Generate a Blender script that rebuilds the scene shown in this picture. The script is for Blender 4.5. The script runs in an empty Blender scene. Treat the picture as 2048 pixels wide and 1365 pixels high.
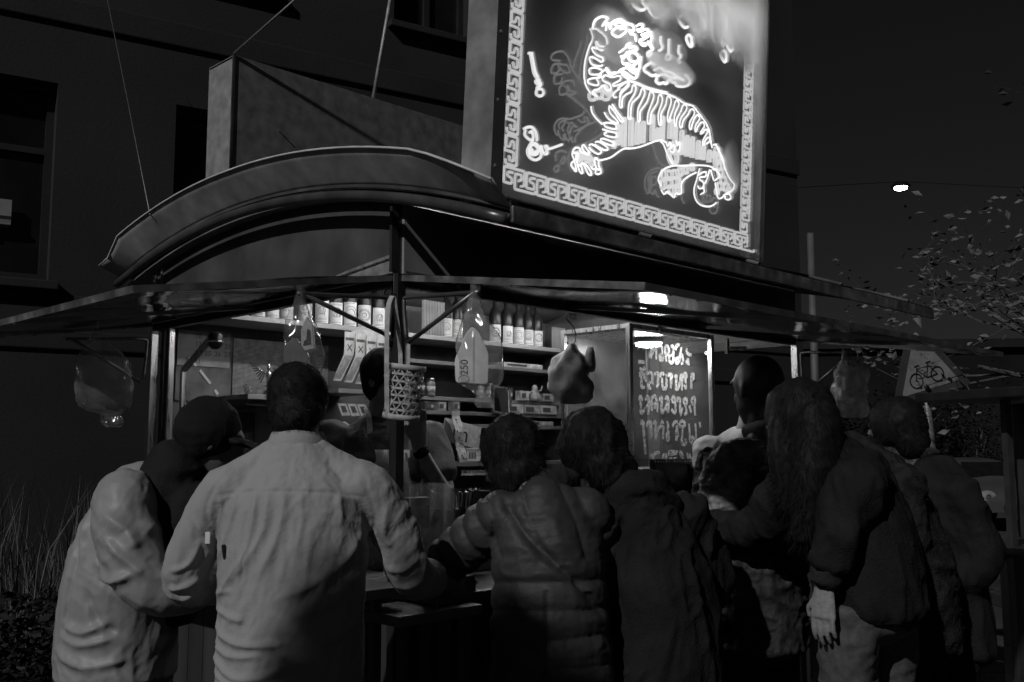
import bpy, bmesh, math, random
import numpy as np
from mathutils import Vector, Matrix

# ------------------------------------------------------------------ camera, sky, sun, exposure
SC = bpy.context.scene
COL = SC.collection
R = math.radians
EYE = Vector((0, 0, 1.55))
cam_d = bpy.data.cameras.new('camera')
cam_d.lens = 35.0
cam_d.sensor_width = 36.0
cam_d.clip_end = 600
cam_o = bpy.data.objects.new('camera', cam_d)
COL.objects.link(cam_o)
cam_o.location = EYE
cam_o.rotation_euler = (R(90 + 6.234), 0, 0)
SC.camera = cam_o

SUN_AZ, SUN_EL = R(-148), R(36)          # where the light comes from: behind the camera, to its left
world = bpy.data.worlds.new('World')
SC.world = world
world.use_nodes = True
wn, wl = world.node_tree.nodes, world.node_tree.links
wn.clear()
w_sky = wn.new('ShaderNodeTexSky')
w_sky.sky_type = 'NISHITA'
w_sky.sun_disc = False
w_sky.sun_elevation = SUN_EL
w_sky.sun_rotation = SUN_AZ % (2 * math.pi)
w_bw = wn.new('ShaderNodeRGBToBW')
w_bg = wn.new('ShaderNodeBackground')
w_bg.inputs['Strength'].default_value = 0.0026
w_out = wn.new('ShaderNodeOutputWorld')
wl.new(w_sky.outputs[0], w_bw.inputs[0])
wl.new(w_bw.outputs[0], w_bg.inputs['Color'])
wl.new(w_bg.outputs[0], w_out.inputs[0])

sun_d = bpy.data.lights.new('sun', 'SUN')
sun_d.energy = 1.5
sun_d.angle = R(0.9)
sun_o = bpy.data.objects.new('sun', sun_d)
COL.objects.link(sun_o)
sdir = Vector((math.sin(SUN_AZ) * math.cos(SUN_EL), math.cos(SUN_AZ) * math.cos(SUN_EL), math.sin(SUN_EL)))
sun_o.rotation_euler = sdir.to_track_quat('Z', 'Y').to_euler()
sun_o.location = sdir * 30

SC.view_settings.view_transform = 'Standard'
SC.view_settings.look = 'None'
SC.view_settings.exposure = 0.0
SC.view_settings.gamma = 1.0
SC.render.engine = 'CYCLES'
SC.cycles.use_denoising = True
SC.cycles.max_bounces = 5
SC.cycles.diffuse_bounces = 2
SC.cycles.glossy_bounces = 3
SC.cycles.use_adaptive_sampling = True
SC.cycles.adaptive_threshold = .03
SC.cycles.transparent_max_bounces = 24
SC.cycles.sample_clamp_indirect = 3.0
SC.cycles.caustics_reflective = False
SC.cycles.caustics_refractive = False

# ------------------------------------------------------------------ helpers
RNG = random.Random(7)
NPR = np.random.RandomState(5)
AZ = R(44.7)                               # the stall's long side runs this way
PHI = math.pi / 2 - AZ
CORNER = Vector((-0.405, 3.511, 0))
AX_L = Vector((math.sin(AZ), math.cos(AZ), 0))
AX_G = Vector((-math.cos(AZ), math.sin(AZ), 0))


def K(l, g, z=0.0):
    """stall coordinates (along the long side, into the stall, up) -> world"""
    return CORNER + AX_L * l + AX_G * g + Vector((0, 0, z))


class MB:
    """collects simple solids and links them as one mesh object"""

    def __init__(s):
        s.v, s.f = [], []

    def add(s, vs, fs):
        o = len(s.v)
        s.v += [tuple(p) for p in vs]
        s.f += [tuple(i + o for i in q) for q in fs]
        return s

    def box(s, a, b, m=None):
        x0, y0, z0 = a
        x1, y1, z1 = b
        vs = [Vector(p) for p in ((x0, y0, z0), (x1, y0, z0), (x1, y1, z0), (x0, y1, z0), (x0, y0, z1), (x1, y0, z1), (x1, y1, z1), (x0, y1, z1))]
        if m is not None:
            vs = [m @ p for p in vs]
        return s.add(vs, [(0, 3, 2, 1), (4, 5, 6, 7), (0, 1, 5, 4), (1, 2, 6, 5), (2, 3, 7, 6), (3, 0, 4, 7)])

    def bar(s, p, q, w, h, up=(0, 0, 1)):
        """rectangular bar from p to q"""
        p, q = Vector(p), Vector(q)
        d = (q - p).normalized()
        u = Vector(up)
        sd = d.cross(u)
        if sd.length < 1e-5:
            sd = d.cross(Vector((1, 0, 0)))
        sd.normalize()
        u = sd.cross(d).normalized()
        vs = []
        for e in (p, q):
            for a, b in ((-1, -1), (1, -1), (1, 1), (-1, 1)):
                vs.append(e + sd * (a * w / 2) + u * (b * h / 2))
        return s.add(vs, [(3, 2, 1, 0), (4, 5, 6, 7), (0, 1, 5, 4), (1, 2, 6, 5), (2, 3, 7, 6), (3, 0, 4, 7)])

    def tube(s, pts, r, n=8, closed=False, cap=True):
        P = [Vector(p) for p in pts]
        N = len(P)
        rr = r if isinstance(r, (list, tuple)) else [r] * N
        nrm = None
        rings = []
        for i in range(N):
            a = P[(i - 1) % N] if (i > 0 or closed) else P[i]
            b = P[(i + 1) % N] if (i < N - 1 or closed) else P[i]
            t = (b - a)
            t = t.normalized() if t.length > 1e-9 else Vector((0, 0, 1))
            if nrm is None:
                nrm = t.orthogonal().normalized()
            else:
                nrm = (nrm - t * nrm.dot(t))
                nrm = nrm.normalized() if nrm.length > 1e-6 else t.orthogonal().normalized()
            bn = t.cross(nrm)
            rings.append([P[i] + (nrm * math.cos(2 * math.pi * k / n) + bn * math.sin(2 * math.pi * k / n)) * rr[i] for k in range(n)])
        vs = [p for ring in rings for p in ring]
        fs = []
        for i in range(N if closed else N - 1):
            j = (i + 1) % N
            for k in range(n):
                fs.append((i * n + k, i * n + (k + 1) % n, j * n + (k + 1) % n, j * n + k))
        if cap and not closed:
            fs.append(tuple(range(n - 1, -1, -1)))
            fs.append(tuple((N - 1) * n + k for k in range(n)))
        return s.add(vs, fs)

    def lathe(s, prof, c=(0, 0, 0), n=16, m=None):
        """profile of (radius, z)"""
        c = Vector(c)
        vs = []
        for r, z in prof:
            for k in range(n):
                a = 2 * math.pi * k / n
                p = Vector((r * math.cos(a), r * math.sin(a), z))
                if m is not None:
                    p = m @ p
                vs.append(p + c)
        fs = [(i * n + k, i * n + (k + 1) % n, (i + 1) * n + (k + 1) % n, (i + 1) * n + k) for i in range(len(prof) - 1) for k in range(n)]
        fs.append(tuple(range(n - 1, -1, -1)))
        fs.append(tuple((len(prof) - 1) * n + k for k in range(n)))
        return s.add(vs, fs)

    def prism(s, poly, d0, d1, axis='y', m=None):
        """flat outline (a, b) given thickness along the axis"""
        def put(a, b, d):
            p = {'x': (d, a, b), 'y': (a, d, b), 'z': (a, b, d)}[axis]
            p = Vector(p)
            return m @ p if m is not None else p
        n = len(poly)
        vs = [put(a, b, d0) for a, b in poly] + [put(a, b, d1) for a, b in poly]
        fs = [tuple(range(n)), tuple(range(2 * n - 1, n - 1, -1))]
        fs += [(i, i + n, (i + 1) % n + n, (i + 1) % n) for i in range(n)]
        return s.add(vs, fs)

    def sheet(s, rows, thick=None):
        """grid of points; optional thickness along the grid's normal"""
        nr, nc = len(rows), len(rows[0])
        top = [Vector(p) for r in rows for p in r]
        fs = [(i * nc + j, i * nc + j + 1, (i + 1) * nc + j + 1, (i + 1) * nc + j) for i in range(nr - 1) for j in range(nc - 1)]
        if not thick:
            return s.add(top, fs)
        a = (Vector(rows[0][1]) - Vector(rows[0][0])).cross(Vector(rows[1][0]) - Vector(rows[0][0])).normalized() * thick
        bot = [p + a for p in top]
        o = len(top)
        f2 = fs + [tuple(k + o for k in reversed(q)) for q in fs]
        for j in range(nc - 1):
            f2.append((j + 1, j, o + j, o + j + 1))
            b = (nr - 1) * nc
            f2.append((b + j, b + j + 1, o + b + j + 1, o + b + j))
        for i in range(nr - 1):
            f2.append((i * nc, (i + 1) * nc, o + (i + 1) * nc, o + i * nc))
            e = nc - 1
            f2.append(((i + 1) * nc + e, i * nc + e, o + i * nc + e, o + (i + 1) * nc + e))
        return s.add(top + bot, f2)

    def build(s, name, mat, parent=None, smooth=False, bevel=0.0, loc=None, rot=None):
        me = bpy.data.meshes.new(name)
        me.from_pydata(s.v, [], s.f)
        bm = bmesh.new()
        bm.from_mesh(me)
        bmesh.ops.recalc_face_normals(bm, faces=bm.faces)
        if bevel:
            bmesh.ops.bevel(bm, geom=[e for e in bm.edges if len(e.link_faces) == 2 and e.calc_face_angle(0) > .5], offset=bevel, segments=2, affect='EDGES', profile=.6)
        bm.to_mesh(me)
        bm.free()
        if smooth:
            me.polygons.foreach_set('use_smooth', [True] * len(me.polygons))
        return link(name, me, mat, parent, loc, rot)


def link(name, me, mat, parent=None, loc=None, rot=None):
    o = bpy.data.objects.new(name, me)
    COL.objects.link(o)
    if mat is not None and len(me.materials) == 0:
        me.materials.append(mat)
    if parent is not None:
        o.parent = parent
    if loc is not None:
        o.location = loc
    if rot is not None:
        o.rotation_euler = rot
    return o


def tag(o, label=None, cat=None, group=None, kind=None):
    if label:
        o['label'] = label
    if cat:
        o['category'] = cat
    if group:
        o['group'] = group
    if kind:
        o['kind'] = kind
    return o


def thing(name, label, cat, loc=(0, 0, 0), rotz=0.0, group=None, rot=None):
    o = bpy.data.objects.new(name, None)
    o.empty_display_size = .1
    COL.objects.link(o)
    o.location = loc
    o.rotation_euler = rot if rot is not None else (0, 0, rotz)
    return tag(o, label, cat, group)


def copy_tree(o, parent=None):
    c = o.copy()
    COL.objects.link(c)
    c.parent = parent
    for ch in list(o.children):
        copy_tree(ch, c)
    return c


def smooth_line(pts, sub=4, closed=False):
    """Catmull-Rom through the points"""
    P = [Vector((*p, 0)) if len(p) == 2 else Vector(p) for p in pts]
    N = len(P)
    if N < 3:
        return P
    out = []
    for i in range(N if closed else N - 1):
        if closed:
            a, b, c, d = P[(i - 1) % N], P[i], P[(i + 1) % N], P[(i + 2) % N]
        else:
            a, b, c, d = P[max(i - 1, 0)], P[i], P[i + 1], P[min(i + 2, N - 1)]
        for k in range(sub):
            t = k / sub
            out.append(.5 * ((2 * b) + (c - a) * t + (2 * a - 5 * b + 4 * c - d) * t * t + (3 * b - a - 3 * c + d) * t ** 3))
    if not closed:
        out.append(P[-1])
    return out


# ------------------------------------------------------------------ materials (all procedural, the photograph is black and white)
MATS = {}


def nodes_of(name):
    m = bpy.data.materials.new(name)
    m.use_nodes = True
    nt = m.node_tree
    nt.nodes.clear()
    out = nt.nodes.new('ShaderNodeOutputMaterial')
    return m, nt, out


def grey(v):
    return (v, v, v, 1)


def mat(name, v, rough=.6, metal=0.0, nscale=6.0, namt=.25, bump=0.0, bscale=120.0, spec=.5, coords='Object', stretch=(1, 1, 1), emit=0.0, rvar=0.0, detail=5.0, sheen=0.0):
    if name in MATS:
        return MATS[name]
    m, nt, out = nodes_of(name)
    N, Lk = nt.nodes, nt.links
    b = N.new('ShaderNodeBsdfPrincipled')
    Lk.new(b.outputs[0], out.inputs[0])
    tc = N.new('ShaderNodeTexCoord')
    mp = N.new('ShaderNodeMapping')
    mp.inputs['Scale'].default_value = stretch
    Lk.new(tc.outputs[coords], mp.inputs[0])
    nz = N.new('ShaderNodeTexNoise')
    nz.inputs['Scale'].default_value = nscale
    nz.inputs['Detail'].default_value = detail
    Lk.new(mp.outputs[0], nz.inputs['Vector'])
    mr = N.new('ShaderNodeMapRange')
    mr.inputs['From Min'].default_value = .3
    mr.inputs['From Max'].default_value = .7
    mr.inputs['To Min'].default_value = v * (1 - namt)
    mr.inputs['To Max'].default_value = min(1.0, v * (1 + namt))
    Lk.new(nz.outputs['Fac'], mr.inputs[0])
    Lk.new(mr.outputs[0], b.inputs['Base Color'])
    b.inputs['Metallic'].default_value = metal
    b.inputs['Specular IOR Level'].default_value = spec
    b.inputs['Roughness'].default_value = rough
    if sheen:
        b.inputs['Sheen Weight'].default_value = sheen
    if rvar:
        m2 = N.new('ShaderNodeMapRange')
        m2.inputs['From Min'].default_value = .3
        m2.inputs['From Max'].default_value = .7
        m2.inputs['To Min'].default_value = max(.02, rough - rvar)
        m2.inputs['To Max'].default_value = min(1, rough + rvar)
        Lk.new(nz.outputs['Fac'], m2.inputs[0])
        Lk.new(m2.outputs[0], b.inputs['Roughness'])
    if bump:
        n2 = N.new('ShaderNodeTexNoise')
        n2.inputs['Scale'].default_value = bscale
        n2.inputs['Detail'].default_value = 4
        Lk.new(mp.outputs[0], n2.inputs['Vector'])
        bp = N.new('ShaderNodeBump')
        bp.inputs['Strength'].default_value = bump
        bp.inputs['Distance'].default_value = .01
        Lk.new(n2.outputs['Fac'], bp.inputs['Height'])
        Lk.new(bp.outputs[0], b.inputs['Normal'])
    if emit:
        b.inputs['Emission Color'].default_value = grey(1)
        b.inputs['Emission Strength'].default_value = emit
    MATS[name] = m
    return m


def emission(name, s):
    if name in MATS:
        return MATS[name]
    m, nt, out = nodes_of(name)
    e = nt.nodes.new('ShaderNodeEmission')
    e.inputs[0].default_value = grey(1)
    e.inputs[1].default_value = s
    nt.links.new(e.outputs[0], out.inputs[0])
    MATS[name] = m
    return m


def schlick(nt, f0=.04):
    """reflectance of a thin sheet, the same from both sides"""
    N, Lk = nt.nodes, nt.links
    lw = N.new('ShaderNodeLayerWeight')
    lw.inputs[0].default_value = .5
    p = N.new('ShaderNodeMath')
    p.operation = 'POWER'
    p.inputs[1].default_value = 5.0
    Lk.new(lw.outputs['Facing'], p.inputs[0])
    q = N.new('ShaderNodeMath')
    q.operation = 'MULTIPLY_ADD'
    q.inputs[1].default_value = 1 - f0
    q.inputs[2].default_value = f0
    Lk.new(p.outputs[0], q.inputs[0])
    return q.outputs[0]


def clear(name, transp=.8, v=.6, rough=.15, tint=1.0, noise=.5, nscale=14.0, transl=.5, refl=.04):
    """thin clear plastic or glass: mostly see-through, with a film of reflection and a little milky scatter"""
    if name in MATS:
        return MATS[name]
    m, nt, out = nodes_of(name)
    N, Lk = nt.nodes, nt.links
    tr = N.new('ShaderNodeBsdfTransparent')
    tr.inputs[0].default_value = grey(tint)
    gl = N.new('ShaderNodeBsdfGlossy')
    gl.inputs['Roughness'].default_value = rough
    df = N.new('ShaderNodeBsdfDiffuse')
    df.inputs[0].default_value = grey(v)
    tl = N.new('ShaderNodeBsdfTranslucent')
    tl.inputs[0].default_value = grey(v)
    mx0 = N.new('ShaderNodeMixShader')
    mx0.inputs[0].default_value = transl
    Lk.new(df.outputs[0], mx0.inputs[1])
    Lk.new(tl.outputs[0], mx0.inputs[2])
    tc = N.new('ShaderNodeTexCoord')
    nz = N.new('ShaderNodeTexNoise')
    nz.inputs['Scale'].default_value = nscale
    nz.inputs['Detail'].default_value = 6
    Lk.new(tc.outputs['Object'], nz.inputs['Vector'])
    mr = N.new('ShaderNodeMapRange')
    mr.inputs['From Min'].default_value = .3
    mr.inputs['From Max'].default_value = .7
    a = 1 - transp
    mr.inputs['To Min'].default_value = max(0, a * (1 - noise))
    mr.inputs['To Max'].default_value = min(1, a * (1 + noise))
    Lk.new(nz.outputs['Fac'], mr.inputs[0])
    mx1 = N.new('ShaderNodeMixShader')
    Lk.new(mr.outputs[0], mx1.inputs[0])
    Lk.new(tr.outputs[0], mx1.inputs[1])
    Lk.new(mx0.outputs[0], mx1.inputs[2])
    mx2 = N.new('ShaderNodeMixShader')
    Lk.new(schlick(nt, refl), mx2.inputs[0])
    Lk.new(mx1.outputs[0], mx2.inputs[1])
    Lk.new(gl.outputs[0], mx2.inputs[2])
    Lk.new(mx2.outputs[0], out.inputs[0])
    MATS[name] = m
    return m


STEEL = mat('brushed_steel', .55, .32, 1.0, 9, .2, .05, 60, stretch=(6, 6, .5), rvar=.1)
CHROME = mat('polished_steel', .62, .1, 1.0, 5, .25, .02, 20, rvar=.06)
ALU = mat('aluminium_angle', .32, .45, .8, 14, .35, .08, 90, rvar=.15)
GALV = mat('galvanised_sheet', .30, .5, .35, 22, .3, .05, 150, rvar=.12)
PAINT_DARK = mat('dark_enamel', .075, .38, 0, 4, .35, .03, 40, rvar=.12)
BLACK_METAL = mat('black_metal', .02, .4, 0, 8, .3)
WOOD_DARK = mat('dark_wood', .035, .55, 0, 5, .5, .25, 40, stretch=(1, 1, .12))
WOOD_MID = mat('mid_wood', .10, .5, 0, 6, .45, .2, 50, stretch=(1, 1, .1))
WOOD_PALE = mat('pale_board', .34, .5, 0, 9, .3, .1, 60, stretch=(.15, 1, 1))
WHITE = mat('white_paint', .7, .5, 0, 12, .12)
PAPER = mat('paper', .62, .7, 0, 15, .12, .05, 80)
# traced tube paths on the sign (metres in the sign's own plane) and brush strokes on the glass case
SIGN_TRACE = [
('b',0,[(0.621,0.546),(0.651,0.538),(0.69,0.538),(0.747,0.536),(0.81,0.538),(0.875,0.547),(0.941,0.547),(0.995,0.54),(1.054,0.543),(1.095,0.524),(1.142,0.5),(1.17,0.471),(1.182,0.435),(1.194,0.407)]),
('b',0,[(0.586,0.494),(0.622,0.52),(0.641,0.53),(0.648,0.521),(0.632,0.503),(0.607,0.481),(0.6,0.458),(0.6,0.431),(0.608,0.427),(0.614,0.434),(0.615,0.461),(0.633,0.482),(0.662,0.5),(0.671,0.525),(0.682,0.529),(0.691,0.522),(0.683,0.498),(0.655,0.458),(0.651,0.43),(0.652,0.4),(0.661,0.398),(0.665,0.406),(0.667,0.442),(0.677,0.466),(0.71,0.496),(0.724,0.525),(0.734,0.53),(0.744,0.522),(0.738,0.501),(0.712,0.458),(0.706,0.438),(0.708,0.406),(0.714,0.401),(0.721,0.411),(0.722,0.442),(0.759,0.487),(0.775,0.527),(0.783,0.532),(0.797,0.527),(0.796,0.507),(0.774,0.46),(0.766,0.436),(0.768,0.409),(0.776,0.408),(0.783,0.418),(0.788,0.452),(0.82,0.496),(0.829,0.527),(0.84,0.534),(0.852,0.527),(0.851,0.507),(0.833,0.466),(0.832,0.441),(0.838,0.42),(0.847,0.42),(0.85,0.439),(0.849,0.464),(0.875,0.505),(0.882,0.535),(0.894,0.542),(0.908,0.533),(0.905,0.512),(0.89,0.474),(0.892,0.446),(0.901,0.446),(0.907,0.467),(0.926,0.506),(0.935,0.531),(0.946,0.54),(0.959,0.531),(0.952,0.513),(0.935,0.482),(0.932,0.453),(0.94,0.438),(0.946,0.445),(0.95,0.469),(0.972,0.503),(0.985,0.529),(1,0.537),(1.012,0.53),(1.006,0.514),(0.978,0.481),(0.968,0.456),(0.973,0.44),(0.983,0.444),(0.993,0.473),(1.021,0.503),(1.037,0.526),(1.052,0.531),(1.065,0.523),(1.058,0.506),(1.035,0.475),(1.034,0.451),(1.044,0.449),(1.05,0.467),(1.066,0.497),(1.085,0.517),(1.101,0.508),(1.092,0.494),(1.077,0.476),(1.071,0.451),(1.079,0.448),(1.088,0.467),(1.112,0.493),(1.13,0.494),(1.133,0.48),(1.109,0.451),(1.117,0.448),(1.144,0.472),(1.159,0.468),(1.145,0.447),(1.128,0.423),(1.129,0.405),(1.139,0.41),(1.141,0.423),(1.161,0.443),(1.176,0.442),(1.172,0.429),(1.152,0.415)]),
('b',0,[(0.498,0.211),(0.557,0.234),(0.597,0.261),(0.629,0.281),(0.667,0.292)]),
('b',0,[(0.635,0.285),(0.665,0.29),(0.716,0.306),(0.768,0.329),(0.821,0.353),(0.861,0.363),(0.889,0.361)]),
('f',0,[(0.631,0.29),(0.63,0.384),(0.634,0.394),(0.642,0.396),(0.646,0.388),(0.647,0.294)]),
('f',0,[(0.671,0.302),(0.67,0.394),(0.674,0.403),(0.682,0.405),(0.686,0.398),(0.687,0.305)]),
('f',0,[(0.707,0.315),(0.708,0.389),(0.711,0.399),(0.719,0.4),(0.724,0.393),(0.723,0.319)]),
('f',0,[(0.742,0.328),(0.743,0.397),(0.746,0.407),(0.754,0.409),(0.758,0.401),(0.758,0.332)]),
('f',0,[(0.796,0.349),(0.796,0.435),(0.8,0.445),(0.809,0.447),(0.813,0.439),(0.814,0.353)]),
('f',0,[(0.829,0.359),(0.831,0.393),(0.835,0.403),(0.842,0.404),(0.846,0.396),(0.844,0.362)]),
('f',0,[(0.86,0.368),(0.86,0.445),(0.864,0.454),(0.872,0.456),(0.877,0.448),(0.876,0.372)]),
('f',0,[(0.907,0.382),(0.909,0.445),(0.913,0.455),(0.922,0.457),(0.927,0.449),(0.926,0.386)]),
('f',0,[(0.94,0.358),(0.941,0.427),(0.945,0.437),(0.954,0.439),(0.959,0.431),(0.958,0.362)]),
('f',0,[(0.985,0.336),(0.986,0.42),(0.989,0.43),(0.997,0.432),(1.002,0.423),(1.001,0.34)]),
('f',0,[(1.019,0.338),(1.021,0.407),(1.024,0.417),(1.032,0.419),(1.037,0.411),(1.035,0.341)]),
('f',0,[(1.056,0.34),(1.058,0.41),(1.061,0.42),(1.069,0.422),(1.074,0.414),(1.073,0.343)]),
('f',0,[(1.096,0.342),(1.098,0.404),(1.102,0.414),(1.11,0.416),(1.115,0.408),(1.113,0.346)]),
('f',0,[(1.132,0.347),(1.134,0.395),(1.138,0.405),(1.146,0.407),(1.151,0.398),(1.148,0.35)]),
('f',0,[(1.172,0.346),(1.175,0.383),(1.179,0.393),(1.189,0.395),(1.194,0.387),(1.191,0.35)]),
('f',0,[(0.599,0.289),(0.599,0.353),(0.602,0.362),(0.609,0.364),(0.613,0.356),(0.612,0.292)]),
('f',0,[(0.576,0.273),(0.579,0.29),(0.581,0.299),(0.587,0.3),(0.591,0.292),(0.587,0.275)]),
('u',0,[(0.328,0.403),(0.413,0.378),(0.466,0.352),(0.511,0.334),(0.516,0.319),(0.493,0.296),(0.435,0.262),(0.375,0.236),(0.35,0.215),(0.342,0.191),(0.345,0.166),(0.361,0.147)]),
('b',0,[(0.444,0.392),(0.449,0.374),(0.469,0.358),(0.506,0.343)]),
('b',0,[(0.516,0.388),(0.541,0.37),(0.587,0.365),(0.59,0.375),(0.548,0.393),(0.543,0.418),(0.572,0.404),(0.613,0.377),(0.621,0.387),(0.589,0.406),(0.558,0.428)]),
('b',0,[(0.506,0.343),(0.526,0.353),(0.575,0.36),(0.586,0.351),(0.576,0.341),(0.527,0.338),(0.518,0.348)]),
('b',0,[(0.511,0.326),(0.544,0.326),(0.581,0.329),(0.589,0.32),(0.577,0.311),(0.532,0.307),(0.52,0.313),(0.532,0.319)]),
('b',0,[(0.501,0.287),(0.513,0.293),(0.562,0.293),(0.577,0.288),(0.567,0.279),(0.522,0.279),(0.502,0.282)]),
('b',0,[(0.474,0.271),(0.49,0.277),(0.531,0.27),(0.543,0.262),(0.527,0.254),(0.487,0.258),(0.473,0.263)]),
('b',0,[(0.442,0.253),(0.455,0.26),(0.495,0.252),(0.508,0.244),(0.488,0.232),(0.452,0.24),(0.442,0.248)]),
('b',1,[(0.405,0.243),(0.413,0.248),(0.433,0.236),(0.445,0.228),(0.434,0.219),(0.41,0.231),(0.405,0.243)]),
('b',0,[(0.438,0.22),(0.399,0.221),(0.395,0.23),(0.375,0.231),(0.361,0.22),(0.356,0.202),(0.367,0.186)]),
('b',0,[(0.362,0.208),(0.373,0.213),(0.377,0.196),(0.367,0.183),(0.356,0.176),(0.353,0.165),(0.365,0.155),(0.378,0.148),(0.375,0.17),(0.367,0.181)]),
('b',0,[(0.384,0.213),(0.382,0.187),(0.391,0.163),(0.403,0.148),(0.413,0.152),(0.406,0.171),(0.394,0.174),(0.413,0.183),(0.425,0.172),(0.442,0.153),(0.457,0.151),(0.457,0.163),(0.44,0.176),(0.428,0.181)]),
('b',0,[(0.456,0.181),(0.472,0.174),(0.483,0.184),(0.474,0.198),(0.477,0.217),(0.494,0.21),(0.497,0.195),(0.51,0.174),(0.496,0.162),(0.48,0.164),(0.487,0.18),(0.5,0.177)]),
('f',1,[(0.394,0.21),(0.411,0.214),(0.416,0.201),(0.405,0.19),(0.393,0.197)]),
('f',1,[(0.413,0.203),(0.431,0.208),(0.435,0.195),(0.424,0.184),(0.412,0.19)]),
('f',1,[(0.44,0.214),(0.457,0.219),(0.462,0.206),(0.451,0.195),(0.439,0.201)]),
('f',1,[(0.456,0.207),(0.474,0.212),(0.478,0.199),(0.467,0.188),(0.455,0.194)]),
('f',1,[(0.389,0.219),(0.407,0.224),(0.411,0.211),(0.4,0.199),(0.388,0.206)]),
('f',1,[(0.428,0.219),(0.445,0.224),(0.45,0.211),(0.439,0.2),(0.427,0.206)]),
('b',0,[(0.425,0.661),(0.439,0.634),(0.425,0.604),(0.411,0.568),(0.402,0.529),(0.402,0.486),(0.414,0.455),(0.438,0.438)]),
('b',0,[(0.422,0.66),(0.453,0.67),(0.473,0.668),(0.502,0.661),(0.514,0.651),(0.519,0.634)]),
('b',0,[(0.5,0.62),(0.476,0.616),(0.459,0.627),(0.456,0.618),(0.473,0.602),(0.497,0.606),(0.465,0.602),(0.441,0.601),(0.442,0.588),(0.466,0.579),(0.498,0.578),(0.491,0.562),(0.463,0.565),(0.431,0.564),(0.428,0.55),(0.444,0.539),(0.484,0.545),(0.496,0.553)]),
('b',0,[(0.493,0.534),(0.461,0.533),(0.43,0.522),(0.428,0.508),(0.438,0.503),(0.478,0.514),(0.485,0.521),(0.478,0.504),(0.432,0.486),(0.422,0.476),(0.433,0.468),(0.472,0.473),(0.479,0.485),(0.467,0.498),(0.49,0.507),(0.489,0.522),(0.509,0.538)]),
('b',0,[(0.498,0.504),(0.51,0.52),(0.526,0.522),(0.55,0.523),(0.583,0.537),(0.599,0.539),(0.596,0.525),(0.56,0.502),(0.568,0.496),(0.609,0.517),(0.642,0.534),(0.647,0.527),(0.631,0.51),(0.603,0.483),(0.6,0.461)]),
('b',0,[(0.498,0.501),(0.511,0.497),(0.539,0.496),(0.548,0.483),(0.529,0.469),(0.504,0.481),(0.488,0.469),(0.473,0.458),(0.457,0.453),(0.45,0.439),(0.474,0.434)]),
('b',0,[(0.579,0.458),(0.567,0.455),(0.562,0.465),(0.578,0.482),(0.594,0.492)]),
('b',0,[(0.607,0.549),(0.642,0.54),(0.698,0.541),(0.747,0.54),(0.81,0.545),(0.879,0.553)]),
('f',1,[(0.438,0.436),(0.47,0.442),(0.469,0.423),(0.443,0.417)]),
('f',1,[(0.471,0.453),(0.507,0.46),(0.506,0.439),(0.476,0.432)]),
('f',1,[(0.507,0.457),(0.543,0.464),(0.543,0.443),(0.512,0.436)]),
('f',1,[(0.508,0.482),(0.532,0.487),(0.531,0.473),(0.511,0.468)]),
('f',1,[(0.533,0.47),(0.557,0.475),(0.557,0.461),(0.536,0.456)]),
('h',0,[(0.437,0.67),(0.443,0.693),(0.462,0.712),(0.49,0.726),(0.514,0.726),(0.499,0.708),(0.488,0.691)]),
('h',0,[(0.508,0.681),(0.511,0.704),(0.523,0.71),(0.532,0.694),(0.535,0.714),(0.551,0.729),(0.579,0.744),(0.605,0.743),(0.622,0.741),(0.647,0.746),(0.665,0.74),(0.662,0.725),(0.64,0.722),(0.649,0.711),(0.671,0.714),(0.681,0.693)]),
('h',1,[(0.541,0.686),(0.565,0.709),(0.598,0.722),(0.623,0.716),(0.599,0.693),(0.575,0.677),(0.55,0.678)]),
('h',1,[(0.556,0.723),(0.588,0.736),(0.614,0.727),(0.59,0.712),(0.564,0.715)]),
('h',0,[(0.682,0.751),(0.699,0.764),(0.716,0.764),(0.709,0.748),(0.687,0.739),(0.7,0.734),(0.735,0.756),(0.753,0.75),(0.71,0.726),(0.745,0.729),(0.758,0.743),(0.728,0.715),(0.706,0.709),(0.711,0.696),(0.738,0.701),(0.734,0.692),(0.712,0.691),(0.698,0.701)]),
('h',0,[(0.766,0.757),(0.772,0.734),(0.769,0.71),(0.783,0.692),(0.76,0.705),(0.75,0.716)]),
('h',0,[(0.586,0.624),(0.602,0.637),(0.623,0.654),(0.63,0.667),(0.647,0.675),(0.644,0.657),(0.669,0.67),(0.687,0.664),(0.661,0.651),(0.628,0.636),(0.62,0.618),(0.604,0.608),(0.595,0.616)]),
('h',0,[(0.612,0.621),(0.604,0.602),(0.614,0.589),(0.639,0.598),(0.656,0.592),(0.681,0.608),(0.698,0.623),(0.71,0.643),(0.707,0.62),(0.704,0.597),(0.682,0.586),(0.665,0.592),(0.631,0.588)]),
('h',0,[(0.586,0.551),(0.598,0.563),(0.631,0.58),(0.661,0.575),(0.687,0.574),(0.7,0.594),(0.688,0.56),(0.667,0.552),(0.632,0.559),(0.607,0.56),(0.611,0.55),(0.65,0.545)]),
('h',1,[(0.637,0.631),(0.666,0.647),(0.692,0.644),(0.698,0.629),(0.672,0.613),(0.646,0.614)]),
('h',0,[(0.574,0.545),(0.558,0.541),(0.537,0.535),(0.516,0.548),(0.525,0.537),(0.55,0.528)]),
('b',0,[(1.201,0.421),(1.219,0.428),(1.23,0.415),(1.253,0.396),(1.264,0.377),(1.281,0.36),(1.288,0.337)]),
('b',0,[(0.89,0.358),(0.899,0.349),(0.908,0.368),(0.918,0.359),(0.905,0.339)]),
('b',0,[(0.914,0.347),(0.932,0.362),(0.942,0.35),(0.929,0.333),(0.914,0.335)]),
('b',0,[(0.95,0.383),(0.96,0.368),(0.969,0.382),(0.975,0.36),(0.962,0.34)]),
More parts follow.
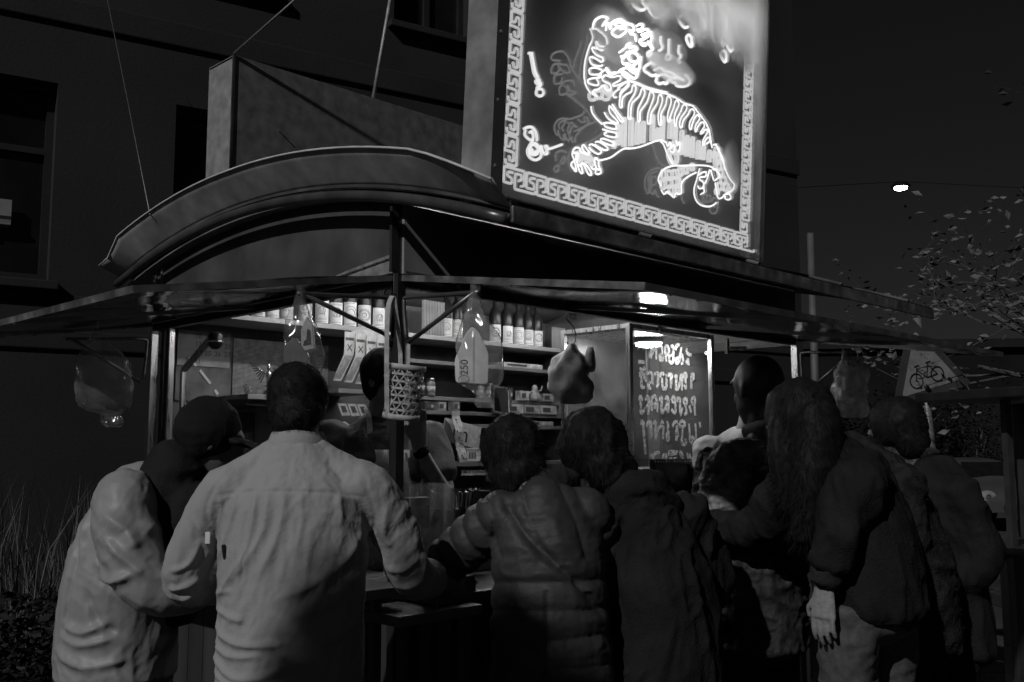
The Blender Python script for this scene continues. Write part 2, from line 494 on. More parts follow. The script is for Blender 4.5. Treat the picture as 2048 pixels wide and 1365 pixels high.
('b',0,[(0.852,0.357),(0.871,0.349),(0.892,0.322),(0.912,0.301),(0.931,0.288)]),
('u',0,[(0.803,0.342),(0.823,0.31),(0.843,0.286),(0.866,0.272),(0.904,0.274)]),
('f',1,[(0.905,0.333),(0.932,0.351),(0.961,0.345),(0.972,0.322),(0.964,0.297),(0.936,0.286),(0.911,0.303)]),
('f',1,[(0.929,0.333),(0.953,0.329),(0.959,0.308),(0.94,0.298),(0.925,0.315)]),
('b',0,[(0.864,0.19),(0.845,0.208),(0.855,0.237),(0.883,0.261),(0.935,0.282),(0.988,0.293),(1.073,0.312),(1.155,0.327),(1.214,0.328),(1.248,0.308)]),
('b',0,[(0.864,0.176),(0.883,0.162),(0.899,0.176),(0.911,0.171),(0.929,0.167),(0.947,0.162),(0.958,0.18),(0.976,0.179),(0.994,0.19),(0.992,0.215),(1.003,0.238),(1.039,0.263),(1.087,0.287)]),
('f',1,[(0.872,0.251),(0.895,0.253),(0.899,0.229),(0.876,0.225)]),
('f',1,[(0.905,0.256),(0.932,0.258),(0.936,0.23),(0.909,0.227)]),
('f',1,[(0.942,0.265),(0.965,0.267),(0.969,0.242),(0.945,0.239)]),
('f',1,[(0.899,0.229),(0.929,0.231),(0.933,0.2),(0.904,0.196)]),
('f',1,[(0.94,0.237),(0.97,0.239),(0.975,0.208),(0.945,0.204)]),
('f',1,[(0.868,0.212),(0.891,0.214),(0.895,0.189),(0.872,0.186)]),
('f',1,[(0.921,0.201),(0.945,0.203),(0.949,0.178),(0.925,0.175)]),
('f',1,[(0.964,0.215),(0.985,0.216),(0.988,0.194),(0.967,0.191)]),
('f',1,[(0.978,0.282),(0.999,0.283),(1.003,0.261),(0.982,0.258)]),
('f',1,[(1.014,0.296),(1.035,0.298),(1.039,0.276),(1.017,0.273)]),
('f',1,[(1.058,0.314),(1.076,0.316),(1.079,0.297),(1.061,0.294)]),
('f',1,[(0.97,0.242),(0.988,0.244),(0.991,0.225),(0.973,0.223)]),
('b',0,[(1.111,0.307),(1.095,0.263),(1.078,0.22),(1.086,0.185),(1.119,0.165),(1.17,0.165),(1.208,0.177),(1.234,0.193)]),
('b',0,[(1.106,0.28),(1.131,0.296),(1.156,0.301),(1.151,0.282),(1.119,0.275),(1.114,0.263),(1.139,0.257),(1.14,0.239),(1.116,0.227),(1.102,0.236)]),
('b',0,[(1.181,0.317),(1.17,0.289),(1.158,0.265),(1.14,0.243),(1.148,0.222),(1.123,0.206)]),
('b',0,[(1.188,0.317),(1.202,0.295),(1.216,0.279),(1.242,0.296),(1.254,0.309),(1.234,0.32),(1.201,0.325)]),
('b',0,[(1.215,0.425),(1.235,0.418),(1.256,0.396),(1.278,0.375),(1.286,0.353),(1.307,0.327),(1.336,0.303),(1.364,0.289),(1.345,0.262),(1.305,0.244),(1.272,0.219),(1.246,0.214),(1.231,0.245),(1.223,0.273)]),
('f',1,[(1.222,0.413),(1.249,0.417),(1.251,0.393),(1.225,0.389)]),
('f',1,[(1.228,0.387),(1.259,0.39),(1.261,0.363),(1.232,0.359)]),
('f',1,[(1.241,0.357),(1.269,0.361),(1.27,0.337),(1.245,0.333)]),
('f',1,[(1.25,0.331),(1.282,0.335),(1.284,0.308),(1.255,0.303)]),
('f',1,[(1.272,0.305),(1.304,0.309),(1.305,0.282),(1.276,0.277)]),
('f',1,[(1.293,0.283),(1.326,0.286),(1.327,0.259),(1.297,0.255)]),
('f',1,[(1.249,0.276),(1.277,0.279),(1.278,0.256),(1.252,0.252)]),
('f',1,[(1.234,0.247),(1.254,0.249),(1.255,0.233),(1.237,0.23)]),
('f',1,[(1.32,0.271),(1.341,0.273),(1.342,0.256),(1.323,0.254)]),
('f',1,[(1.219,0.366),(1.243,0.369),(1.244,0.349),(1.223,0.345)]),
('f',1,[(1.211,0.394),(1.235,0.397),(1.236,0.377),(1.214,0.374)]),
('b',0,[(1.279,0.224),(1.292,0.237),(1.325,0.244),(1.339,0.235),(1.326,0.221),(1.299,0.22),(1.299,0.231)]),
('u',0,[(0.787,0.145),(0.768,0.172),(0.772,0.207),(0.798,0.237),(0.837,0.253),(0.877,0.261)]),
('u',0,[(0.792,0.149),(0.796,0.177),(0.789,0.204),(0.805,0.227),(0.838,0.241)]),
('u',1,[(0.807,0.186),(0.803,0.206),(0.822,0.22),(0.839,0.213),(0.835,0.195),(0.818,0.185)]),
('u',0,[(0.807,0.179),(0.803,0.158),(0.82,0.151),(0.83,0.17),(0.843,0.151),(0.86,0.148)]),
('u',0,[(1.123,0.206),(1.142,0.214),(1.137,0.183),(1.156,0.179),(1.148,0.207),(1.174,0.212),(1.169,0.182),(1.194,0.194),(1.2,0.213),(1.18,0.213)]),
('u',0,[(1.208,0.189),(1.213,0.204),(1.239,0.213),(1.253,0.197),(1.248,0.166),(1.23,0.148),(1.203,0.147),(1.196,0.164),(1.221,0.176),(1.235,0.171)]),
('u',0,[(1,0.18),(1.007,0.16),(1.02,0.152)]),
('u',0,[(0.28,0.508),(0.244,0.5),(0.236,0.508),(0.246,0.524),(0.275,0.539),(0.297,0.543),(0.32,0.53),(0.337,0.506),(0.357,0.486),(0.396,0.463),(0.437,0.44)]),
('u',0,[(0.281,0.498),(0.249,0.487),(0.239,0.466),(0.243,0.455),(0.268,0.464),(0.278,0.482),(0.27,0.49)]),
('u',0,[(0.281,0.496),(0.314,0.502),(0.33,0.489),(0.32,0.476),(0.29,0.478),(0.282,0.486)]),
('u',0,[(0.294,0.466),(0.258,0.452),(0.255,0.433),(0.263,0.423),(0.288,0.437),(0.295,0.454)]),
('u',0,[(0.299,0.438),(0.321,0.451),(0.351,0.454),(0.359,0.441)]),
('u',0,[(0.296,0.434),(0.282,0.415),(0.287,0.394),(0.313,0.403),(0.323,0.421),(0.304,0.429)]),
('u',0,[(0.322,0.438),(0.334,0.419),(0.364,0.422),(0.354,0.411),(0.32,0.403),(0.351,0.398),(0.374,0.388)]),
('u',0,[(0.384,0.607),(0.371,0.567),(0.354,0.529),(0.352,0.505)]),
('u',0,[(0.41,0.636),(0.415,0.616),(0.398,0.57),(0.385,0.52),(0.384,0.478)]),
('u',0,[(0.414,0.368),(0.403,0.353),(0.377,0.339),(0.34,0.322),(0.303,0.316),(0.278,0.302),(0.266,0.282),(0.269,0.263),(0.281,0.253)]),
('u',0,[(0.47,0.343),(0.432,0.323),(0.402,0.301),(0.38,0.278),(0.37,0.26),(0.374,0.251),(0.359,0.248),(0.351,0.266)]),
('u',0,[(0.294,0.276),(0.286,0.289),(0.3,0.305),(0.322,0.313),(0.311,0.298),(0.305,0.281),(0.313,0.273)]),
('u',0,[(0.283,0.271),(0.292,0.253),(0.307,0.244),(0.318,0.246),(0.31,0.262)]),
('u',0,[(0.329,0.307),(0.341,0.305),(0.331,0.284),(0.343,0.275),(0.356,0.301),(0.379,0.303),(0.359,0.309),(0.348,0.314)]),
('u',0,[(0.317,0.269),(0.325,0.253),(0.337,0.247),(0.344,0.252),(0.343,0.267),(0.335,0.273)]),
('u',0,[(0.381,0.332),(0.401,0.326),(0.423,0.334),(0.411,0.344),(0.43,0.349),(0.439,0.335),(0.417,0.315),(0.394,0.302),(0.365,0.285)]),
('u',0,[(0.279,0.165),(0.277,0.185),(0.288,0.199),(0.309,0.207),(0.328,0.203)]),
('u',1,[(0.304,0.17),(0.318,0.188),(0.326,0.182),(0.316,0.163),(0.304,0.163)]),
('u',1,[(0.287,0.152),(0.273,0.139),(0.281,0.128),(0.291,0.133),(0.294,0.148)]),
('s',0,[(0.123,0.487),(0.131,0.489),(0.14,0.464),(0.152,0.43),(0.167,0.417),(0.181,0.414)]),
('s',0,[(0.138,0.496),(0.146,0.47),(0.159,0.437),(0.174,0.421)]),
('s',0,[(0.181,0.414),(0.161,0.406),(0.168,0.398),(0.185,0.407),(0.186,0.398),(0.172,0.389),(0.169,0.381)]),
('s',1,[(0.179,0.385),(0.195,0.385),(0.201,0.376),(0.193,0.365),(0.177,0.36),(0.167,0.365),(0.168,0.377)]),
('s',0,[(0.116,0.236),(0.132,0.245),(0.153,0.249),(0.171,0.24),(0.179,0.222),(0.179,0.21)]),
('s',0,[(0.123,0.234),(0.122,0.217),(0.138,0.208),(0.155,0.203),(0.146,0.188),(0.137,0.167),(0.148,0.15),(0.173,0.145),(0.197,0.158),(0.203,0.176),(0.187,0.195),(0.169,0.201)]),
('s',0,[(0.143,0.229),(0.153,0.236),(0.161,0.223),(0.159,0.206),(0.153,0.187),(0.147,0.169),(0.161,0.16),(0.182,0.167),(0.188,0.18),(0.173,0.194),(0.163,0.194)]),
('s',0,[(0.157,0.179),(0.168,0.166),(0.178,0.176)]),
('s',0,[(0.195,0.182),(0.201,0.198),(0.209,0.183),(0.22,0.175),(0.231,0.18),(0.226,0.194),(0.219,0.202),(0.229,0.202),(0.237,0.196),(0.265,0.208),(0.301,0.225)]),
('g',0,[(0.762,0.594),(0.735,0.598),(0.738,0.615),(0.76,0.63),(0.777,0.64),(0.795,0.637)]),
('g',0,[(0.766,0.592),(0.789,0.593),(0.806,0.603),(0.812,0.588),(0.808,0.578),(0.831,0.573),(0.853,0.585),(0.872,0.584),(0.89,0.606),(0.909,0.603),(0.933,0.603),(0.938,0.596),(0.967,0.599),(0.995,0.608),(1.019,0.623),(1.023,0.642),(0.993,0.654)]),
('g',0,[(0.796,0.617),(0.828,0.635),(0.865,0.631),(0.907,0.636),(0.946,0.63),(0.985,0.629)]),
('g',0,[(0.816,0.6),(0.852,0.616),(0.889,0.617),(0.937,0.621)]),
('g',0,[(0.828,0.756),(0.829,0.734),(0.841,0.72),(0.831,0.703),(0.819,0.7)]),
('g',0,[(0.881,0.761),(0.881,0.726),(0.88,0.706),(0.866,0.691),(0.872,0.678),(0.89,0.686),(0.894,0.699),(0.88,0.703)]),
('g',0,[(0.946,0.757),(0.945,0.728),(0.96,0.718),(0.947,0.699),(0.957,0.688)]),
('g',1,[(0.766,0.682),(0.751,0.669),(0.758,0.66),(0.775,0.67),(0.77,0.679)]),
('g',1,[(1.004,0.815),(0.993,0.8),(1.001,0.785),(1.021,0.773),(1.033,0.78),(1.029,0.805),(1.019,0.816)]),
('g',1,[(1.251,0.825),(1.233,0.808),(1.242,0.792),(1.264,0.779),(1.275,0.792),(1.271,0.819)]),
('g',0,[(1.114,0.932),(1.118,0.846),(1.108,0.84)]),
('g',0,[(1.207,0.949),(1.207,0.849),(1.192,0.843)]),
('g',0,[(1.24,0.947),(1.245,0.851),(1.271,0.859)]),
('g',0,[(1.029,0.816),(1.031,0.779),(1.021,0.773)]),
('g',0,[(0.642,0.837),(0.661,0.821),(0.696,0.816),(0.726,0.829),(0.734,0.853)]),
('g',0,[(0.743,0.853),(0.753,0.832),(0.785,0.819),(0.822,0.828),(0.839,0.851)]),
('g',0,[(0.928,0.873),(0.944,0.849),(0.978,0.836),(1.002,0.847)]),
('g',0,[(1.178,1.001),(1.258,1.008),(1.335,1.011),(1.392,1.007),(1.421,0.991),(1.428,0.968)]),
('g',1,[(1.06,0.885),(1.047,0.851),(1.062,0.847),(1.081,0.868),(1.07,0.888)]),
('g',0,[(1.008,0.922),(1.048,0.923),(1.088,0.947)]),
('g',0,[(0.883,0.905),(0.931,0.906),(0.978,0.93)]),
]
PANE_STROKES = [
[(0.068,2.031),(0.072,2.012)],
[(0.111,2.034),(0.115,2.015)],
[(0.153,1.979),(0.17,2.01),(0.195,2.033),(0.207,2.034),(0.212,2.013),(0.211,1.974)],
[(0.169,1.978),(0.198,2.024)],
[(0.231,2.031),(0.248,2.044),(0.26,2.038),(0.263,2.009),(0.258,1.972)],
[(0.25,2.003),(0.234,1.992),(0.238,1.978),(0.254,1.974),(0.262,1.987),(0.25,2.003)],
[(0.28,2.044),(0.284,2.01),(0.289,1.969)],
[(0.284,2.045),(0.305,2.044),(0.313,2.025),(0.304,2.004),(0.287,2.001)],
[(0.33,2.043),(0.343,2.049),(0.353,2.04),(0.35,2.007),(0.349,1.977),(0.332,1.966),(0.316,1.978),(0.32,1.998),(0.342,2.004)],
[(0.372,2.029),(0.377,2.047),(0.394,2.06),(0.407,2.056)],
[(0.415,2.047),(0.406,2.019),(0.392,1.995),(0.371,1.989),(0.366,1.971),(0.383,1.97),(0.4,1.991),(0.414,2.012),(0.426,1.992),(0.423,1.972),(0.408,1.966)],
[(0.467,2.046),(0.458,2.032),(0.475,2.018),(0.501,2.015)],
[(0.461,1.992),(0.478,1.986),(0.456,1.979),(0.486,1.966)],
[(0.074,1.955),(0.121,1.956)],
[(0.085,1.925),(0.105,1.917),(0.124,1.932)],
[(0.073,1.898),(0.097,1.907),(0.092,1.894),(0.073,1.893)],
[(0.09,1.894),(0.092,1.866),(0.093,1.838),(0.118,1.839)],
[(0.116,1.905),(0.119,1.882),(0.129,1.865)],
[(0.139,1.902),(0.163,1.91),(0.177,1.901),(0.18,1.875),(0.182,1.851)],
[(0.17,1.865),(0.15,1.852),(0.158,1.838),(0.171,1.831)],
[(0.191,1.902),(0.215,1.911),(0.223,1.897),(0.218,1.872),(0.222,1.858),(0.206,1.843)],
[(0.239,1.89),(0.244,1.907),(0.26,1.911),(0.268,1.901)],
[(0.256,1.891),(0.255,1.862),(0.266,1.838),(0.287,1.846),(0.29,1.876),(0.289,1.907)],
[(0.305,1.896),(0.314,1.909),(0.334,1.907),(0.334,1.897),(0.32,1.897)],
[(0.326,1.895),(0.331,1.875),(0.328,1.843)],
[(0.351,1.898),(0.368,1.907),(0.368,1.892),(0.363,1.864),(0.364,1.842),(0.379,1.845),(0.397,1.876),(0.406,1.906),(0.415,1.909),(0.416,1.882),(0.41,1.837)],
[(0.436,1.9),(0.432,1.913),(0.445,1.921),(0.456,1.909),(0.444,1.893),(0.448,1.868),(0.447,1.846),(0.433,1.865)],
[(0.493,1.918),(0.515,1.92),(0.514,1.897),(0.497,1.891)],
[(0.499,1.911),(0.497,1.848)],
[(0.077,1.774),(0.086,1.796),(0.099,1.785),(0.09,1.769),(0.091,1.72),(0.111,1.729),(0.143,1.76)],
[(0.117,1.778),(0.131,1.794),(0.144,1.781),(0.142,1.724),(0.129,1.721)],
[(0.17,1.728),(0.166,1.774),(0.181,1.799),(0.199,1.797),(0.212,1.762),(0.211,1.726)],
[(0.171,1.763),(0.193,1.767),(0.202,1.753),(0.184,1.744)],
[(0.235,1.779),(0.24,1.796),(0.254,1.788),(0.248,1.749),(0.252,1.724),(0.271,1.739),(0.296,1.767)],
[(0.282,1.786),(0.292,1.801),(0.306,1.784),(0.304,1.726)],
[(0.286,1.778),(0.294,1.723)],
[(0.324,1.785),(0.344,1.803),(0.358,1.783),(0.348,1.777),(0.329,1.78)],
[(0.358,1.778),(0.361,1.727)],
[(0.328,1.743),(0.342,1.732),(0.361,1.722)],
[(0.382,1.779),(0.382,1.798),(0.402,1.791),(0.4,1.754),(0.404,1.717),(0.42,1.754)],
[(0.43,1.772),(0.421,1.788),(0.446,1.798),(0.45,1.775),(0.43,1.766)],
[(0.44,1.763),(0.449,1.732),(0.429,1.718)],
[(0.505,1.768),(0.495,1.791),(0.516,1.806),(0.525,1.786),(0.51,1.768)],
[(0.52,1.783),(0.525,1.717)],
[(0.479,1.765),(0.493,1.731)],
[(0.083,1.663),(0.088,1.682),(0.105,1.672),(0.099,1.664),(0.104,1.621),(0.11,1.57),(0.113,1.529)],
[(0.127,1.653),(0.137,1.675),(0.159,1.676),(0.158,1.643),(0.162,1.602)],
[(0.182,1.668),(0.191,1.682),(0.2,1.668),(0.195,1.638),(0.198,1.592)],
[(0.198,1.6),(0.213,1.641),(0.241,1.661),(0.251,1.683),(0.26,1.655),(0.258,1.6)],
[(0.298,1.687),(0.301,1.64),(0.302,1.592)],
[(0.301,1.628),(0.282,1.625),(0.286,1.598),(0.3,1.595)],
[(0.33,1.657),(0.34,1.676),(0.364,1.682),(0.368,1.64),(0.377,1.612)],
[(0.363,1.646),(0.362,1.593)],
[(0.393,1.68),(0.418,1.689),(0.437,1.675),(0.422,1.661),(0.393,1.663),(0.393,1.68)],
[(0.419,1.65),(0.413,1.613),(0.41,1.585),(0.429,1.576),(0.444,1.585),(0.442,1.602)],
[(0.467,1.676),(0.47,1.628),(0.474,1.591),(0.493,1.585),(0.504,1.605),(0.489,1.614),(0.479,1.599)],
[(0.522,1.68),(0.525,1.628),(0.528,1.591),(0.544,1.588),(0.554,1.606)],
[(0.56,1.686),(0.566,1.66)],
[(0.156,1.535),(0.173,1.518),(0.196,1.535),(0.229,1.537)],
[(0.173,1.516),(0.182,1.497)],
[(0.242,1.507),(0.256,1.526),(0.274,1.521),(0.269,1.504),(0.246,1.504)],
[(0.298,1.523),(0.303,1.54),(0.37,1.54)],
[(0.303,1.529),(0.365,1.534)],
[(0.302,1.504),(0.364,1.509)],
[(0.384,1.534),(0.403,1.54),(0.412,1.515),(0.412,1.501)],
[(0.388,1.529),(0.412,1.503)],
[(0.447,1.534),(0.456,1.514),(0.466,1.503)],
[(0.467,1.531),(0.478,1.503)],
[(0.506,1.511),(0.512,1.537),(0.537,1.534),(0.531,1.511),(0.51,1.503)],
[(0.567,1.542),(0.561,1.499),(0.554,1.468),(0.569,1.462)],
]
# ------------------------------------------------------------------ ground
ASPHALT = mat('asphalt', .03, .85, 0, 1.2, .4, .5, 90, detail=8)
PAVE = mat('paving', .042, .8, 0, 2.0, .35, .4, 60, detail=8)
mb = MB()
mb.sheet([[(-300 + 60 * i, -60 + 60 * j, -.12) for i in range(11)] for j in range(9)])
tag(mb.build('ground', ASPHALT), kind='structure')
# pavement the stall stands on: slabs
pv = MB().box((-6.5, -2.0, -.12), (5.2, 9.2, .0)).build('pavement', PAVE)
tag(pv, kind='structure')
slab = MB().box((-.292, -.292, 0), (.292, .292, .018)).build('slab', PAVE, bevel=.006)
first = True
for i in range(14):
    for j in range(10):
        x, y = 1.15 + .6 * (i % 7), 2.6 + .6 * j
        if i >= 7:
            x = -.65 - .6 * (i - 6)
        o = slab if first else slab.copy()
        if not first:
            COL.objects.link(o)
        first = False
        o.parent = pv
        o.location = (x, y, .0 + RNG.uniform(0, .004))
        o.rotation_euler = (RNG.uniform(-.004, .004), RNG.uniform(-.004, .004), 0)
kb = MB().box((5.202, -2.0, -.12), (5.34, 14, .018)).build('kerb', mat('kerb_stone', .03, .8, 0, 5, .3, .3, 60), bevel=.012)
tag(kb, kind='structure')
ln = MB().sheet([[(6.9, 3 + 3 * i, -.116) for i in range(8)], [(7.02, 3 + 3 * i, -.116) for i in range(8)]]).build('road_marking', mat('road_paint', .12, .7, 0, 8, .4))
tag(ln, kind='structure')

# ------------------------------------------------------------------ building at the left
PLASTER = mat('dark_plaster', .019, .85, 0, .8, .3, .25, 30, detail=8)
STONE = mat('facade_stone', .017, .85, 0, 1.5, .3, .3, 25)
FAZ = R(58)
fd = Vector((math.sin(FAZ), math.cos(FAZ), 0))
FB = thing('apartment_building', 'dark plastered apartment building with recessed windows behind the stall, at the left', 'building', (-4.63 - fd.x * 6, 9.0 - fd.y * 6, -.12), math.pi / 2 - FAZ)
# local x along the facade, local -y out of the facade towards the street
wins = [(3.9, 6.35, 3.25, 5.15), (7.45, 8.45, .3, 5.15), (9.85, 10.85, 3.25, 5.15), (12.3, 13.3, 3.25, 5.15), (3.9, 6.35, 6.6, 8.5), (7.45, 8.45, 6.6, 8.5), (9.85, 10.85, 6.6, 8.5), (12.3, 13.3, 6.6, 8.5)]
WX0, WX1, WZ1 = 0.0, 16.5, 14.0
xs = sorted({WX0, WX1, *[w[0] for w in wins], *[w[1] for w in wins]})
zs = sorted({0.0, WZ1, *[w[2] for w in wins], *[w[3] for w in wins]})
mb = MB()
for i in range(len(xs) - 1):
    for j in range(len(zs) - 1):
        cx, cz = (xs[i] + xs[i + 1]) / 2, (zs[j] + zs[j + 1]) / 2
        if not any(w[0] < cx < w[1] and w[2] < cz < w[3] for w in wins):
            mb.box((xs[i], 0, zs[j]), (xs[i + 1], .35, zs[j + 1]))
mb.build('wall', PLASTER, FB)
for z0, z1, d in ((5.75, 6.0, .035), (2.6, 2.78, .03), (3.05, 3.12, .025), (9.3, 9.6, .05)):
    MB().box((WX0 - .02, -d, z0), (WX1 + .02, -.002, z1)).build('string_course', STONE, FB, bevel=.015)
DARKGLASS = mat('dark_window_glass', .012, .08, 0, 3, .3)
LITGLASS = mat('lit_window_glass', .12, .2, 0, 2.2, .8, emit=.035)
FRAME = mat('window_frame_paint', .02, .5, 0, 6, .2)
for k, (a, b, c, d) in enumerate(wins):
    w = MB().box((a, .2, c), (b, .24, d)).build('window', DARKGLASS, FB)
    f = MB()
    for x in (a + .035, (a + b) / 2, b - .035):
        f.box((x - .035, .15, c), (x + .035, .198, d))
    for z in (c + .035, c + (d - c) * .66, d - .035):
        f.box((a, .153, z - .03), (b, .196, z + .03))
    f.build('window_frame', FRAME, w)
    MB().box((a - .08, -.1, c - .1), (b + .08, .15, c - .02)).build('window_sill', STONE, w, bevel=.01)
# a lit pane low in the window at the frame's edge
mb = MB().box((5.0, .11, 3.76), (6.02, .145, 3.99))
lp = mb.build('window', LITGLASS, FB)
MB().box((5.0, .09, 3.80), (6.02, .108, 3.83)).build('window_frame', FRAME, lp)
MB().box((5.72, .088, 3.76), (5.75, .107, 3.99)).build('window_frame', FRAME, lp)
# planting in front of the building
GRASSM = mat('dry_grass', .10, .8, 0, 3, .5)
pl = MB()
for k in range(900):
    x = RNG.uniform(-5.2, -2.55)
    y = 7.3 + RNG.uniform(-.35, .35) + (x + 5.2) * .35
    h = RNG.uniform(.5, 1.45) * (1 if RNG.random() < .5 else .7)
    lean = Vector((RNG.gauss(0, .13), RNG.gauss(0, .13), 0))
    p0 = Vector((x, y, .0))
    p1 = p0 + Vector((0, 0, h * .6)) + lean * .5
    p2 = p0 + Vector((0, 0, h)) + lean * 1.6
    sd = Vector((RNG.uniform(-1, 1), RNG.uniform(-1, 1), 0)).normalized() * .006
    o = len(pl.v)
    pl.v += [tuple(p0 - sd), tuple(p0 + sd), tuple(p1 + sd * .8), tuple(p1 - sd * .8), tuple(p2)]
    pl.f += [(o, o + 1, o + 2, o + 3), (o + 3, o + 2, o + 4)]
tag(pl.build('tall_grass', GRASSM), 'tall dry grass growing in front of the dark building', 'grass', kind='stuff')


def leaf_cloud(n, place, size, seed, upright=.3):
    """n small leaf faces, each two folded triangles"""
    rg = random.Random(seed)
    m = MB()
    for k in range(n):
        c = Vector(place(rg))
        a = Vector((rg.gauss(0, 1), rg.gauss(0, 1), rg.gauss(0, upright))).normalized()
        b = a.cross(Vector((rg.gauss(0, 1), rg.gauss(0, 1), rg.gauss(0, 1)))).normalized()
        nn = a.cross(b)
        s = size * rg.uniform(.6, 1.35)
        o = len(m.v)
        m.v += [tuple(c - a * s), tuple(c + b * s * .55 + nn * s * .18), tuple(c + a * s), tuple(c - b * s * .55 + nn * s * .18), tuple(c + a * s * .1)]
        m.f += [(o, o + 1, o + 4), (o + 1, o + 2, o + 4), (o + 2, o + 3, o + 4), (o + 3, o, o + 4)]
    return m


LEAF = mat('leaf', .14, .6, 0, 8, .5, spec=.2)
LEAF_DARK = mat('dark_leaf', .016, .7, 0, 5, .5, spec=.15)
BARK = mat('bark', .08, .85, 0, 6, .4, .5, 30)
# low hedge at the left
hd = thing('hedge', 'low dark clipped hedge in front of the tall grass', 'hedge', (-4.3, 6.3, 0))
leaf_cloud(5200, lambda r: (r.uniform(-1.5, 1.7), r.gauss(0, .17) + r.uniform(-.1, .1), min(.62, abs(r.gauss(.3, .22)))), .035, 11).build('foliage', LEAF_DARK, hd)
st = MB()
for i in range(16):
    st.tube([(-1.4 + i * .2, 0, 0), (-1.4 + i * .2 + RNG.uniform(-.1, .1), RNG.uniform(-.1, .1), .42)], [.012, .005], 5)
st.build('stem', BARK, hd)

# ------------------------------------------------------------------ tree at the right, bare thin branches with few leaves
TR = thing('tree', 'thin branched tree with sparse pale leaves against the night sky at the right', 'tree', (6.4, 9.6, -.12))
tips = []
limb = MB()


def grow(p, d, ln, r, lev, rg):
    pts, rad = [Vector(p)], [r]
    q = Vector(p)
    dd = Vector(d)
    for k in range(5):
        dd = (dd + Vector((rg.gauss(0, .16), rg.gauss(0, .16), rg.gauss(.02, .1)))).normalized()
        q = q + dd * ln / 5
        pts.append(q.copy())
        rad.append(r * (1 - .13 * (k + 1)))
        if lev >= 2:
            tips.append(q.copy())
    limb.tube(pts, rad, 6 if lev < 2 else 4)
    if lev < 4:
        for k in range(3 if lev < 2 else 2 + (rg.random() < .5)):
            s = rg.randint(2, 5)
            nd = (dd + Vector((rg.gauss(0, .7), rg.gauss(0, .7), rg.gauss(0, .4)))).normalized()
            grow(pts[s], nd, ln * rg.uniform(.6, .82), rad[s] * .6, lev + 1, rg)


rg = random.Random(21)
MB().tube([(0, 0, 0), (-.05, .03, 1.0), (-.15, .05, 2.1)], [.13, .11, .09], 10).build('trunk', BARK, TR, smooth=True)
for d in ((-.75, -.25, .55), (-.55, .3, .8), (.2, .1, 1), (-.9, .1, .3), (-.3, -.3, .9)):
    grow((-.15, .05, 2.05), Vector(d).normalized(), 1.75, .05, 1, rg)
limb.build('limbs', BARK, TR)
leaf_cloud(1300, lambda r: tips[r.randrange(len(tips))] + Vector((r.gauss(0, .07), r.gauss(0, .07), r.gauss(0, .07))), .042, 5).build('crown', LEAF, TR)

# dark hedge / shrubs far right, behind the cycle sign
for k, (x, y, w, h) in enumerate(((7.6, 24.0, 2.2, 2.6), (10.4, 28.0, 2.6, 3.0), (13.2, 28.6, 2.6, 3.2), (16.0, 27.0, 2.6, 3.6))):
    sh = thing('shrub', ['dark rounded shrub far behind the cycle sign', 'dark shrub left of the parked car', 'dark shrub behind the parked car', 'tall dark shrub at the right edge behind the parked car'][k], 'shrub', (x, y, -.12), group='dark shrubs along the street')
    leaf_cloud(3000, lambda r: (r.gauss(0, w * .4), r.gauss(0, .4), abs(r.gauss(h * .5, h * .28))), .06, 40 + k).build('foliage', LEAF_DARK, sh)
    s = MB()
    for i in range(6):
        s.tube([(RNG.uniform(-.2, .2), RNG.uniform(-.2, .2), 0), (RNG.uniform(-.6, .6), RNG.uniform(-.3, .3), h * .7)], [.03, .01], 5)
    s.build('stem', BARK, sh)

# ------------------------------------------------------------------ street lamp, lit
SL = thing('street_lamp', 'distant lit street lamp glowing high against the black sky', 'street lamp', (9.6, 20.3, -.12))
for e in ((-13.0, 4.0, 8.2), (9.5, 3.0, 8.0)):
    MB().tube([e, (e[0] * .5 - .8, (e[1] - .28) * .5, 7.35), (-1.6, -.28, 7.16)], .006, 5).build('span_wire', mat('lamp_pole', .006, .7, spec=.1), SL)
hd_ = MB().lathe([(.02, .1), (.12, .08), (.2, .0), (.18, -.02)], (-1.6, -.28, 7.06), 16).build('lamp_head', MATS['lamp_pole'], SL, smooth=True)
MB().lathe([(.13, 0), (.125, -.04), (.08, -.06), (.01, -.07)], (-1.6, -.28, 7.045), 16).build('lamp_glass', emission('street_lamp_light', 26.0), SL, smooth=True)

# ------------------------------------------------------------------ cycle sign on its leaning pole
SG = thing('road_sign', 'triangular bicycle warning sign on a leaning pole behind the stall flap', 'road sign', (3.90, 9.0, 0), 0, rot=(0, R(-4.6), R(14)))
S_BORDER = mat('sign_border', .05, .5, 0, 6, .2)
S_FACE = mat('sign_face', .22, .55, 0, 7, .25)
S_INK = mat('sign_ink', .01, .6)
cz = 2.28
MB().tube([(0, .03, 0), (0, .03, 2.75)], .036, 10)  .build('pole', mat('sign_pole', .16, .5, .2, 4, .15), SG, smooth=True)


def tri(r):
    t = R(-11)
    return [(r * math.sin(a + t), cz + r * math.cos(a + t)) for a in (0, R(120), R(240))]


def round_poly(poly, rr, n=4):
    out = []
    m = len(poly)
    for i in range(m):
        p = Vector(poly[i])
        a = (Vector(poly[i - 1]) - p).normalized()
        b = (Vector(poly[(i + 1) % m]) - p).normalized()
        p0, p1 = p + a * rr, p + b * rr
        for k in range(n + 1):
            t = k / n
            q = p0 * (1 - t) ** 2 + p * 2 * t * (1 - t) + p1 * t * t
            out.append((q.x, q.y))
    return out


pb = MB().prism(round_poly(tri(.50), .06), -.012, -.002).build('sign_plate', S_BORDER, SG)
MB().prism(round_poly(tri(.36), .04), -.0155, -.0125).build('sign_face', S_FACE, pb)
bk = MB()
bt_ = R(13)


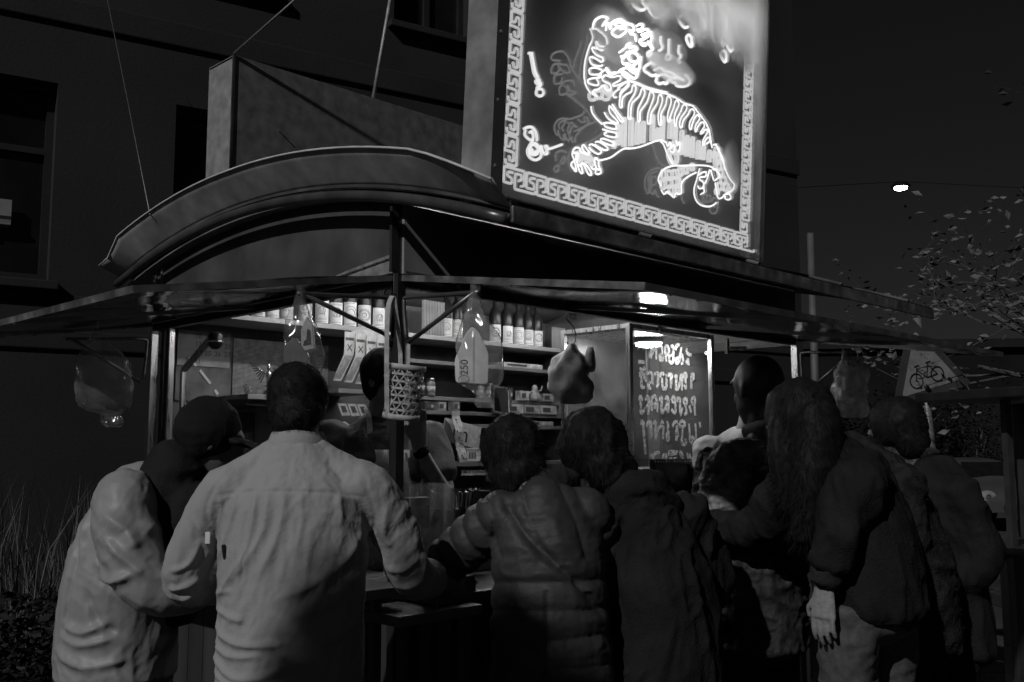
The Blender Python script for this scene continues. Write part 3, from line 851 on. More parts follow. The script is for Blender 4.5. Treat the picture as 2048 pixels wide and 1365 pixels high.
def rm(x, z):
    return (math.cos(bt_) * x - math.sin(bt_) * z, -.0185, cz - .075 + math.sin(bt_) * x + math.cos(bt_) * z)


for wx in (-.115, .115):
    bk.tube([rm(wx + .066 * math.cos(a * .3927), .066 * math.sin(a * .3927)) for a in range(16)], .0062, 6, closed=True)
for a, b_ in (((-.115, 0), (-.07, .115)), ((-.075, .095), (.055, .095)), ((-.073, .085), (.0, .0)), ((0, 0), (.115, 0)), ((0, 0), (.055, .125)), ((.055, .095), (.115, 0)), ((.03, .128), (.085, .128)), ((-.095, .125), (-.045, .128))):
    bk.tube([rm(*a), rm(*b_)], .0055, 6)
bk.build('bicycle_symbol', S_INK, pb)

# ------------------------------------------------------------------ thin street pole and wires
MBp = MB().tube([(3.05, 10.0, 0), (3.05, 10.0, 3.75)], [.05, .035], 8)
tag(MBp.build('thin_pole', mat('pole_grey', .09, .6), smooth=True), 'thin grey pole rising behind the roof at its far end', 'pole')

# ------------------------------------------------------------------ parked car, far right
CP = mat('car_paint', .085, .22, .3, 3, .1)
CG = mat('car_glass', .01, .05)
CB = mat('car_black', .015, .5)
CAR = thing('parked_car', 'small pale hatchback parked at the kerb with its rounded nose showing', 'car', (10.3, 22.4, -.12), R(-92.9))
# local x = forward, y = left
st = []
prof = [(-2.0, .48, .72, 1.0, .62), (-1.7, .35, .80, 1.32, .58), (-1.0, .3, .84, 1.50, .56), (0, .28, .86, 1.52, .56), (.6, .28, .86, 1.40, .60), (1.15, .28, .86, 1.06, .72), (1.6, .3, .82, .96, .68), (1.95, .36, .70, .80, .52), (2.05, .42, .58, .66, .42)]
rows = []
for x, zb, hw, zt, tw in prof:
    zm = min(.92, zt - .04)
    rows.append([(x, -hw * .92, zb), (x, -hw, zb + .15), (x, -hw, zm * .8), (x, -hw * .97, zm), (x, -tw * 1.02, zt - .06), (x, -tw * .7, zt), (x, tw * .7, zt), (x, tw * 1.02, zt - .06), (x, hw * .97, zm), (x, hw, zm * .8), (x, hw, zb + .15), (x, hw * .92, zb)])
mbc = MB().sheet(rows)
mbc.f.append(tuple(range(11, -1, -1)))
mbc.f.append(tuple((len(rows) - 1) * 12 + k for k in range(12)))
body = mbc.build('body', CP, CAR, smooth=True)
sm = body.modifiers.new('sub', 'SUBSURF')
sm.levels = sm.render_levels = 2
for s in (1, -1):
    for x in (-1.25, 1.3):
        m_ = Matrix.Rotation(R(90), 4, 'X')
        w = MB().lathe([(.2, -.1), (.31, -.1), (.33, -.06), (.33, .06), (.31, .1), (.2, .1)], (x, s * .78, .33), 24, m_).build('wheel', CB, CAR, smooth=True)
        rim = MB()
        for k in range(7):
            a = 2 * math.pi * k / 7
            rim.bar((x + .04 * math.cos(a), s * .885, .33 + .04 * math.sin(a)), (x + .2 * math.cos(a), s * .885, .33 + .2 * math.sin(a)), .05, .02, (0, 1, 0))
        rim.build('rim', STEEL, w)
    hl = MB()
    hl.lathe([(.0, -.02), (.11, .0), (.13, .03), (.1, .07), (.02, .09)], (0, 0, 0), 16, Matrix.Rotation(R(90), 4, 'Y') @ Matrix.Diagonal((1.0, 1.5, 1.0, 1.0)))
    h = hl.build('headlight', mat('headlight_glass', .35, .06, .4, 8, .3), CAR, smooth=True, loc=(1.9, s * .52, .72))
    MB().lathe([(.0, 0), (.045, .0), (.05, .03)], (0, 0, 0), 12, Matrix.Rotation(R(90), 4, 'Y')).build('lamp_bowl', CHROME, h, loc=(.06, 0, 0))
MB().box((-.9, -.845, 1.02), (.5, .845, 1.34)).build('side_window', CG, CAR)
MB().sheet([[(1.13, -.58, 1.08), (1.13, .58, 1.08)], [(.62, -.52, 1.40), (.62, .52, 1.40)]], .01).build('windscreen', CG, CAR)
MB().box((2.02, -.25, .45), (2.07, .25, .56)).build('grille', CB, CAR, bevel=.01)

# ------------------------------------------------------------------ unseen tree added behind the camera so its crown casts shade on the queue
tx, ty = -2.66, -1.38
ST_ = thing('added_shade_tree', 'slim unseen tree added behind the viewer, its dense crown casting shade on the shirt', 'tree', (tx, ty, 0))
MB().tube([(0, 0, 0), (.02, .01, 1.6), (-.01, .02, 3.3), (0, 0, 4.6)], [.07, .06, .05, .02], 10).build('trunk', BARK, ST_, smooth=True)


def crown_pt(r):
    while True:
        p = Vector((r.uniform(-1, 1), r.uniform(-1, 1), r.uniform(-1, 1)))
        if p.length < 1:
            return (p.x * .47, p.y * .47, 3.82 + p.z * .92)


leaf_cloud(3600, crown_pt, .07, 77).build('crown', LEAF_DARK, ST_)

# ------------------------------------------------------------------ low dark building across the street, far right
FR = thing('far_building', 'low dark building across the street behind the parked car', 'building', (3.0, 36.0, -.12), R(-6))
MB().box((0, 0, 0), (40, 5, 5.2)).build('wall', mat('far_wall', .012, .9, 0, .6, .4, .2, 10, spec=.1), FR)
MB().box((-.3, -.3, 5.2), (40.3, 5.3, 5.5)).build('roof_edge', mat('far_roof', .02, .9, 0, 1, .3, spec=.1), FR)
for k in range(9):
    w = MB().box((2 + k * 4.2, -.03, 1.2), (4.2 + k * 4.2, -.005, 3.9)).build('window', DARKGLASS, FR)
    MB().box((3.06 + k * 4.2, -.06, 1.2), (3.14 + k * 4.2, -.032, 3.9)).build('window_frame', FRAME, w)
# ------------------------------------------------------------------ the food stall
ST = thing('food_stall', 'dark food stall with barrel roof, raised steel flaps and crowded counters', 'food stall', K(0, 0, 0), PHI)
LEN, WID = 2.82, 1.90


def arch(g):
    return 2.555 - .118 * (g - .9) ** 2


# roof: barrel sheet in panels along the length, each panel a part of the roof
RG0, RG1 = -.66, 2.08
gs = [RG0 + (RG1 - RG0) * i / 28 for i in range(29)]
ROOFM = mat('roof_sheet', .11, .5, .4, 5, .35, .06, 60, rvar=.12)
roof = MB().sheet([[(-.10, g, arch(g) + .012) for g in gs], [(LEN + .25, g, arch(g) + .012) for g in gs]], -.018).build('roof', ROOFM, ST, smooth=False)
# seam ribs over the roof
for l in (.62, 1.34, 2.06, 2.78):
    MB().tube([(l, g, arch(g) + .034) for g in gs], .010, 6).build('seam_rib', ROOFM, roof)
# flared brim over the gable end
BRIM = mat('brim_sheet', .45, .42, .35, 8, .25, .05, 50, rvar=.1)
rows = []
for k in range(6):
    t = k / 5
    rows.append([(-.085 - .115 * t, g + .02 * t * (1 if g > .9 else -1), arch(g) + .008 + .125 * t ** 1.05 - (.07 * t if g > 1.9 else 0) - .05 * t * max(0, (-.30 - g) / .36)) for g in gs])
br = MB().sheet(rows, .006).build('brim', BRIM, roof, smooth=True)
MB().tube([rows[-1][i] for i in range(len(gs))], .0045, 6).build('brim_edge', mat('brim_rim', .6, .5, 0, 9, .2), br, smooth=True)
MB().tube([(-.115, g, arch(g) - .022) for g in gs], .020, 10).build('arch_tube', mat('arch_tube_metal', .10, .33, .5, 9, .3), roof, smooth=True)
# long edge trim under the sign
MB().box((-.10, RG0 - .014, arch(RG0) - .03), (LEN + .25, RG0, arch(RG0) + .022)).build('edge_trim', ALU, roof, bevel=.003)
# ceiling lining, with loose lighter strips showing under the overhang
MB().sheet([[(-.06, g, arch(g) - .016) for g in gs[1:]], [(LEN + .2, g, arch(g) - .016) for g in gs[1:]]], .008).build('ceiling_lining', mat('lining', .18, .6, 0, 3, .5, .1, 20), roof)
STRIP = mat('pale_strip', .7, .6, 0, 9, .5, .1, 30)
for (l0, l1, g0, g1) in ((.02, .95, -.60, -.49), (.55, 1.35, -.47, -.42), (.95, 1.6, -.62, -.56), (1.7, 2.1, -.58, -.53)):
    MB().sheet([[(l0, g0, arch(g0) - .028), ((l0 + l1) / 2, g0 + .01, arch(g0) - .031), (l1, g0 + .015, arch(g0) - .028)], [(l0 + .08, g1, arch(g1) - .028), ((l0 + l1) / 2 + .05, g1 + .01, arch(g1) - .031), (l1 - .12, g1 - .01, arch(g1) - .028)]], .003).build('lining_strip', STRIP, roof)

# gable ends
gg = [0.0 + WID * i / 20 for i in range(21)]
gab = [(g, arch(g) - .022) for g in gg]
for l0, l1 in ((-.012, .012), (LEN - .012, LEN + .012)):
    gp = MB().prism([(0, 2.175)] + gab + [(WID, 2.175)], l0, l1, 'x').build('gable_panel', PAINT_DARK, ST)
    if l0 < 0:
        MB().prism([(.0, 2.178), (.0, 2.25), (.26, 2.225), (.62, 2.178)], -.016, -.0125, 'x').build('trim_plate', GALV, gp)
        MB().bar((-.018, .02, 2.232), (-.018, .45, 2.192), .004, .006).build('trim_edge', STEEL, gp)
        MB().bar((-.02, .004, 2.18), (-.02, .004, arch(0) - .03), .014, .03).build('corner_strip', mat('corner_metal', .07, .4, .6, 8, .3), gp)
        for g in (1.86, 1.80):
            MB().bar((-.016, g, 2.18), (-.016, g, arch(g) - .03), .012, .012).build('upright_strip', ALU, gp)
# long fascias
for g0, g1, g in ((-.012, .012, 0), (WID - .012, WID + .012, WID)):
    fp = MB().box((.014, g0, 2.175), (LEN - .014, g1, arch(g) - .03)).build('fascia', mat('fascia_enamel', .28, .45, 0, 4, .3, .03, 40), ST)
    if g == 0:
        MB().box((.02, g0 - .004, 2.176), (LEN - .02, g0 - .001, 2.186)).build('drip_edge', ALU, fp)

# posts
PM = mat('post_metal', .12, .4, .6, 10, .3, .05, 60)
for k, (l, g) in enumerate(((0, 0), (LEN, 0), (0, WID), (LEN, WID))):
    z1 = 2.175
    p = MB().box((l - .019, g - .019, .0), (l + .019, g + .019, z1)).build('post', BLACK_METAL if k == 0 else STEEL, ST, bevel=.003)
    if k == 0:
        MB().bar((.0 - .021, -.01, 2.10), (-.021, -.01, 2.172), .003, .018).build('corner_bracket', ALU, p)
# second upright inside the far-left corner and its cranked brace
MB().box((.045, WID - .075, .2), (.075, WID - .045, 2.14)).build('inner_upright', STEEL, ST, bevel=.003)
MB().bar((.08, WID - .16, 1.20), (.08, WID - .16, 1.93), .022, .022).build('brace_upright', STEEL, ST)
MB().bar((.08, WID - .16, 1.93), (.08, WID - .44, 2.08), .022, .022).build('brace_arm', STEEL, ST)
# header beams where the flaps hinge
for a, b in (((0, 0), (LEN, 0)), ((0, 0), (0, WID)), ((0, WID), (LEN, WID)), ((LEN, 0), (LEN, WID))):
    pa, pb_ = Vector((*a, 2.15)), Vector((*b, 2.15))
    d = (pb_ - pa).normalized()
    MB().bar(pa + d * .02, pb_ - d * .02, .032, .044).build('header_beam', mat('header_metal', .05, .4, .5, 8, .3), ST)

# raised flaps: polished sheet in an angle frame with rivets
def flap(p00, p01, p11, p10, nm, bars):
    """p00-p01 is the hinge edge, p10-p11 the outer edge (stall coordinates)"""
    p00, p01, p11, p10 = [Vector(p) for p in (p00, p01, p11, p10)]
    rows = [[p00.lerp(p01, j / 14).lerp(p10.lerp(p11, j / 14), i / 8) + Vector((0, 0, .012 * math.sin(j * 1.7 + i * .6) * math.sin(i / 8 * math.pi))) for j in range(15)] for i in range(9)]
    sh = MB().sheet(rows, .003).build('flap', CHROME_FLAP, ST, smooth=True)
    nrm = (p01 - p00).cross(p10 - p00).normalized()
    if nrm.z > 0:
        nrm = -nrm
    out = (p10 - p00).normalized()
    side = (p01 - p00).normalized()
    for k, (a, b, w) in enumerate(((p00, p10, side), (p01, p11, -side), (p10, p11, -out))):
        e = MB()
        off = nrm * .010
        e.bar(a + w * .012 + off, b + w * .012 + off, .024, .004, nrm)
        e.bar(a + nrm * .004, b + nrm * .004, .004, .022, nrm)
        fr_ = e.build('flap_frame', ALU if k else ALU, sh)
        n = int((b - a).length / .135)
        for i in range(1, n):
            c = a.lerp(b, i / n) + w * .012 + nrm * .013
            MB().lathe([(.007, -.002), (.006, .002), (.002, .004)], c, 8, nrm.to_track_quat('Z', 'Y').to_matrix().to_4x4()).build('rivet', BLACK_METAL, fr_)
    for t in bars:
        a, b = p00.lerp(p01, t), p10.lerp(p11, t)
        MB().bar(a + nrm * .014, b + nrm * .014, .026, .016, nrm).build('flap_rib', mat('flap_rib_metal', .25, .35, .9, 8, .3), sh)
    return sh


CHROME_FLAP = mat('flap_steel', .30, .13, 1.0, 3, .3, .03, 9, rvar=.05)
flap((0, -.02, 2.162), (LEN, -.02, 2.162), (LEN, -1.09, 2.008), (0, -1.09, 2.008), 'long', (.33, .66))
flap((-.02, 0, 2.162), (-.02, WID, 2.162), (-.97, WID, 2.012), (-.97, 0, 2.012), 'end', (.5,))
# swivel brackets that hold the flaps up
TB = mat('bracket_tube', .16, .35, .7, 9, .3)


def bracket(base, tip, low, name='flap_bracket'):
    base, tip, low = Vector(base), Vector(tip), Vector(low)
    m = MB()
    m.tube(smooth_line([low + (base - low) * .1, low.lerp(base, .85), base + (tip - base) * .06, base.lerp(tip, .5), tip], 5), .0085, 8)
    m.tube([tip + (base - tip) * .06, tip.lerp(low, .97)], .0085, 8)
    return m.build(name, TB, ST, smooth=True)


bracket((0, -.03, 2.085), (.0, -.42, 2.062), (0, -.05, 1.92))
bracket((-.03, 0, 2.085), (-.42, 0, 2.056), (-.045, 0, 1.95))
bracket((LEN, -.03, 2.085), (LEN, -.35, 2.065), (LEN, -.04, 1.85))
bracket((-.03, WID, 2.085), (-.42, WID, 2.056), (-.045, WID, 1.87))

# floor, lower panels, counters
MB().box((.025, .035, .14), (LEN - .025, WID - .025, .30)).build('stall_floor', WOOD_DARK, ST)
for k in range(22):
    l0 = .03 + k * .1255
    MB().box((l0, .012, .2), (l0 + .119, .03, 1.06)).build('front_plank', WOOD_DARK, ST, bevel=.003)
for k in range(14):
    g0 = .035 + k * .131
    MB().box((.012, g0, .2), (.03, g0 + .124, 1.06)).build('end_plank', WOOD_DARK, ST, bevel=.003)
MB().box((-.12, -.36, 1.065), (LEN, .16, 1.095)).build('counter_top', mat('counter_steel', .16, .4, .6, 7, .3, .03, 40, rvar=.12), ST, bevel=.004)
MB().box((-.37, .17, 1.065), (.16, WID, 1.095)).build('counter_top', MATS['counter_steel'], ST, bevel=.004)
for l in (.35, 1.2, 2.1):
    MB().bar((l, -.30, 1.055), (l, -.01, .75), .03, .03).build('counter_strut', BLACK_METAL, ST)
# inner walls
MB().box((.03, WID - .05, .3), (LEN - .03, WID - .022, 2.16)).build('back_wall', mat('back_wall_board', .10, .6, 0, 4, .35, .1, 30), ST)
MB().box((.03, WID - .05, 2.162), (LEN - .03, WID - .022, 2.41)).build('back_wall_upper', MATS['back_wall_board'], ST)
MB().box((LEN - .05, .9, .3), (LEN - .024, WID - .052, 2.40)).build('end_wall', MATS['back_wall_board'], ST)
# shelves on the back wall
MB().box((.09, 1.55, 2.178), (LEN - .08, WID - .052, 2.203)).build('bottle_shelf', WOOD_PALE, ST, bevel=.003)
SHB = mat('shelf_board', .16, .55, 0, 8, .4, .1, 50, stretch=(.2, 1, 1))
for z, l0, l1, d in ((1.86, 1.36, 2.72, .20), (1.775, 1.36, 2.72, .26), (1.70, 1.30, 2.72, .30)):
    MB().box((l0, WID - .052 - d, z - .022), (l1, WID - .052, z)).build('shelf', SHB, ST, bevel=.003)
for l in (1.36, 2.70):
    MB().box((l - .012, WID - .30, 1.30), (l + .012, WID - .054, 2.176)).build('shelf_side', SHB, ST)
# small shelf for the figurine and its side board
MB().box((.32, 1.55, 1.795), (.60, WID - .052, 1.82)).build('figurine_shelf', WOOD_PALE, ST, bevel=.003)
MB().box((.34, 1.60, 1.768), (.56, WID - .054, 1.793)).build('shelf_rail', WOOD_MID, ST)
MB().box((.54, 1.64, 1.30), (.575, WID - .054, 1.767)).build('shelf_leg', WOOD_PALE, ST)
MB().box((.83, 1.52, 1.845), (1.08, WID - .052, 1.868)).build('card_shelf', WOOD_PALE, ST, bevel=.003)
# reed mat on the back wall: thin slats
RM = mat('reed', .30, .6, 0, 30, .35, .1, 90)
rmt = MB()
for k in range(58):
    z = 1.745 + k * .0066
    rmt.tube([(.40, WID - .058, z), (.985, WID - .058, z + RNG.uniform(-.001, .001))], .0031, 5)
tag(rmt.build('reed_mat', RM, ST), kind='stuff')
# fluorescent tube under the ceiling and the lamp inside the glass case
tl = MB().tube([(.35, 1.10, 2.472), (1.75, 1.10, 2.472)], .013, 10).build('tube_light', emission('tube_light_glow', 48.0), ST, smooth=True)
MB().box((.3, 1.07, 2.488), (1.8, 1.13, 2.522)).build('tube_light_housing', WHITE, ST)
tl2 = MB().tube([(1.95, 1.25, 2.455), (2.6, 1.25, 2.455)], .013, 10).build('tube_light', MATS['tube_light_glow'], ST, smooth=True)
MB().box((1.9, 1.22, 2.47), (2.65, 1.28, 2.505)).build('tube_light_housing', WHITE, ST)

tl3 = MB().tube([(.25, .34, 2.425), (1.35, .34, 2.425)], .013, 10).build('tube_light', emission('front_tube_glow', 30.0), ST, smooth=True)
MB().box((.2, .31, 2.44), (1.4, .37, 2.475)).build('tube_light_housing', WHITE, ST)

# glass case on the counter with painted lettering on its pane
GC = thing('glass_case', 'steel framed glass case with white hand-painted lettering on its front pane', 'display case', K(1.39, .05, 1.097), PHI)
CW, CD, CH = .665, .40, 1.03
for (x, y) in ((0, 0), (CW, 0), (0, CD), (CW, CD)):
    MB().box((x - .012, y - .012, 0), (x + .012, y + .012, CH)).build('case_post', STEEL, GC, bevel=.002)
for (a, b) in (((0, 0), (CW, 0)), ((CW, 0), (CW, CD)), ((CW, CD), (0, CD)), ((0, CD), (0, 0))):
    for z in (.01, CH - .01):
        MB().bar((*a, z), (*b, z), .02, .02).build('case_rail', STEEL, GC)
GLASS = clear('case_glass', .95, .5, .03, 1.0, .8, 5)
pane = MB().box((.012, -.004, .02), (CW - .012, .0, CH - .02)).build('front_pane', GLASS, GC)
MB().box((-.004, .012, .02), (.0, CD - .012, CH - .02)).build('side_pane', clear('case_glass_dirty', .86, .4, .08, .9, .8, 8), GC)
MB().box((CW, .012, .02), (CW + .004, CD - .012, CH - .02)).build('side_pane', GLASS, GC)
MB().box((.012, CD - .004, .02), (CW - .012, CD, CH - .02)).build('rear_panel', mat('case_back', .03, .3, .2, 4, .4), GC)
MB().box((.012, .012, CH - .028), (CW - .012, CD - .012, CH - .022)).build('case_top', STEEL, GC)
MB().box((.012, .012, .36), (CW - .012, CD - .01, .366)).build('case_shelf', STEEL, GC)
MB().box((.0, .0, -.0), (CW, CD, .012)).build('case_base', STEEL, GC)
lamp = MB().lathe([(.07, .012), (.075, .0), (.072, -.006)], (.36, .16, CH - .046), 24).build('case_lamp', WHITE, GC, smooth=True)
MB().lathe([(.064, 0), (.062, -.012), (.03, -.018), (.002, -.019)], (.36, .16, CH - .053), 24).build('lamp_diffuser', emission('case_lamp_glow', 100.0), lamp, smooth=True)
# lettering: brushed white strokes on the inside of the pane
PAINTW = clear('white_brush_paint', .12, .92, .5, 1.0, .9, 60, .6)


def stroke(pts, w, rg):
    P = smooth_line([(a, b) for a, b in pts], 4)
    rows = [[], []]
    for i, p in enumerate(P):
        a, b = P[max(i - 1, 0)], P[min(i + 1, len(P) - 1)]
        t = (b - a)
        t = t.normalized() if t.length > 1e-6 else Vector((1, 0, 0))
        n = Vector((-t.y, t.x, 0))
        ww = w * (.75 + .35 * math.sin(math.pi * (i + .5) / len(P))) * rg.uniform(.88, 1.1)
        rows[0].append(p + n * ww / 2)
        rows[1].append(p - n * ww / 2)
    return rows


rg = random.Random(3)
for si, s in enumerate(PANE_STROKES):
    r2 = stroke(s, .0165, rg)
    MB().sheet([[(q.x, .0025 + (si % 5) * .0012, q.y - 1.097) for q in row] for row in r2], .0008).build('painted_stroke', PAINTW, pane)
# ------------------------------------------------------------------ neon sign on the roof edge
NS = thing('neon_sign', 'big roof sign box with a glowing neon tiger and meander border behind fogged acrylic', 'neon sign', K(-.077, -.6, 2.345), rot=(.06, 0, PHI))
SW, SH, SD = 1.54, 1.125, .19
# local: x along the sign, y into the box, z up; the pane is at y = 0
MB().box((0, .105, 0), (SW, .115, SH)).build('back_panel', mat('sign_back_panel', .13, .55, 0, 5, .3, .05, 30), NS)
MB().box((-.004, .012, -.002), (.0, SD, SH)).build('side_panel', mat('sign_side', .30, .45, .3, 7, .35, .05, 60, rvar=.15), NS)
MB().box((SW, .012, -.002), (SW + .004, SD, SH)).build('side_panel', MATS['sign_side'], NS)
MB().box((-.004, .012, SH), (SW + .004, SD, SH + .004)).build('top_panel', MATS['sign_side'], NS)
MB().box((-.004, .012, -.008), (SW + .004, SD, -.003)).build('bottom_panel', MATS['sign_side'], NS)
MB().box((.002, SD - .01, 0), (SW - .002, SD, SH)).build('rear_panel', MATS['sign_side'], NS)
sf = MB()
sf.box((-.0075, -.006, -.012), (-.0045, .045, SH + .004)).build('side_frame', BLACK_METAL, NS)
MB().box((SW + .0045, -.006, -.012), (SW + .0075, .03, SH + .004)).build('side_frame', BLACK_METAL, NS)
MB().box((-.004, -.008, -.014), (SW + .004, .01, -.0085)).build('bottom_frame', ALU, NS)
for z in (.09, .30, .52, .74, .96):
    MB().lathe([(.007, 0), (.006, .003), (.001, .004)], (-.0076, .028, z), 10, Matrix.Rotation(R(-90), 4, 'Y')).build('screw', STEEL, NS)
for x in (.05, SW - .05):
    MB().box((x - .02, -.01, -.055), (x + .02, .05, -.015)).build('foot_bracket', BLACK_METAL, NS, bevel=.004)

# pane: clear acrylic, milky with condensation at the top right
def sign_pane():
    m, nt, out = nodes_of('fogged_acrylic')
    N, Lk = nt.nodes, nt.links

    def M(op, a, b=None, c=None):
        n = N.new('ShaderNodeMath')
        n.operation = op
        for i, x in enumerate((a, b, c)):
            if x is None:
                continue
            if isinstance(x, (int, float)):
                n.inputs[i].default_value = x
            else:
                Lk.new(x, n.inputs[i])
        return n.outputs[0]

    def S(x, e0, e1):
        n = N.new('ShaderNodeMapRange')
        n.interpolation_type = 'SMOOTHSTEP'
        n.inputs['From Min'].default_value = e0
        n.inputs['From Max'].default_value = e1
        Lk.new(x, n.inputs[0])
        return n.outputs[0]

    tc = N.new('ShaderNodeTexCoord')
    sp = N.new('ShaderNodeSeparateXYZ')
    Lk.new(tc.outputs['Object'], sp.inputs[0])
    u, v = sp.outputs[0], sp.outputs[2]
    nz = N.new('ShaderNodeTexNoise')
    nz.inputs['Scale'].default_value = 7
    nz.inputs['Detail'].default_value = 5
    Lk.new(tc.outputs['Object'], nz.inputs['Vector'])
    n1 = M('SUBTRACT', nz.outputs['Fac'], .5)
    # condensation line falls from (0.6, 0.80) at the top to the right side
    nn = M('MULTIPLY', n1, .2)
    d1 = M('ADD', M('SUBTRACT', v, .80), nn)
    f1 = S(d1, -.03, .05)
    d2 = M('ADD', M('SUBTRACT', u, 1.40), M('MULTIPLY', nn, .5))
    f2 = M('MULTIPLY', S(d2, .0, .1), S(v, .28, .75))

    def blob(cu, cv, ru, rv, e0=1.25, e1=.55):
        q = M('ADD', M('POWER', M('DIVIDE', M('SUBTRACT', u, cu), ru), 2.0), M('POWER', M('DIVIDE', M('SUBTRACT', v, cv), rv), 2.0))
        q = M('ADD', q, M('MULTIPLY', n1, 1.2))
        n = N.new('ShaderNodeMapRange')
        n.interpolation_type = 'SMOOTHSTEP'
        n.inputs['From Min'].default_value = e1
        n.inputs['From Max'].default_value = e0
        n.inputs['To Min'].default_value = 1
        n.inputs['To Max'].default_value = 0
        Lk.new(q, n.inputs[0])
        return n.outputs[0]

    fs_ = [f2, M('MULTIPLY', blob(.50, .66, .15, .10), .42), M('MULTIPLY', blob(.86, .635, .15, .06), .75), M('MULTIPLY', blob(.84, .72, .12, .07), .4), M('MULTIPLY', blob(1.29, .34, .07, .12), .4)]
    f = f1
    for e in fs_:
        f = M('MAXIMUM', f, e)
    base = M('ADD', .045, M('MULTIPLY', nz.outputs['Fac'], .05))
    f = M('MINIMUM', M('MAXIMUM', base, f), .95)
    tr = N.new('ShaderNodeBsdfTransparent')
    rf = N.new('ShaderNodeBsdfRefraction')
    rf.inputs['Roughness'].default_value = .38
    rf.inputs['IOR'].default_value = 1.18
    m0 = N.new('ShaderNodeMixShader')
    m0.inputs[0].default_value = .22
    Lk.new(tr.outputs[0], m0.inputs[1])
    Lk.new(rf.outputs[0], m0.inputs[2])
    tl = N.new('ShaderNodeBsdfTranslucent')
    tl.inputs[0].default_value = grey(.95)
    m1 = N.new('ShaderNodeMixShader')
    Lk.new(f, m1.inputs[0])
    Lk.new(m0.outputs[0], m1.inputs[1])
    Lk.new(tl.outputs[0], m1.inputs[2])
    gl = N.new('ShaderNodeBsdfGlossy')
    gl.inputs['Roughness'].default_value = .06
    m2 = N.new('ShaderNodeMixShader')
    Lk.new(schlick(nt, .03), m2.inputs[0])
    Lk.new(m1.outputs[0], m2.inputs[1])
    Lk.new(gl.outputs[0], m2.inputs[2])
    Lk.new(m2.outputs[0], out.inputs[0])
    return m


MB().sheet([[(0, -.001, 0), (SW, -.001, 0)], [(0, -.001, SH), (SW, -.001, SH)]]).build('front_pane', sign_pane(), NS)

# tubes
NE = {'b': emission('neon_bright', 1.35), 'h': emission('neon_head', 2.6), 'f': emission('neon_fill', .75), 's': emission('neon_symbol', .95), 'g': emission('neon_fogged', 1.3), 'G': emission('neon_deep', 1.7), 'B': emission('neon_border', .55),
      'u': emission('unlit_tube_glow', .17)}  # unlit tubes given emission in place of light caught from their neighbours
RAD = {'b': .0035, 'h': .0042, 'f': .0062, 's': .0050, 'g': .0055, 'u': .0036, 'B': .0046}
NAME = {'b': 'tiger_tube', 'h': 'tiger_head_tube', 'f': 'tiger_belly_tube', 's': 'symbol_tube', 'g': 'cloud_tube', 'u': 'unlit_tube'}
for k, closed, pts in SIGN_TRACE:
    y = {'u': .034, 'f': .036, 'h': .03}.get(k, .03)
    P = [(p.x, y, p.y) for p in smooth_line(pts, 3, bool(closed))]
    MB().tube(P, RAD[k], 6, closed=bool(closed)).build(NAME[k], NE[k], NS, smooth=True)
# more tubes high on the sign, above the frame and behind the condensation
rg = random.Random(9)
for k in range(15):
    cu, cv = .55 + .066 * k + rg.uniform(-.02, .02), 1.0 + rg.uniform(-.05, .06)
    w, h = rg.uniform(.03, .05), rg.uniform(.05, .09)
    P = [(cu + w * math.cos(a * .6), .085, cv + h * math.sin(a * .6)) for a in range(10)]
    MB().tube(P, .0058, 6).build('cloud_tube', NE['G'], NS, smooth=True)

# meander border: one unit shared by every repeat
cap = [(.44, .76), (.22, .76), (.20, .56), (.40, .50), (.40, .24), (.05, .24), (.05, .96), (.95, .96), (.95, .28), (.80, .24)]
cup = [(.70, .42), (.72, .52), (.82, .50), (.82, .76), (.54, .76), (.54, .04), (1.46, .04), (1.46, .20)]


def corner_line(pts, r=.06):
    out = []
    for i, p in enumerate(pts):
        p = Vector((*p, 0))
        if 0 < i < len(pts) - 1:
            a, b = Vector((*pts[i - 1], 0)), Vector((*pts[i + 1], 0))
            p0 = p + (a - p).normalized() * min(r, (a - p).length * .45)
            p1 = p + (b - p).normalized() * min(r, (b - p).length * .45)
            out += [p0, p0 * .25 + p * .5 + p1 * .25, p1]
        else:
            out.append(p)
    return out


PU, PH = .1035, .070
um = MB()
for seg in (cap, cup):
    um.tube([(p.x * PU, 0, p.y * PH) for p in corner_line(seg)], .0046, 6)
unit = um.build('border_tube', NE['B'], NS, smooth=True)
unit.location = (.03, .03, .03)
placed = []
for k in range(1, 14):
    placed.append(((.03 + k * PU, .03, .03), 0))
nv = 10
for k in range(nv):                                   # left upright, read upwards
    placed.append(((.022, .03, .205 + k * .1015), R(90)))
for k in range(nv):                                   # right upright
    placed.append(((1.485, .03, .102 + k * .1015), R(-90)))
for loc, ry in placed:
    o = unit.copy()
    COL.objects.link(o)
    o.location = loc
    o.rotation_euler = (0, ry, 0)
    o.parent = NS

# ------------------------------------------------------------------ plain sign box standing on the roof behind it
SB = thing('roof_box', 'plain riveted sheet metal box standing on the roof beside the neon sign', 'roof box', K(.05, 1.30, 2.55), PHI)
BOXM = mat('box_sheet', .24, .5, .15, 16, .3, .05, 120, rvar=.15, detail=8)
bl, bt, bh = 1.75, .23, .825
MB().box((0, 0, 0), (bl, .004, bh)).build('face_panel', BOXM, SB)
MB().box((0, bt - .004, 0), (bl, bt, bh)).build('face_panel', BOXM, SB)
MB().box((-.001, .005, 0), (.004, bt - .005, bh - .012)).build('end_panel', mat('box_end_sheet', .30, .5, .15, 14, .25, .05, 120, rvar=.1), SB)
MB().box((bl - .004, .005, 0), (bl + .001, bt - .005, bh)).build('end_panel', MATS['box_end_sheet'], SB)
MB().box((.002, .002, bh), (bl, bt, bh + .004)).build('top_panel', BOXM, SB)
MB().box((-.005, -.005, 0), (.006, .0045, bh + .004)).build('corner_edge', STEEL, SB)
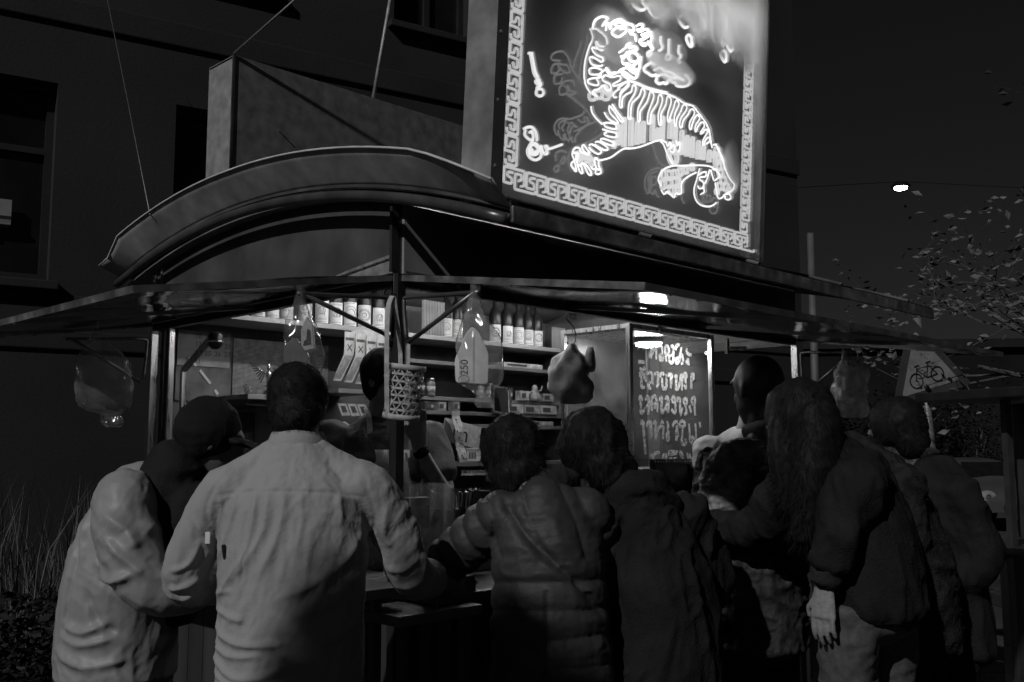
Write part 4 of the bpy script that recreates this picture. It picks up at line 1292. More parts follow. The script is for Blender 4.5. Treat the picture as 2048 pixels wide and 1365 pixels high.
for (x, z) in ((.25, .52), (.25, .30)):
    MB().tube([(x, 0, z), (x, -.02, z + .006)], .003, 6).build('screw', STEEL, SB)
# stay wires and the rod
WIRE = mat('wire', .2, .5, .6, 9, .2)
def wire(name, label, pts, r=.004, m=WIRE, cat='wire'):
    return tag(MB().tube(pts, r, 6).build(name, m, smooth=True), label, cat)
tp = K(.047, 1.297, 2.55 + bh + .006)
wire('stay_wire', 'twisted stay wire rising from the corner of the roof box', [tp, tp + Vector((.335, .05, .35)), tp + Vector((.80, .12, .84))], .0055)
rb = K(.892, 1.35, 3.376)
wire('rod', 'thin slanting rod standing up behind the roof box', [rb, K(.955, 1.35, 3.73), K(1.10, 1.35, 4.54)], .011, GALV, 'rod')
wire('guy_wire', 'thin guy wire running from the roof edge up to the dark building', [K(-.2, 1.564, 2.62), Vector((-2.582, 6.5, 3.845)), Vector((-3.828, 9.0, 5.801))], .003)
# ------------------------------------------------------------------ things on, in and around the stall
def text_obj(s, size, m, parent, loc, rot, extrude=.0004, name='lettering', mirror=False):
    cu = bpy.data.curves.new(name, 'FONT')
    cu.body = s
    cu.size = size
    cu.extrude = extrude
    cu.align_x = 'CENTER'
    cu.align_y = 'CENTER'
    tmp = bpy.data.objects.new(name, cu)
    COL.objects.link(tmp)
    dg = bpy.context.evaluated_depsgraph_get()
    me = bpy.data.meshes.new_from_object(tmp.evaluated_get(dg))
    bpy.data.objects.remove(tmp)
    me.materials.clear()
    return link(name, me, m, parent, loc, rot)


FRONT = (R(90), 0, 0)          # text in a thing's own x-z plane, facing its -y side
INK = mat('ink', .012, .6)
INK2 = mat('grey_ink', .06, .6)

# bottles on the high shelf
BOTG = mat('bottle_glass', .012, .3, 0, 5, .3, spec=.2)
LAB = mat('bottle_label', .62, .6, 0, 40, .1)
LABP = mat('label_print', .28, .6, 0, 60, .6)


def bottle(l, h, r, lz0, lz1, label, round_mark=True, style=0):
    t = thing('bottle', label, 'bottle', K(l, 1.63, 2.203), PHI - R(30) + RNG.uniform(-.2, .2), 'bottles on the high shelf')
    MB().lathe([(r * .9, 0), (r, .008), (r, h * .58), (r * .8, h * .68), (r * .36, h * .78), (r * .33, h * .95), (r * .4, h)], (0, 0, 0), 20).build('glass', BOTG, t, smooth=True)
    lb = MB()
    n = 14
    rows = [[((r + .0012) * math.cos(a), (r + .0012) * math.sin(a), z) for a in [R(-148) + R(116) * i / n for i in range(n + 1)]] for z in (lz0, lz1)]
    lo = lb.sheet(rows).build('paper_label', LAB, t, smooth=True)
    lm = MB()
    zc = (lz0 + lz1) / 2
    rr = r + .0022

    def on(a, z):
        return (rr * math.sin(a), -rr * math.cos(a), z)
    if round_mark:
        q = (lz1 - lz0) * .27
        for s in ((1.0, .6), (.8,), (1.0, .8, .35), (.55,))[style % 4]:
            lm.tube([on(s * q / r * math.cos(k * .449), zc + .006 + s * q * math.sin(k * .449)) for k in range(14)], .0022, 4, closed=True)
    else:
        for s in (-1, 1):
            lm.tube([on(0, zc - .012), on(s * .25, zc + .004), on(s * .4, zc + .024)], .0015, 4)
            lm.tube([on(s * .28, zc + .006), on(s * .18, zc + .024)], .0012, 4)
    if style % 4 in (1, 3):
        for a0, a1 in ((-.35, 0), (0, .35)):
            lm.tube([on(a0, zc - .018), on((a0 + a1) / 2, zc + .012 + .006 * (style % 2)), on(a1, zc - .018)], .0022, 4)
    for z in ((lz0 + .008, lz0 + .014, lz1 - .006), (lz0 + .012, lz1 - .008, lz1 - .014), (lz0 + .01,), (lz0 + .008, lz0 + .02, lz0 + .026))[style % 4]:
        lm.tube([on(-.6, z), on(-.2, z), on(.2, z), on(.6, z)], .0016, 4)
    lm.build('label_print', LABP, lo)
    return t


ordn = ['first', 'second', 'third', 'fourth', 'fifth', 'sixth', 'seventh', 'eighth', 'ninth', 'tenth']
for i, l in enumerate((.41, .49, .578, .689, .792, .877, .969, 1.069, 1.161, 1.242)):
    bottle(l, .33, .040, .008, .138 - .006 * (i % 3), 'dark bottle with white label, %s from the left on the high shelf' % ordn[i], i > 2, (0, 1, 1, 2, 3, 1, 0, 2, 3, 1)[i])
for i, l in enumerate((1.672, 1.752, 2.073, 2.173, 2.276, 2.363, 2.447)):
    bottle(l, .30 - .012 * (i > 3), .040, .008, .115 - .008 * (i > 4), 'dark bottle with pale label, %s of those right of the corner post' % ordn[i], True, (1, 0, 2, 3, 0, 1, 2)[i])

# ribbed heater / louvre panels on the high shelf
for l0, l1, z1, lbl in ((1.47, 1.64, 2.41, 'pale ribbed grid panel standing between the bottles on the high shelf'), (2.58, 2.70, 2.35, 'narrow ribbed grid panel at the right end of the high shelf')):
    g_ = thing('grid_panel', lbl, 'panel', K(l0, 1.60, 2.203), PHI)
    MB().box((0, .012, 0), (l1 - l0, .016, z1 - 2.203)).build('backing', PAPER, g_)
    for k in range(int((l1 - l0) / .012)):
        MB().box((k * .012, 0, 0), (k * .012 + .005, .011, z1 - 2.203)).build('rib', WOOD_PALE, g_)

# calendar
cal = thing('wall_calendar', 'large-number paper wall calendar hanging left of the reed mat', 'calendar', K(.095, 1.843, 1.965), PHI)
sheet_ = MB().box((0, -.004, 0), (.285, 0, .175)).build('sheet', mat('calendar_paper', .30, .7, 0, 10, .3), cal)
for r_, row in enumerate((('', '10', '11', '12', '13'), ('', '17', '18', '19', '20'), ('', '24', '25', '26', '27'), ('30', '31', '', '', ''))):
    for c_, s in enumerate(row):
        if s:
            text_obj(s, .036, INK2, sheet_, (.055 + c_ * .054, -.0046, .150 - r_ * .042), FRONT, .0003, 'number')
cb = MB().box((0, -.005, 0), (.30, 0, .17)).build('wall_poster', mat('poster_grey', .13, .6, 0, 9, .6, 0, 40))
cb.location = K(.09, 1.843, 1.79)
cb.rotation_euler = (0, 0, PHI)
tag(cb, 'faded grey poster below the wall calendar', 'poster')
# shiny pale strips set diagonally over the calendar
tp_ = MB()
for (a, b) in (((.155, 2.005), (.195, 1.965)), ((.215, 1.945), (.275, 1.880)), ((.30, 1.850), (.318, 1.828))):
    tp_.bar((a[0], 0, a[1]), (b[0], 0, b[1]), .002, .014, (0, 1, 0)) if False else tp_.bar((a[0], 0, a[1]), (b[0], 0, b[1]), .014, .0015, (0, -1, 0))
t_ = tp_.build('diagonal_strip', mat('shiny_strip', .75, .25))
t_.location = K(.0, 1.834, 0)
t_.rotation_euler = (0, 0, PHI)
tag(t_, 'shiny pale strip running diagonally over the calendar', 'diagonal_strip')

# dome camera at the end of the cranked brace
cm = thing('dome_camera', 'dark round dome camera at the end of the cranked steel brace', 'camera', K(.08, 1.44, 2.045), PHI)
MB().lathe([(.003, -.034), (.02, -.03), (.032, -.014), (.034, .0), (.034, .03), (.028, .045), (.01, .05)], (0, 0, 0), 20).build('housing', mat('camera_black', .02, .25), cm, smooth=True)
MB().lathe([(.0348, -.002), (.0356, .002), (.0348, .006)], (0, 0, 0), 20).build('ring', STEEL, cm, smooth=True)

# winged figurine
GOLD = mat('polished_figurine', .55, .22, .9, 25, .3)
fg = thing('figurine', 'shiny winged figurine on a stepped base on the small shelf', 'figurine', K(.50, 1.66, 1.82), PHI - R(30))
MB().box((-.030, -.022, 0), (.030, .022, .010)).box((-.024, -.017, .010), (.024, .017, .020)).box((-.018, -.013, .020), (.018, .013, .028)).build('base', GOLD, fg)
MB().lathe([(.010, .028), (.012, .05), (.007, .075), (.014, .10), (.016, .118), (.006, .126), (.006, .130), (.010, .138), (.010, .148), (.005, .160), (.0015, .178)], (0, 0, 0), 14).build('body', GOLD, fg, smooth=True)
for s in (-1, 1):
    wb = MB().tube(smooth_line([(s * .012, 0, .115), (s * .035, .004, .128), (s * .062, .006, .150)], 4), [.006] * 8 + [.003], 8).build('wing', GOLD, fg, smooth=True)
    for k in range(8):
        a = .03 + k * .0055
        p0 = Vector((s * (.018 + k * .0058), .004, .118 + k * .0042))
        p1 = p0 + Vector((s * (.022 + .002 * k), .004, -.052 + .0105 * k))
        MB().bar(p0, p1, .0065, .0016, (0, 1, 0)).build('feather', GOLD, wb)
gj = thing('glass_cup', 'small cut-glass cup beside the winged figurine', 'cup', K(.385, 1.66, 1.82), PHI)
MB().lathe([(.016, 0), (.02, .02), (.024, .05), (.022, .05), (.018, .02), (.012, .004)], (0, 0, 0), 14).build('bowl', clear('cup_glass', .6, .6, .05), gj, smooth=True)
MB().lathe([(.02, .05), (.014, .058), (.004, .066)], (0, 0, 0), 14).build('lid', clear('cup_glass', .6, .6, .05), gj, smooth=True)

# cards of sachets hanging from the high shelf
CARD = mat('sachet_card', .42, .5, 0, 30, .25, .1, 60)
CARDD = mat('sachet_dark', .06, .4, 0, 30, .4)
for k in range(4):
    t = thing('sachet_strip', 'strip of printed sachets hanging below the high shelf, %s from the left' % ordn[k], 'sachet strip', K(.88 + k * .062, 1.50 - k * .012, 2.165 - .006 * k), PHI, 'sachet strips')
    st_ = MB().prism([(-.032, 0), (.032, 0), (.034, -.075), (.026, -.12), (-.05, -.26), (-.10, -.26), (-.034, -.12)], -.002, .002).build('strip', CARD, t, bevel=0)
    text_obj('X', .05, INK, st_, (0, -.0026, -.085), FRONT, .0004, 'print')
    MB().box((-.026, -.003, -.045), (.026, -.0024, -.03)).build('print_band', CARDD, st_)
    MB().prism([(-.03, -.125), (.022, -.125), (-.055, -.25), (-.095, -.25)], -.0032, -.0024).build('print_band', mat('sachet_mid', .2, .5, 0, 40, .4), st_)
t = thing('price_card', 'pale torn card pinned above the sachet strips', 'card', K(.90, 1.535, 2.13), PHI)
MB().prism([(0, 0), (.24, 0), (.23, .045), (.17, .06), (.06, .058), (.01, .04)], -.002, .002).build('card', CARD, t)
# lower packets under the card shelf
for k in range(3):
    t = thing('sachet_packet', 'small tilted sachet packet below the card shelf, %s from the left' % ordn[k], 'packet', K(.86 + k * .062, 1.53, 1.79), PHI, 'packets below the card shelf')
    p_ = MB().prism([(-.03, 0), (.025, 0), (.055, -.06), (.0, -.065)], -.003, .003).build('packet', CARD, t, bevel=.001)
    MB().prism([(-.012, -.012), (.018, -.012), (.034, -.045), (.006, -.048)], -.0045, -.0034).build('print', CARDD, p_)

# goods on the shelves right of the post
TINS = [mat('tin_%s' % n, v, .4, 0, 22, .5) for n, v in (('pale', .45), ('mid', .2), ('dark', .05), ('grey', .3))]


def goods_box(l, g, z, w, d, h, m, label, name='carton', cat='carton', lab=True, tilt=0):
    t = thing(name, label, cat, K(l, g, z), PHI + tilt)
    b = MB().box((-w / 2, 0, 0), (w / 2, d, h)).build('box', m, t, bevel=.002)
    if lab:
        MB().box((-w * .38, -.0015, h * .25), (w * .1, -.0008, h * .75)).build('print', INK2, b)
        MB().box((w * .18, -.0015, h * .3), (w * .4, -.0008, h * .6)).build('print', TINS[0], b)
    return t


def jar(l, g, z, r, h, m, label):
    t = thing('jar', label, 'jar', K(l, g, z), PHI)
    MB().lathe([(r * .9, 0), (r, .006), (r, h * .7), (r * .7, h * .82), (r * .7, h * .86)], (0, 0, 0), 16).build('glass', m, t, smooth=True)
    MB().lathe([(r * .78, h * .84), (r * .8, h * .98), (r * .7, h)], (0, 0, 0), 16).build('lid', STEEL, t, smooth=True)
    MB().lathe([(r * 1.02, h * .2), (r * 1.02, h * .55)], (0, 0, 0), 16).build('label_band', TINS[0], t, smooth=True)


goods_box(2.30, 1.61, 2.065, .36, .12, .028, TINS[0], 'long pale carton lying on the top of the right shelf unit', tilt=-.02)
MB().box((1.372, 1.60, 2.042), (2.688, WID - .054, 2.064)).build('shelf', SHB, ST, bevel=.003)
for k, (l, m) in enumerate(((1.98, TINS[1]), (2.06, TINS[1]), (1.50, TINS[2]), (1.58, TINS[1]))):
    jar(l, 1.66, 1.861, .026, .095 + .01 * (k > 1), m, 'small lidded jar on the shelf right of the post, %s from the left' % ['third', 'fourth', 'first', 'second'][k])
goods_box(2.33, 1.62, 1.861, .075, .05, .06, TINS[0], 'small white printed box standing on the right shelf')
goods_box(2.21, 1.64, 1.861, .06, .06, .075, TINS[2], 'small dark box left of the white box on the right shelf')
goods_box(2.13, 1.66, 1.861, .055, .06, .05, TINS[1], 'small grey box beside the jars on the right shelf')
goods_box(2.55, 1.62, 1.861, .10, .08, .05, TINS[3], 'grey box at the right end of the upper right shelf')
for k in range(3):
    goods_box(2.20 + k * .155, 1.58, 1.776, .148, .14, .055, TINS[0] if k != 1 else TINS[3], 'flat printed carton in the row on the lower right shelf, %s' % ('left', 'middle', 'right')[k], 'carton')
goods_box(1.52, 1.60, 1.776, .07, .05, .05, TINS[2], 'tiny dark tin at the left of the lower right shelf')
goods_box(1.62, 1.60, 1.776, .06, .05, .05, TINS[3], 'tiny tin with round mark on the lower right shelf')
goods_box(1.73, 1.60, 1.776, .05, .05, .055, TINS[1], 'tiny grey tin beside the round marked tin')
goods_box(2.36, 1.56, 1.701, .34, .16, .028, TINS[3], 'long flat carton on the lowest right shelf')
# a winged carving on the shelf
t = thing('carving', 'small crouching carved figure on the right shelf', 'figurine', K(2.44, 1.64, 1.861), PHI)
MB().lathe([(.04, 0), (.045, .02), (.03, .05), (.018, .07), (.02, .085), (.012, .1), (.003, .105)], (0, 0, 0), 14).build('body', TINS[3], t, smooth=True)
MB().tube([(.02, 0, .06), (.06, 0, .07), (.07, 0, .1)], [.008, .006, .004], 8).build('arm', TINS[3], t, smooth=True)
MB().tube([(-.02, 0, .06), (-.05, 0, .05), (-.07, 0, .02)], [.008, .007, .006], 8).build('arm', TINS[3], t, smooth=True)
# leaning framed glass
t = thing('hand_mirror', 'tilted framed mirror reflecting a lamp on the right shelf', 'mirror', K(1.98, 1.55, 1.778), PHI, rot=(R(-8), R(6), PHI))
for a, b in (((0, 0), (0, .16)), ((.145, 0), (.145, .16)), ((0, .16), (.145, .16)), ((0, 0), (.145, 0))):
    MB().bar((a[0], 0, a[1]), (b[0], 0, b[1]), .014, .012, (0, 1, 0)).build('frame_side', STEEL, t)
MB().box((.006, -.001, .006), (.139, .002, .154)).build('mirror_glass', mat('mirror', .4, .04, 1.0, 3, .2), t)

# printed packets hanging under the right shelves
for k, (l, z, w, h, lbl) in enumerate(((2.02, 1.68, .17, .12, 'printed packet with a pale disc hanging under the right shelf'), (1.99, 1.55, .17, .10, 'printed packet with dark speckles below the disc packet'), (1.93, 1.44, .10, .08, 'small pale packet hanging low behind the bent head'))):
    t = thing('hanging_packet', lbl, 'packet', K(l, 1.50, z), rot=(0, R(14), PHI))
    p_ = MB().prism([(-w / 2, 0), (w / 2, 0), (w / 2 + .01, -h), (-w / 2 + .01, -h)], -.006, .006).build('packet', CARD, t, bevel=.002)
    if k == 0:
        MB().prism([(-.03, -.01), (.03, -.07), (w / 2, -.075), (w / 2 + .005, -h * .98), (-w / 2 + .02, -h * .98), (-w / 2 + .01, -.06), (-.05, -.07)], -.0075, -.0064).build('print', INK, p_)
        MB().lathe([(.026, 0), (.026, .002)], (.0, -.0095, -.075), 20, Matrix.Rotation(R(90), 4, 'X')).build('disc', TINS[0], p_)
    else:
        for i in range(8):
            x, z_ = RNG.uniform(-w * .38, w * .38), RNG.uniform(-h * .85, -h * .15)
            MB().lathe([(RNG.uniform(.006, .012), 0), (.005, .001)], (x, -.0075, z_), 10, Matrix.Rotation(R(90), 4, 'X')).build('print', INK, p_)
for k, (l, z, h, lbl) in enumerate(((1.60, 1.77, .30, 'long speckled paper strip hanging left of the lettered board'), (2.09, 1.78, .24, 'speckled foil strip hanging over the disc packet'))):
    t = thing('paper_strip', lbl, 'strip', K(l, 1.46, z), rot=(R(-6), R(-5), PHI))
    rows = [[(-.03, .01 * math.sin(i * 1.2), -h * i / 10), (.0, .006 + .01 * math.sin(i * 1.2), -h * i / 10), (.03, .01 * math.sin(i * 1.2 + .4), -h * i / 10)] for i in range(11)]
    p_ = MB().sheet(rows, .001).build('strip', CARD, t)
    for i in range(14):
        MB().lathe([(RNG.uniform(.004, .008), 0), (.003, .001)], (RNG.uniform(-.022, .022), -.008, -RNG.uniform(.02, h - .02)), 8, Matrix.Rotation(R(90), 4, 'X')).build('print', INK2, p_)
t = thing('menu_board', 'pale board with bold dark letters leaning at the back of the counter', 'board', K(1.55, 1.50, 1.60), rot=(0, R(10), PHI))
p_ = MB().box((-.02, 0, 0), (.27, .006, .13)).build('board', CARD, t, bevel=.002)
text_obj('im', .13, INK, p_, (.11, -.0008, .06), FRONT, .0004, 'lettering')
MB().prism([(-.02, 0), (.09, 0), (.02, .1), (-.02, .12)], -.0015, -.0007).build('print', INK2, p_)
t = thing('vent_box', 'small white box with a slotted side standing behind the counter', 'box', K(1.72, 1.50, 1.485), PHI)
p_ = MB().box((0, 0, 0), (.13, .08, .065)).box((-.008, -.004, .0655), (.138, .084, .076)).build('case', PAPER, t, bevel=.002)
for k in range(5):
    MB().box((.018 + k * .012, -.0015, .012), (.024 + k * .012, -.0005, .05)).build('slot', INK, p_)
MB().box((1.372, 1.42, 1.455), (2.688, WID - .054, 1.482)).build('work_shelf', SHB, ST, bevel=.003)
rack = thing('wire_rack', 'toothed rack strip below the white slotted box', 'rack', K(1.62, 1.43, 1.405), PHI)
MB().box((0, 0, 0), (.22, .012, .012)).build('rail', TINS[0], rack)
for k in range(13):
    MB().box((.004 + k * .017, .002, .0122), (.011 + k * .017, .010, .03)).build('tooth', TINS[0], rack)

# bags -------------------------------------------------------------
def bag(name, label, loc, rings, m, cat='bag', rz=0.0, n=28, crumple=.006, seed=1, tail=None):
    """rings: (z, half width, half depth, x offset)"""
    rg = np.random.RandomState(seed)
    t = thing(name, label, cat, loc, rz)
    Z = [r[0] for r in rings]
    rows = []
    steps = 30
    ph = rg.uniform(0, 6.28, 8)
    for i in range(steps + 1):
        z = Z[0] + (Z[-1] - Z[0]) * i / steps
        zz = Z[::-1]
        hw = np.interp(z, zz, [r[1] for r in rings][::-1])
        hd = np.interp(z, zz, [r[2] for r in rings][::-1])
        ox = np.interp(z, zz, [r[3] for r in rings][::-1])
        row = []
        for k in range(n):
            a = 2 * math.pi * k / n
            w = crumple * (math.sin(3 * a + ph[0] + z * 21) + .7 * math.sin(5 * a + ph[1] - z * 37) + .5 * math.sin(9 * a + ph[2] + z * 60))
            w *= min(1.0, hw / .04)
            c, s_ = math.cos(a), math.sin(a)
            row.append((ox + (hw + w) * math.copysign(abs(c) ** .8, c), (hd + w * .8) * math.copysign(abs(s_) ** .8, s_), z))
        row.append(row[0])
        rows.append(row)
    o = MB().sheet(rows).build('film', m, t, smooth=True)
    return t, o


FILM = clear('clear_film', .78, .65, .12, 1.0, .7, 22)
FILM_THIN = clear('thin_film', .84, .5, .12, 1.0, .7, 16)
FILM_MILK = clear('milky_film', .45, .55, .25, 1.0, .5, 18)
t, o = bag('plastic_bag', 'clear bag holding a pale packet marked 250 hung right of the corner post', K(.0, -.40, 2.06), [(.03, .016, .010, .0), (-.02, .018, .008, .0), (-.06, .028, .016, 0), (-.12, .058, .04, .008), (-.19, .075, .05, .012), (-.27, .076, .05, .012), (-.30, .060, .04, .018), (-.33, .022, .016, .03), (-.36, .030, .012, .035), (-.375, .026, .01, .04)], FILM, rz=PHI - R(42), seed=4)
pk = MB().prism(round_poly([(-.062, -.295), (.042, -.300), (.044, -.20), (.012, -.13), (-.01, -.11), (-.028, -.13), (-.066, -.22)], .012), -.020, .016).build('packet', mat('pale_packet', .72, .5, 0, 14, .12, .05, 30), t, bevel=.003)
text_obj('250', .034, INK, pk, (-.034, -.0212, -.245), (R(90), R(-90), 0), .0004)
MB().tube([(-.036 + .017 * math.cos(a * .4488), -.0212, -.283 + .012 * math.sin(a * .4488)) for a in range(14)], .0009, 4, closed=True).build('print', INK2, pk)
MB().box((-.008, -.0218, -.29), (-.003, -.0206, -.14)).build('fold_line', mat('packet_fold', .5, .5), pk)
t, o = bag('plastic_bag', 'clear bag with a dark packet hung from the bracket left of the corner post', K(-.41, 0, 2.055), [(.02, .014, .010, .0), (-.02, .018, .008, .0), (-.08, .040, .02, .006), (-.14, .058, .035, .012), (-.24, .064, .04, .012), (-.30, .058, .035, .008), (-.33, .02, .016, .0)], FILM_THIN, rz=PHI - R(48), seed=8)
pk = MB().prism([(.012, -.19), (.054, -.18), (.046, -.10), (.026, -.075), (.008, -.12)], -.012, .012).build('packet', CARD, t, bevel=.003)
MB().prism([(.018, -.17), (.044, -.165), (.040, -.12), (.03, -.115), (.028, -.15), (.02, -.155)], -.0142, -.0126).build('print', INK, pk)
MB().prism(round_poly([(-.045, -.29), (.035, -.30), (.035, -.20), (-.01, -.14), (-.045, -.17)], .01), -.014, .012).build('dark_packet', mat('dark_packet', .09, .5, 0, 20, .4), t, bevel=.002)
t, o = bag('plastic_bag', 'big square clear bag hanging under the flap at the far left', K(-.62, 1.0, 2.035), [(-.03, .012, .012, -.03), (-.06, .025, .02, -.03), (-.10, .06, .04, -.01), (-.15, .098, .07, .0), (-.30, .100, .075, .005), (-.335, .085, .06, .01), (-.35, .03, .03, .03), (-.385, .04, .015, .04), (-.40, .025, .01, .045)], FILM_THIN, rz=PHI - R(45), crumple=.005, seed=12)
MB().tube([(-.03, 0, 0), (-.03, 0, -.05)], .003, 6).build('knot', STEEL, t)
t, o = bag('cloth_bag', 'dark crumpled bag hanging from an S-hook beside the glass case', K(1.045, .10, 2.01), [(0, .012, .012, 0), (-.03, .03, .025, 0), (-.06, .062, .04, -.005), (-.12, .085, .055, -.01), (-.20, .088, .06, .0), (-.235, .08, .05, .01), (-.262, .05, .03, .0)], mat('grey_cloth', .4, .8, 0, 18, .3, .3, 60, sheen=.3), rz=PHI - R(45), crumple=.011, seed=16)
MB().tube(smooth_line([(.02, 0, .125), (-.012, 0, .135), (-.02, 0, .11), (.012, 0, .07), (.02, 0, .02), (-.005, 0, -.01), (-.02, 0, .01)], 5), .003, 6).build('s_hook', BLACK_METAL, t, smooth=True)
MB().lathe([(.014, .02), (.022, -.01), (.026, -.06), (.02, -.085), (.005, -.09)], (.082, 0, -.035), 12).build('ear', MATS['grey_cloth'], t, smooth=True)
t, o = bag('plastic_bag', 'crumpled clear bag hanging from the far right bracket', K(LEN, -.30, 2.06), [(.02, .015, .01, 0), (-.03, .03, .02, 0), (-.08, .085, .05, .02), (-.2, .09, .05, .02), (-.30, .075, .05, .015), (-.34, .06, .03, .02)], FILM_MILK, rz=PHI - R(40), crumple=.012, seed=20)
MB().tube([(-.02, 0, .02), (-.04, .0, .05)], .003, 6).build('knot', STEEL, t)

# woven basket hanging by a strap on the corner post
BAM = mat('bamboo', .42, .55, 0, 40, .3, .1, 80)
bs = thing('woven_basket', 'pale woven bamboo basket hanging by its strap at the corner post', 'basket', K(-.115, -.165, 1.655), rot=(R(4), R(7), PHI - R(45)))
br_, bh_ = .058, .175
for z in (.004, bh_ - .006):
    MB().lathe([(br_ + .004, z - .009), (br_ + .005, z), (br_ + .004, z + .009), (br_ - .002, z + .009), (br_ - .002, z - .009)], (0, 0, 0), 28).build('rim', BAM, bs, smooth=True)
for d in (-1, 1):
    for k in range(12):
        a0 = 2 * math.pi * k / 12
        P = [((br_ + d * .0012) * math.cos(a0 + d * t_ * 1.9), (br_ + d * .0012) * math.sin(a0 + d * t_ * 1.9), .004 + (bh_ - .01) * t_) for t_ in [i / 12 for i in range(13)]]
        m_ = MB()
        rows = [[(Vector(p) + Vector((0, 0, s_ * .0036))) for p in P] for s_ in (-1, 1)]
        m_.sheet(rows, .0012).build('weave_strip', BAM, bs)
for k in range(1, 7):
    z = .004 + (bh_ - .01) * k / 7
    MB().lathe([(br_, z - .0035), (br_ + .001, z - .0035), (br_ + .001, z + .0035), (br_, z + .0035)], (0, 0, 0), 28).build('weave_band', BAM, bs)
MB().lathe([(.001, .0), (br_ - .004, .0), (br_ - .004, .004)], (0, 0, .0), 24).build('bottom', BAM, bs)
ms = MB()
pts_ = smooth_line([(-.040, -.048, .0), (-.052, -.054, bh_ * .5), (-.064, -.05, bh_), (-.078, -.03, .27), (-.088, -.01, .36), (-.078, .0, .40), (-.066, .01, .36), (-.04, .045, .24), (-.03, .05, bh_)], 6)
rows = [[p + Vector((s_ * .0075, 0, 0)) for p in pts_] for s_ in (-1, 1)]
ms.sheet(rows, .002).build('strap', BAM, bs)

# counter things
ac = thing('acrylic_box', 'clear acrylic box holding a labelled tin on the counter corner', 'box', K(.05, -.02, 1.098), PHI)
for a, b in (((0, 0, 0), (.205, .004, .33)), ((0, .146, 0), (.205, .15, .33)), ((0, .005, 0), (.004, .145, .33)), ((.201, .005, 0), (.205, .145, .33))):
    MB().box(a, b).build('wall', FILM_THIN, ac)
MB().box((.001, .001, -.001), (.204, .149, .003)).build('base', FILM_THIN, ac)
tn = thing('tin', 'tin with a pale label inside the acrylic box on the counter', 'tin', K(.12, .05, 1.24), PHI)
MB().box((-.055, -.03, -.137), (.055, .03, .14)).build('body', TINS[1], tn, bevel=.006)
MB().box((-.045, -.0325, .02), (.03, -.0305, .11)).build('label_panel', TINS[3], tn)
text_obj('ENGLISH', .018, INK, tn, (-.008, -.033, .07), FRONT, .0003)
MB().box((.032, -.0325, .03), (.05, -.0305, .11)).build('label_panel', INK, tn)
tr_ = thing('foil_tray', 'crimped foil tray of dark food on the counter behind the puffy jacket', 'tray', K(.30, .0, 1.098), PHI)
MB().box((0, 0, 0), (.22, .18, .23)).build('stand', BLACK_METAL, tr_, bevel=.004)
fo = MB()
rim = [(.11 + .125 * math.copysign(abs(math.cos(a)) ** .5, math.cos(a)), .09 + .10 * math.copysign(abs(math.sin(a)) ** .5, math.sin(a)), .30 + .004 * math.sin(a * 40)) for a in [2 * math.pi * k / 64 for k in range(64)]]
rim.append(rim[0])
base_ = [(.11 + (p[0] - .11) * .85, .09 + (p[1] - .09) * .85, .232) for p in rim]
fo.sheet([base_, rim, [(.11 + (p[0] - .11) * 1.05, .09 + (p[1] - .09) * 1.05, .296) for p in rim]]).build('foil', CHROME, tr_)
MB().lathe([(.001, 0), (.09, 0), (.085, .03), (.05, .045), (.001, .05)], (.11, .09, .234), 20).build('food', mat('dark_food', .04, .4, 0, 30, .6, .5, 40), tr_, smooth=True)
pf = thing('picture_frame', 'beaded dark picture frame standing before the lettered glass case', 'picture frame', K(1.405, -.10, 1.098), rot=(R(-6), 0, PHI))
for a, b in (((0, 0), (0, .40)), ((.285, 0), (.285, .40)), ((-.008, .40), (.293, .40)), ((-.008, 0), (.293, 0))):
    MB().bar((a[0], 0, a[1]), (b[0], 0, b[1]), .024, .018, (0, 1, 0)).build('frame_side', mat('frame_black', .015, .3), pf, bevel=.003)
MB().box((.005, .004, .005), (.28, .008, .395)).build('picture', mat('picture_grey', .17, .5, 0, 5, .4), pf)
MB().box((.025, .002, .03), (.26, .0035, .32)).build('picture_panel', mat('picture_dark', .03, .4, 0, 5, .4), pf)
lf = MB()
for k in range(7):
    lf.prism([(.15 - .012, .06 + k * .03), (.15, .05 + k * .03), (.15 + .012, .06 + k * .03), (.15, .09 + k * .03)], .0005, .0018)
lf.build('leaf_print', PAPER, pf)
for k in range(14):
    MB().lathe([(.0005, -.005), (.005, 0), (.0005, .005)], (.01 + k * .0205, -.011, .40), 8).build('bead', STEEL, pf, smooth=True)
fd_ = thing('food_paper', 'lit sheet of paper with a snack on the counter', 'paper', K(1.72, -.14, 1.0975), PHI)
MB().sheet([[(-.14 + .07 * i, -.12 + .08 * j, .002 * ((i + j) % 2)) for i in range(5)] for j in range(4)], .001).build('paper', PAPER, fd_)
sn = MB()
for k in range(9):
    sn.lathe([(.002, -.012), (.016, -.006), (.02, .004), (.012, .014), (.002, .017)], (RNG.uniform(-.05, .06), RNG.uniform(-.06, .02), .018), 10)
sn.build('snack', mat('snack', .6, .6, 0, 40, .4, .4, 60), fd_, smooth=True)
cl_ = thing('clip_light', 'small clip-on torch fixed under the header at the right', 'torch', K(2.22, .06, 2.075), PHI)
MB().tube([(0, 0, 0), (.10, -.01, .004)], .009, 10).build('barrel', STEEL, cl_, smooth=True)
MB().tube([(.1, -.01, .004), (.15, -.015, .006)], .013, 10).build('head', STEEL, cl_, smooth=True)
MB().box((-.01, -.008, -.03), (.01, .008, .05)).build('clip', BLACK_METAL, cl_)

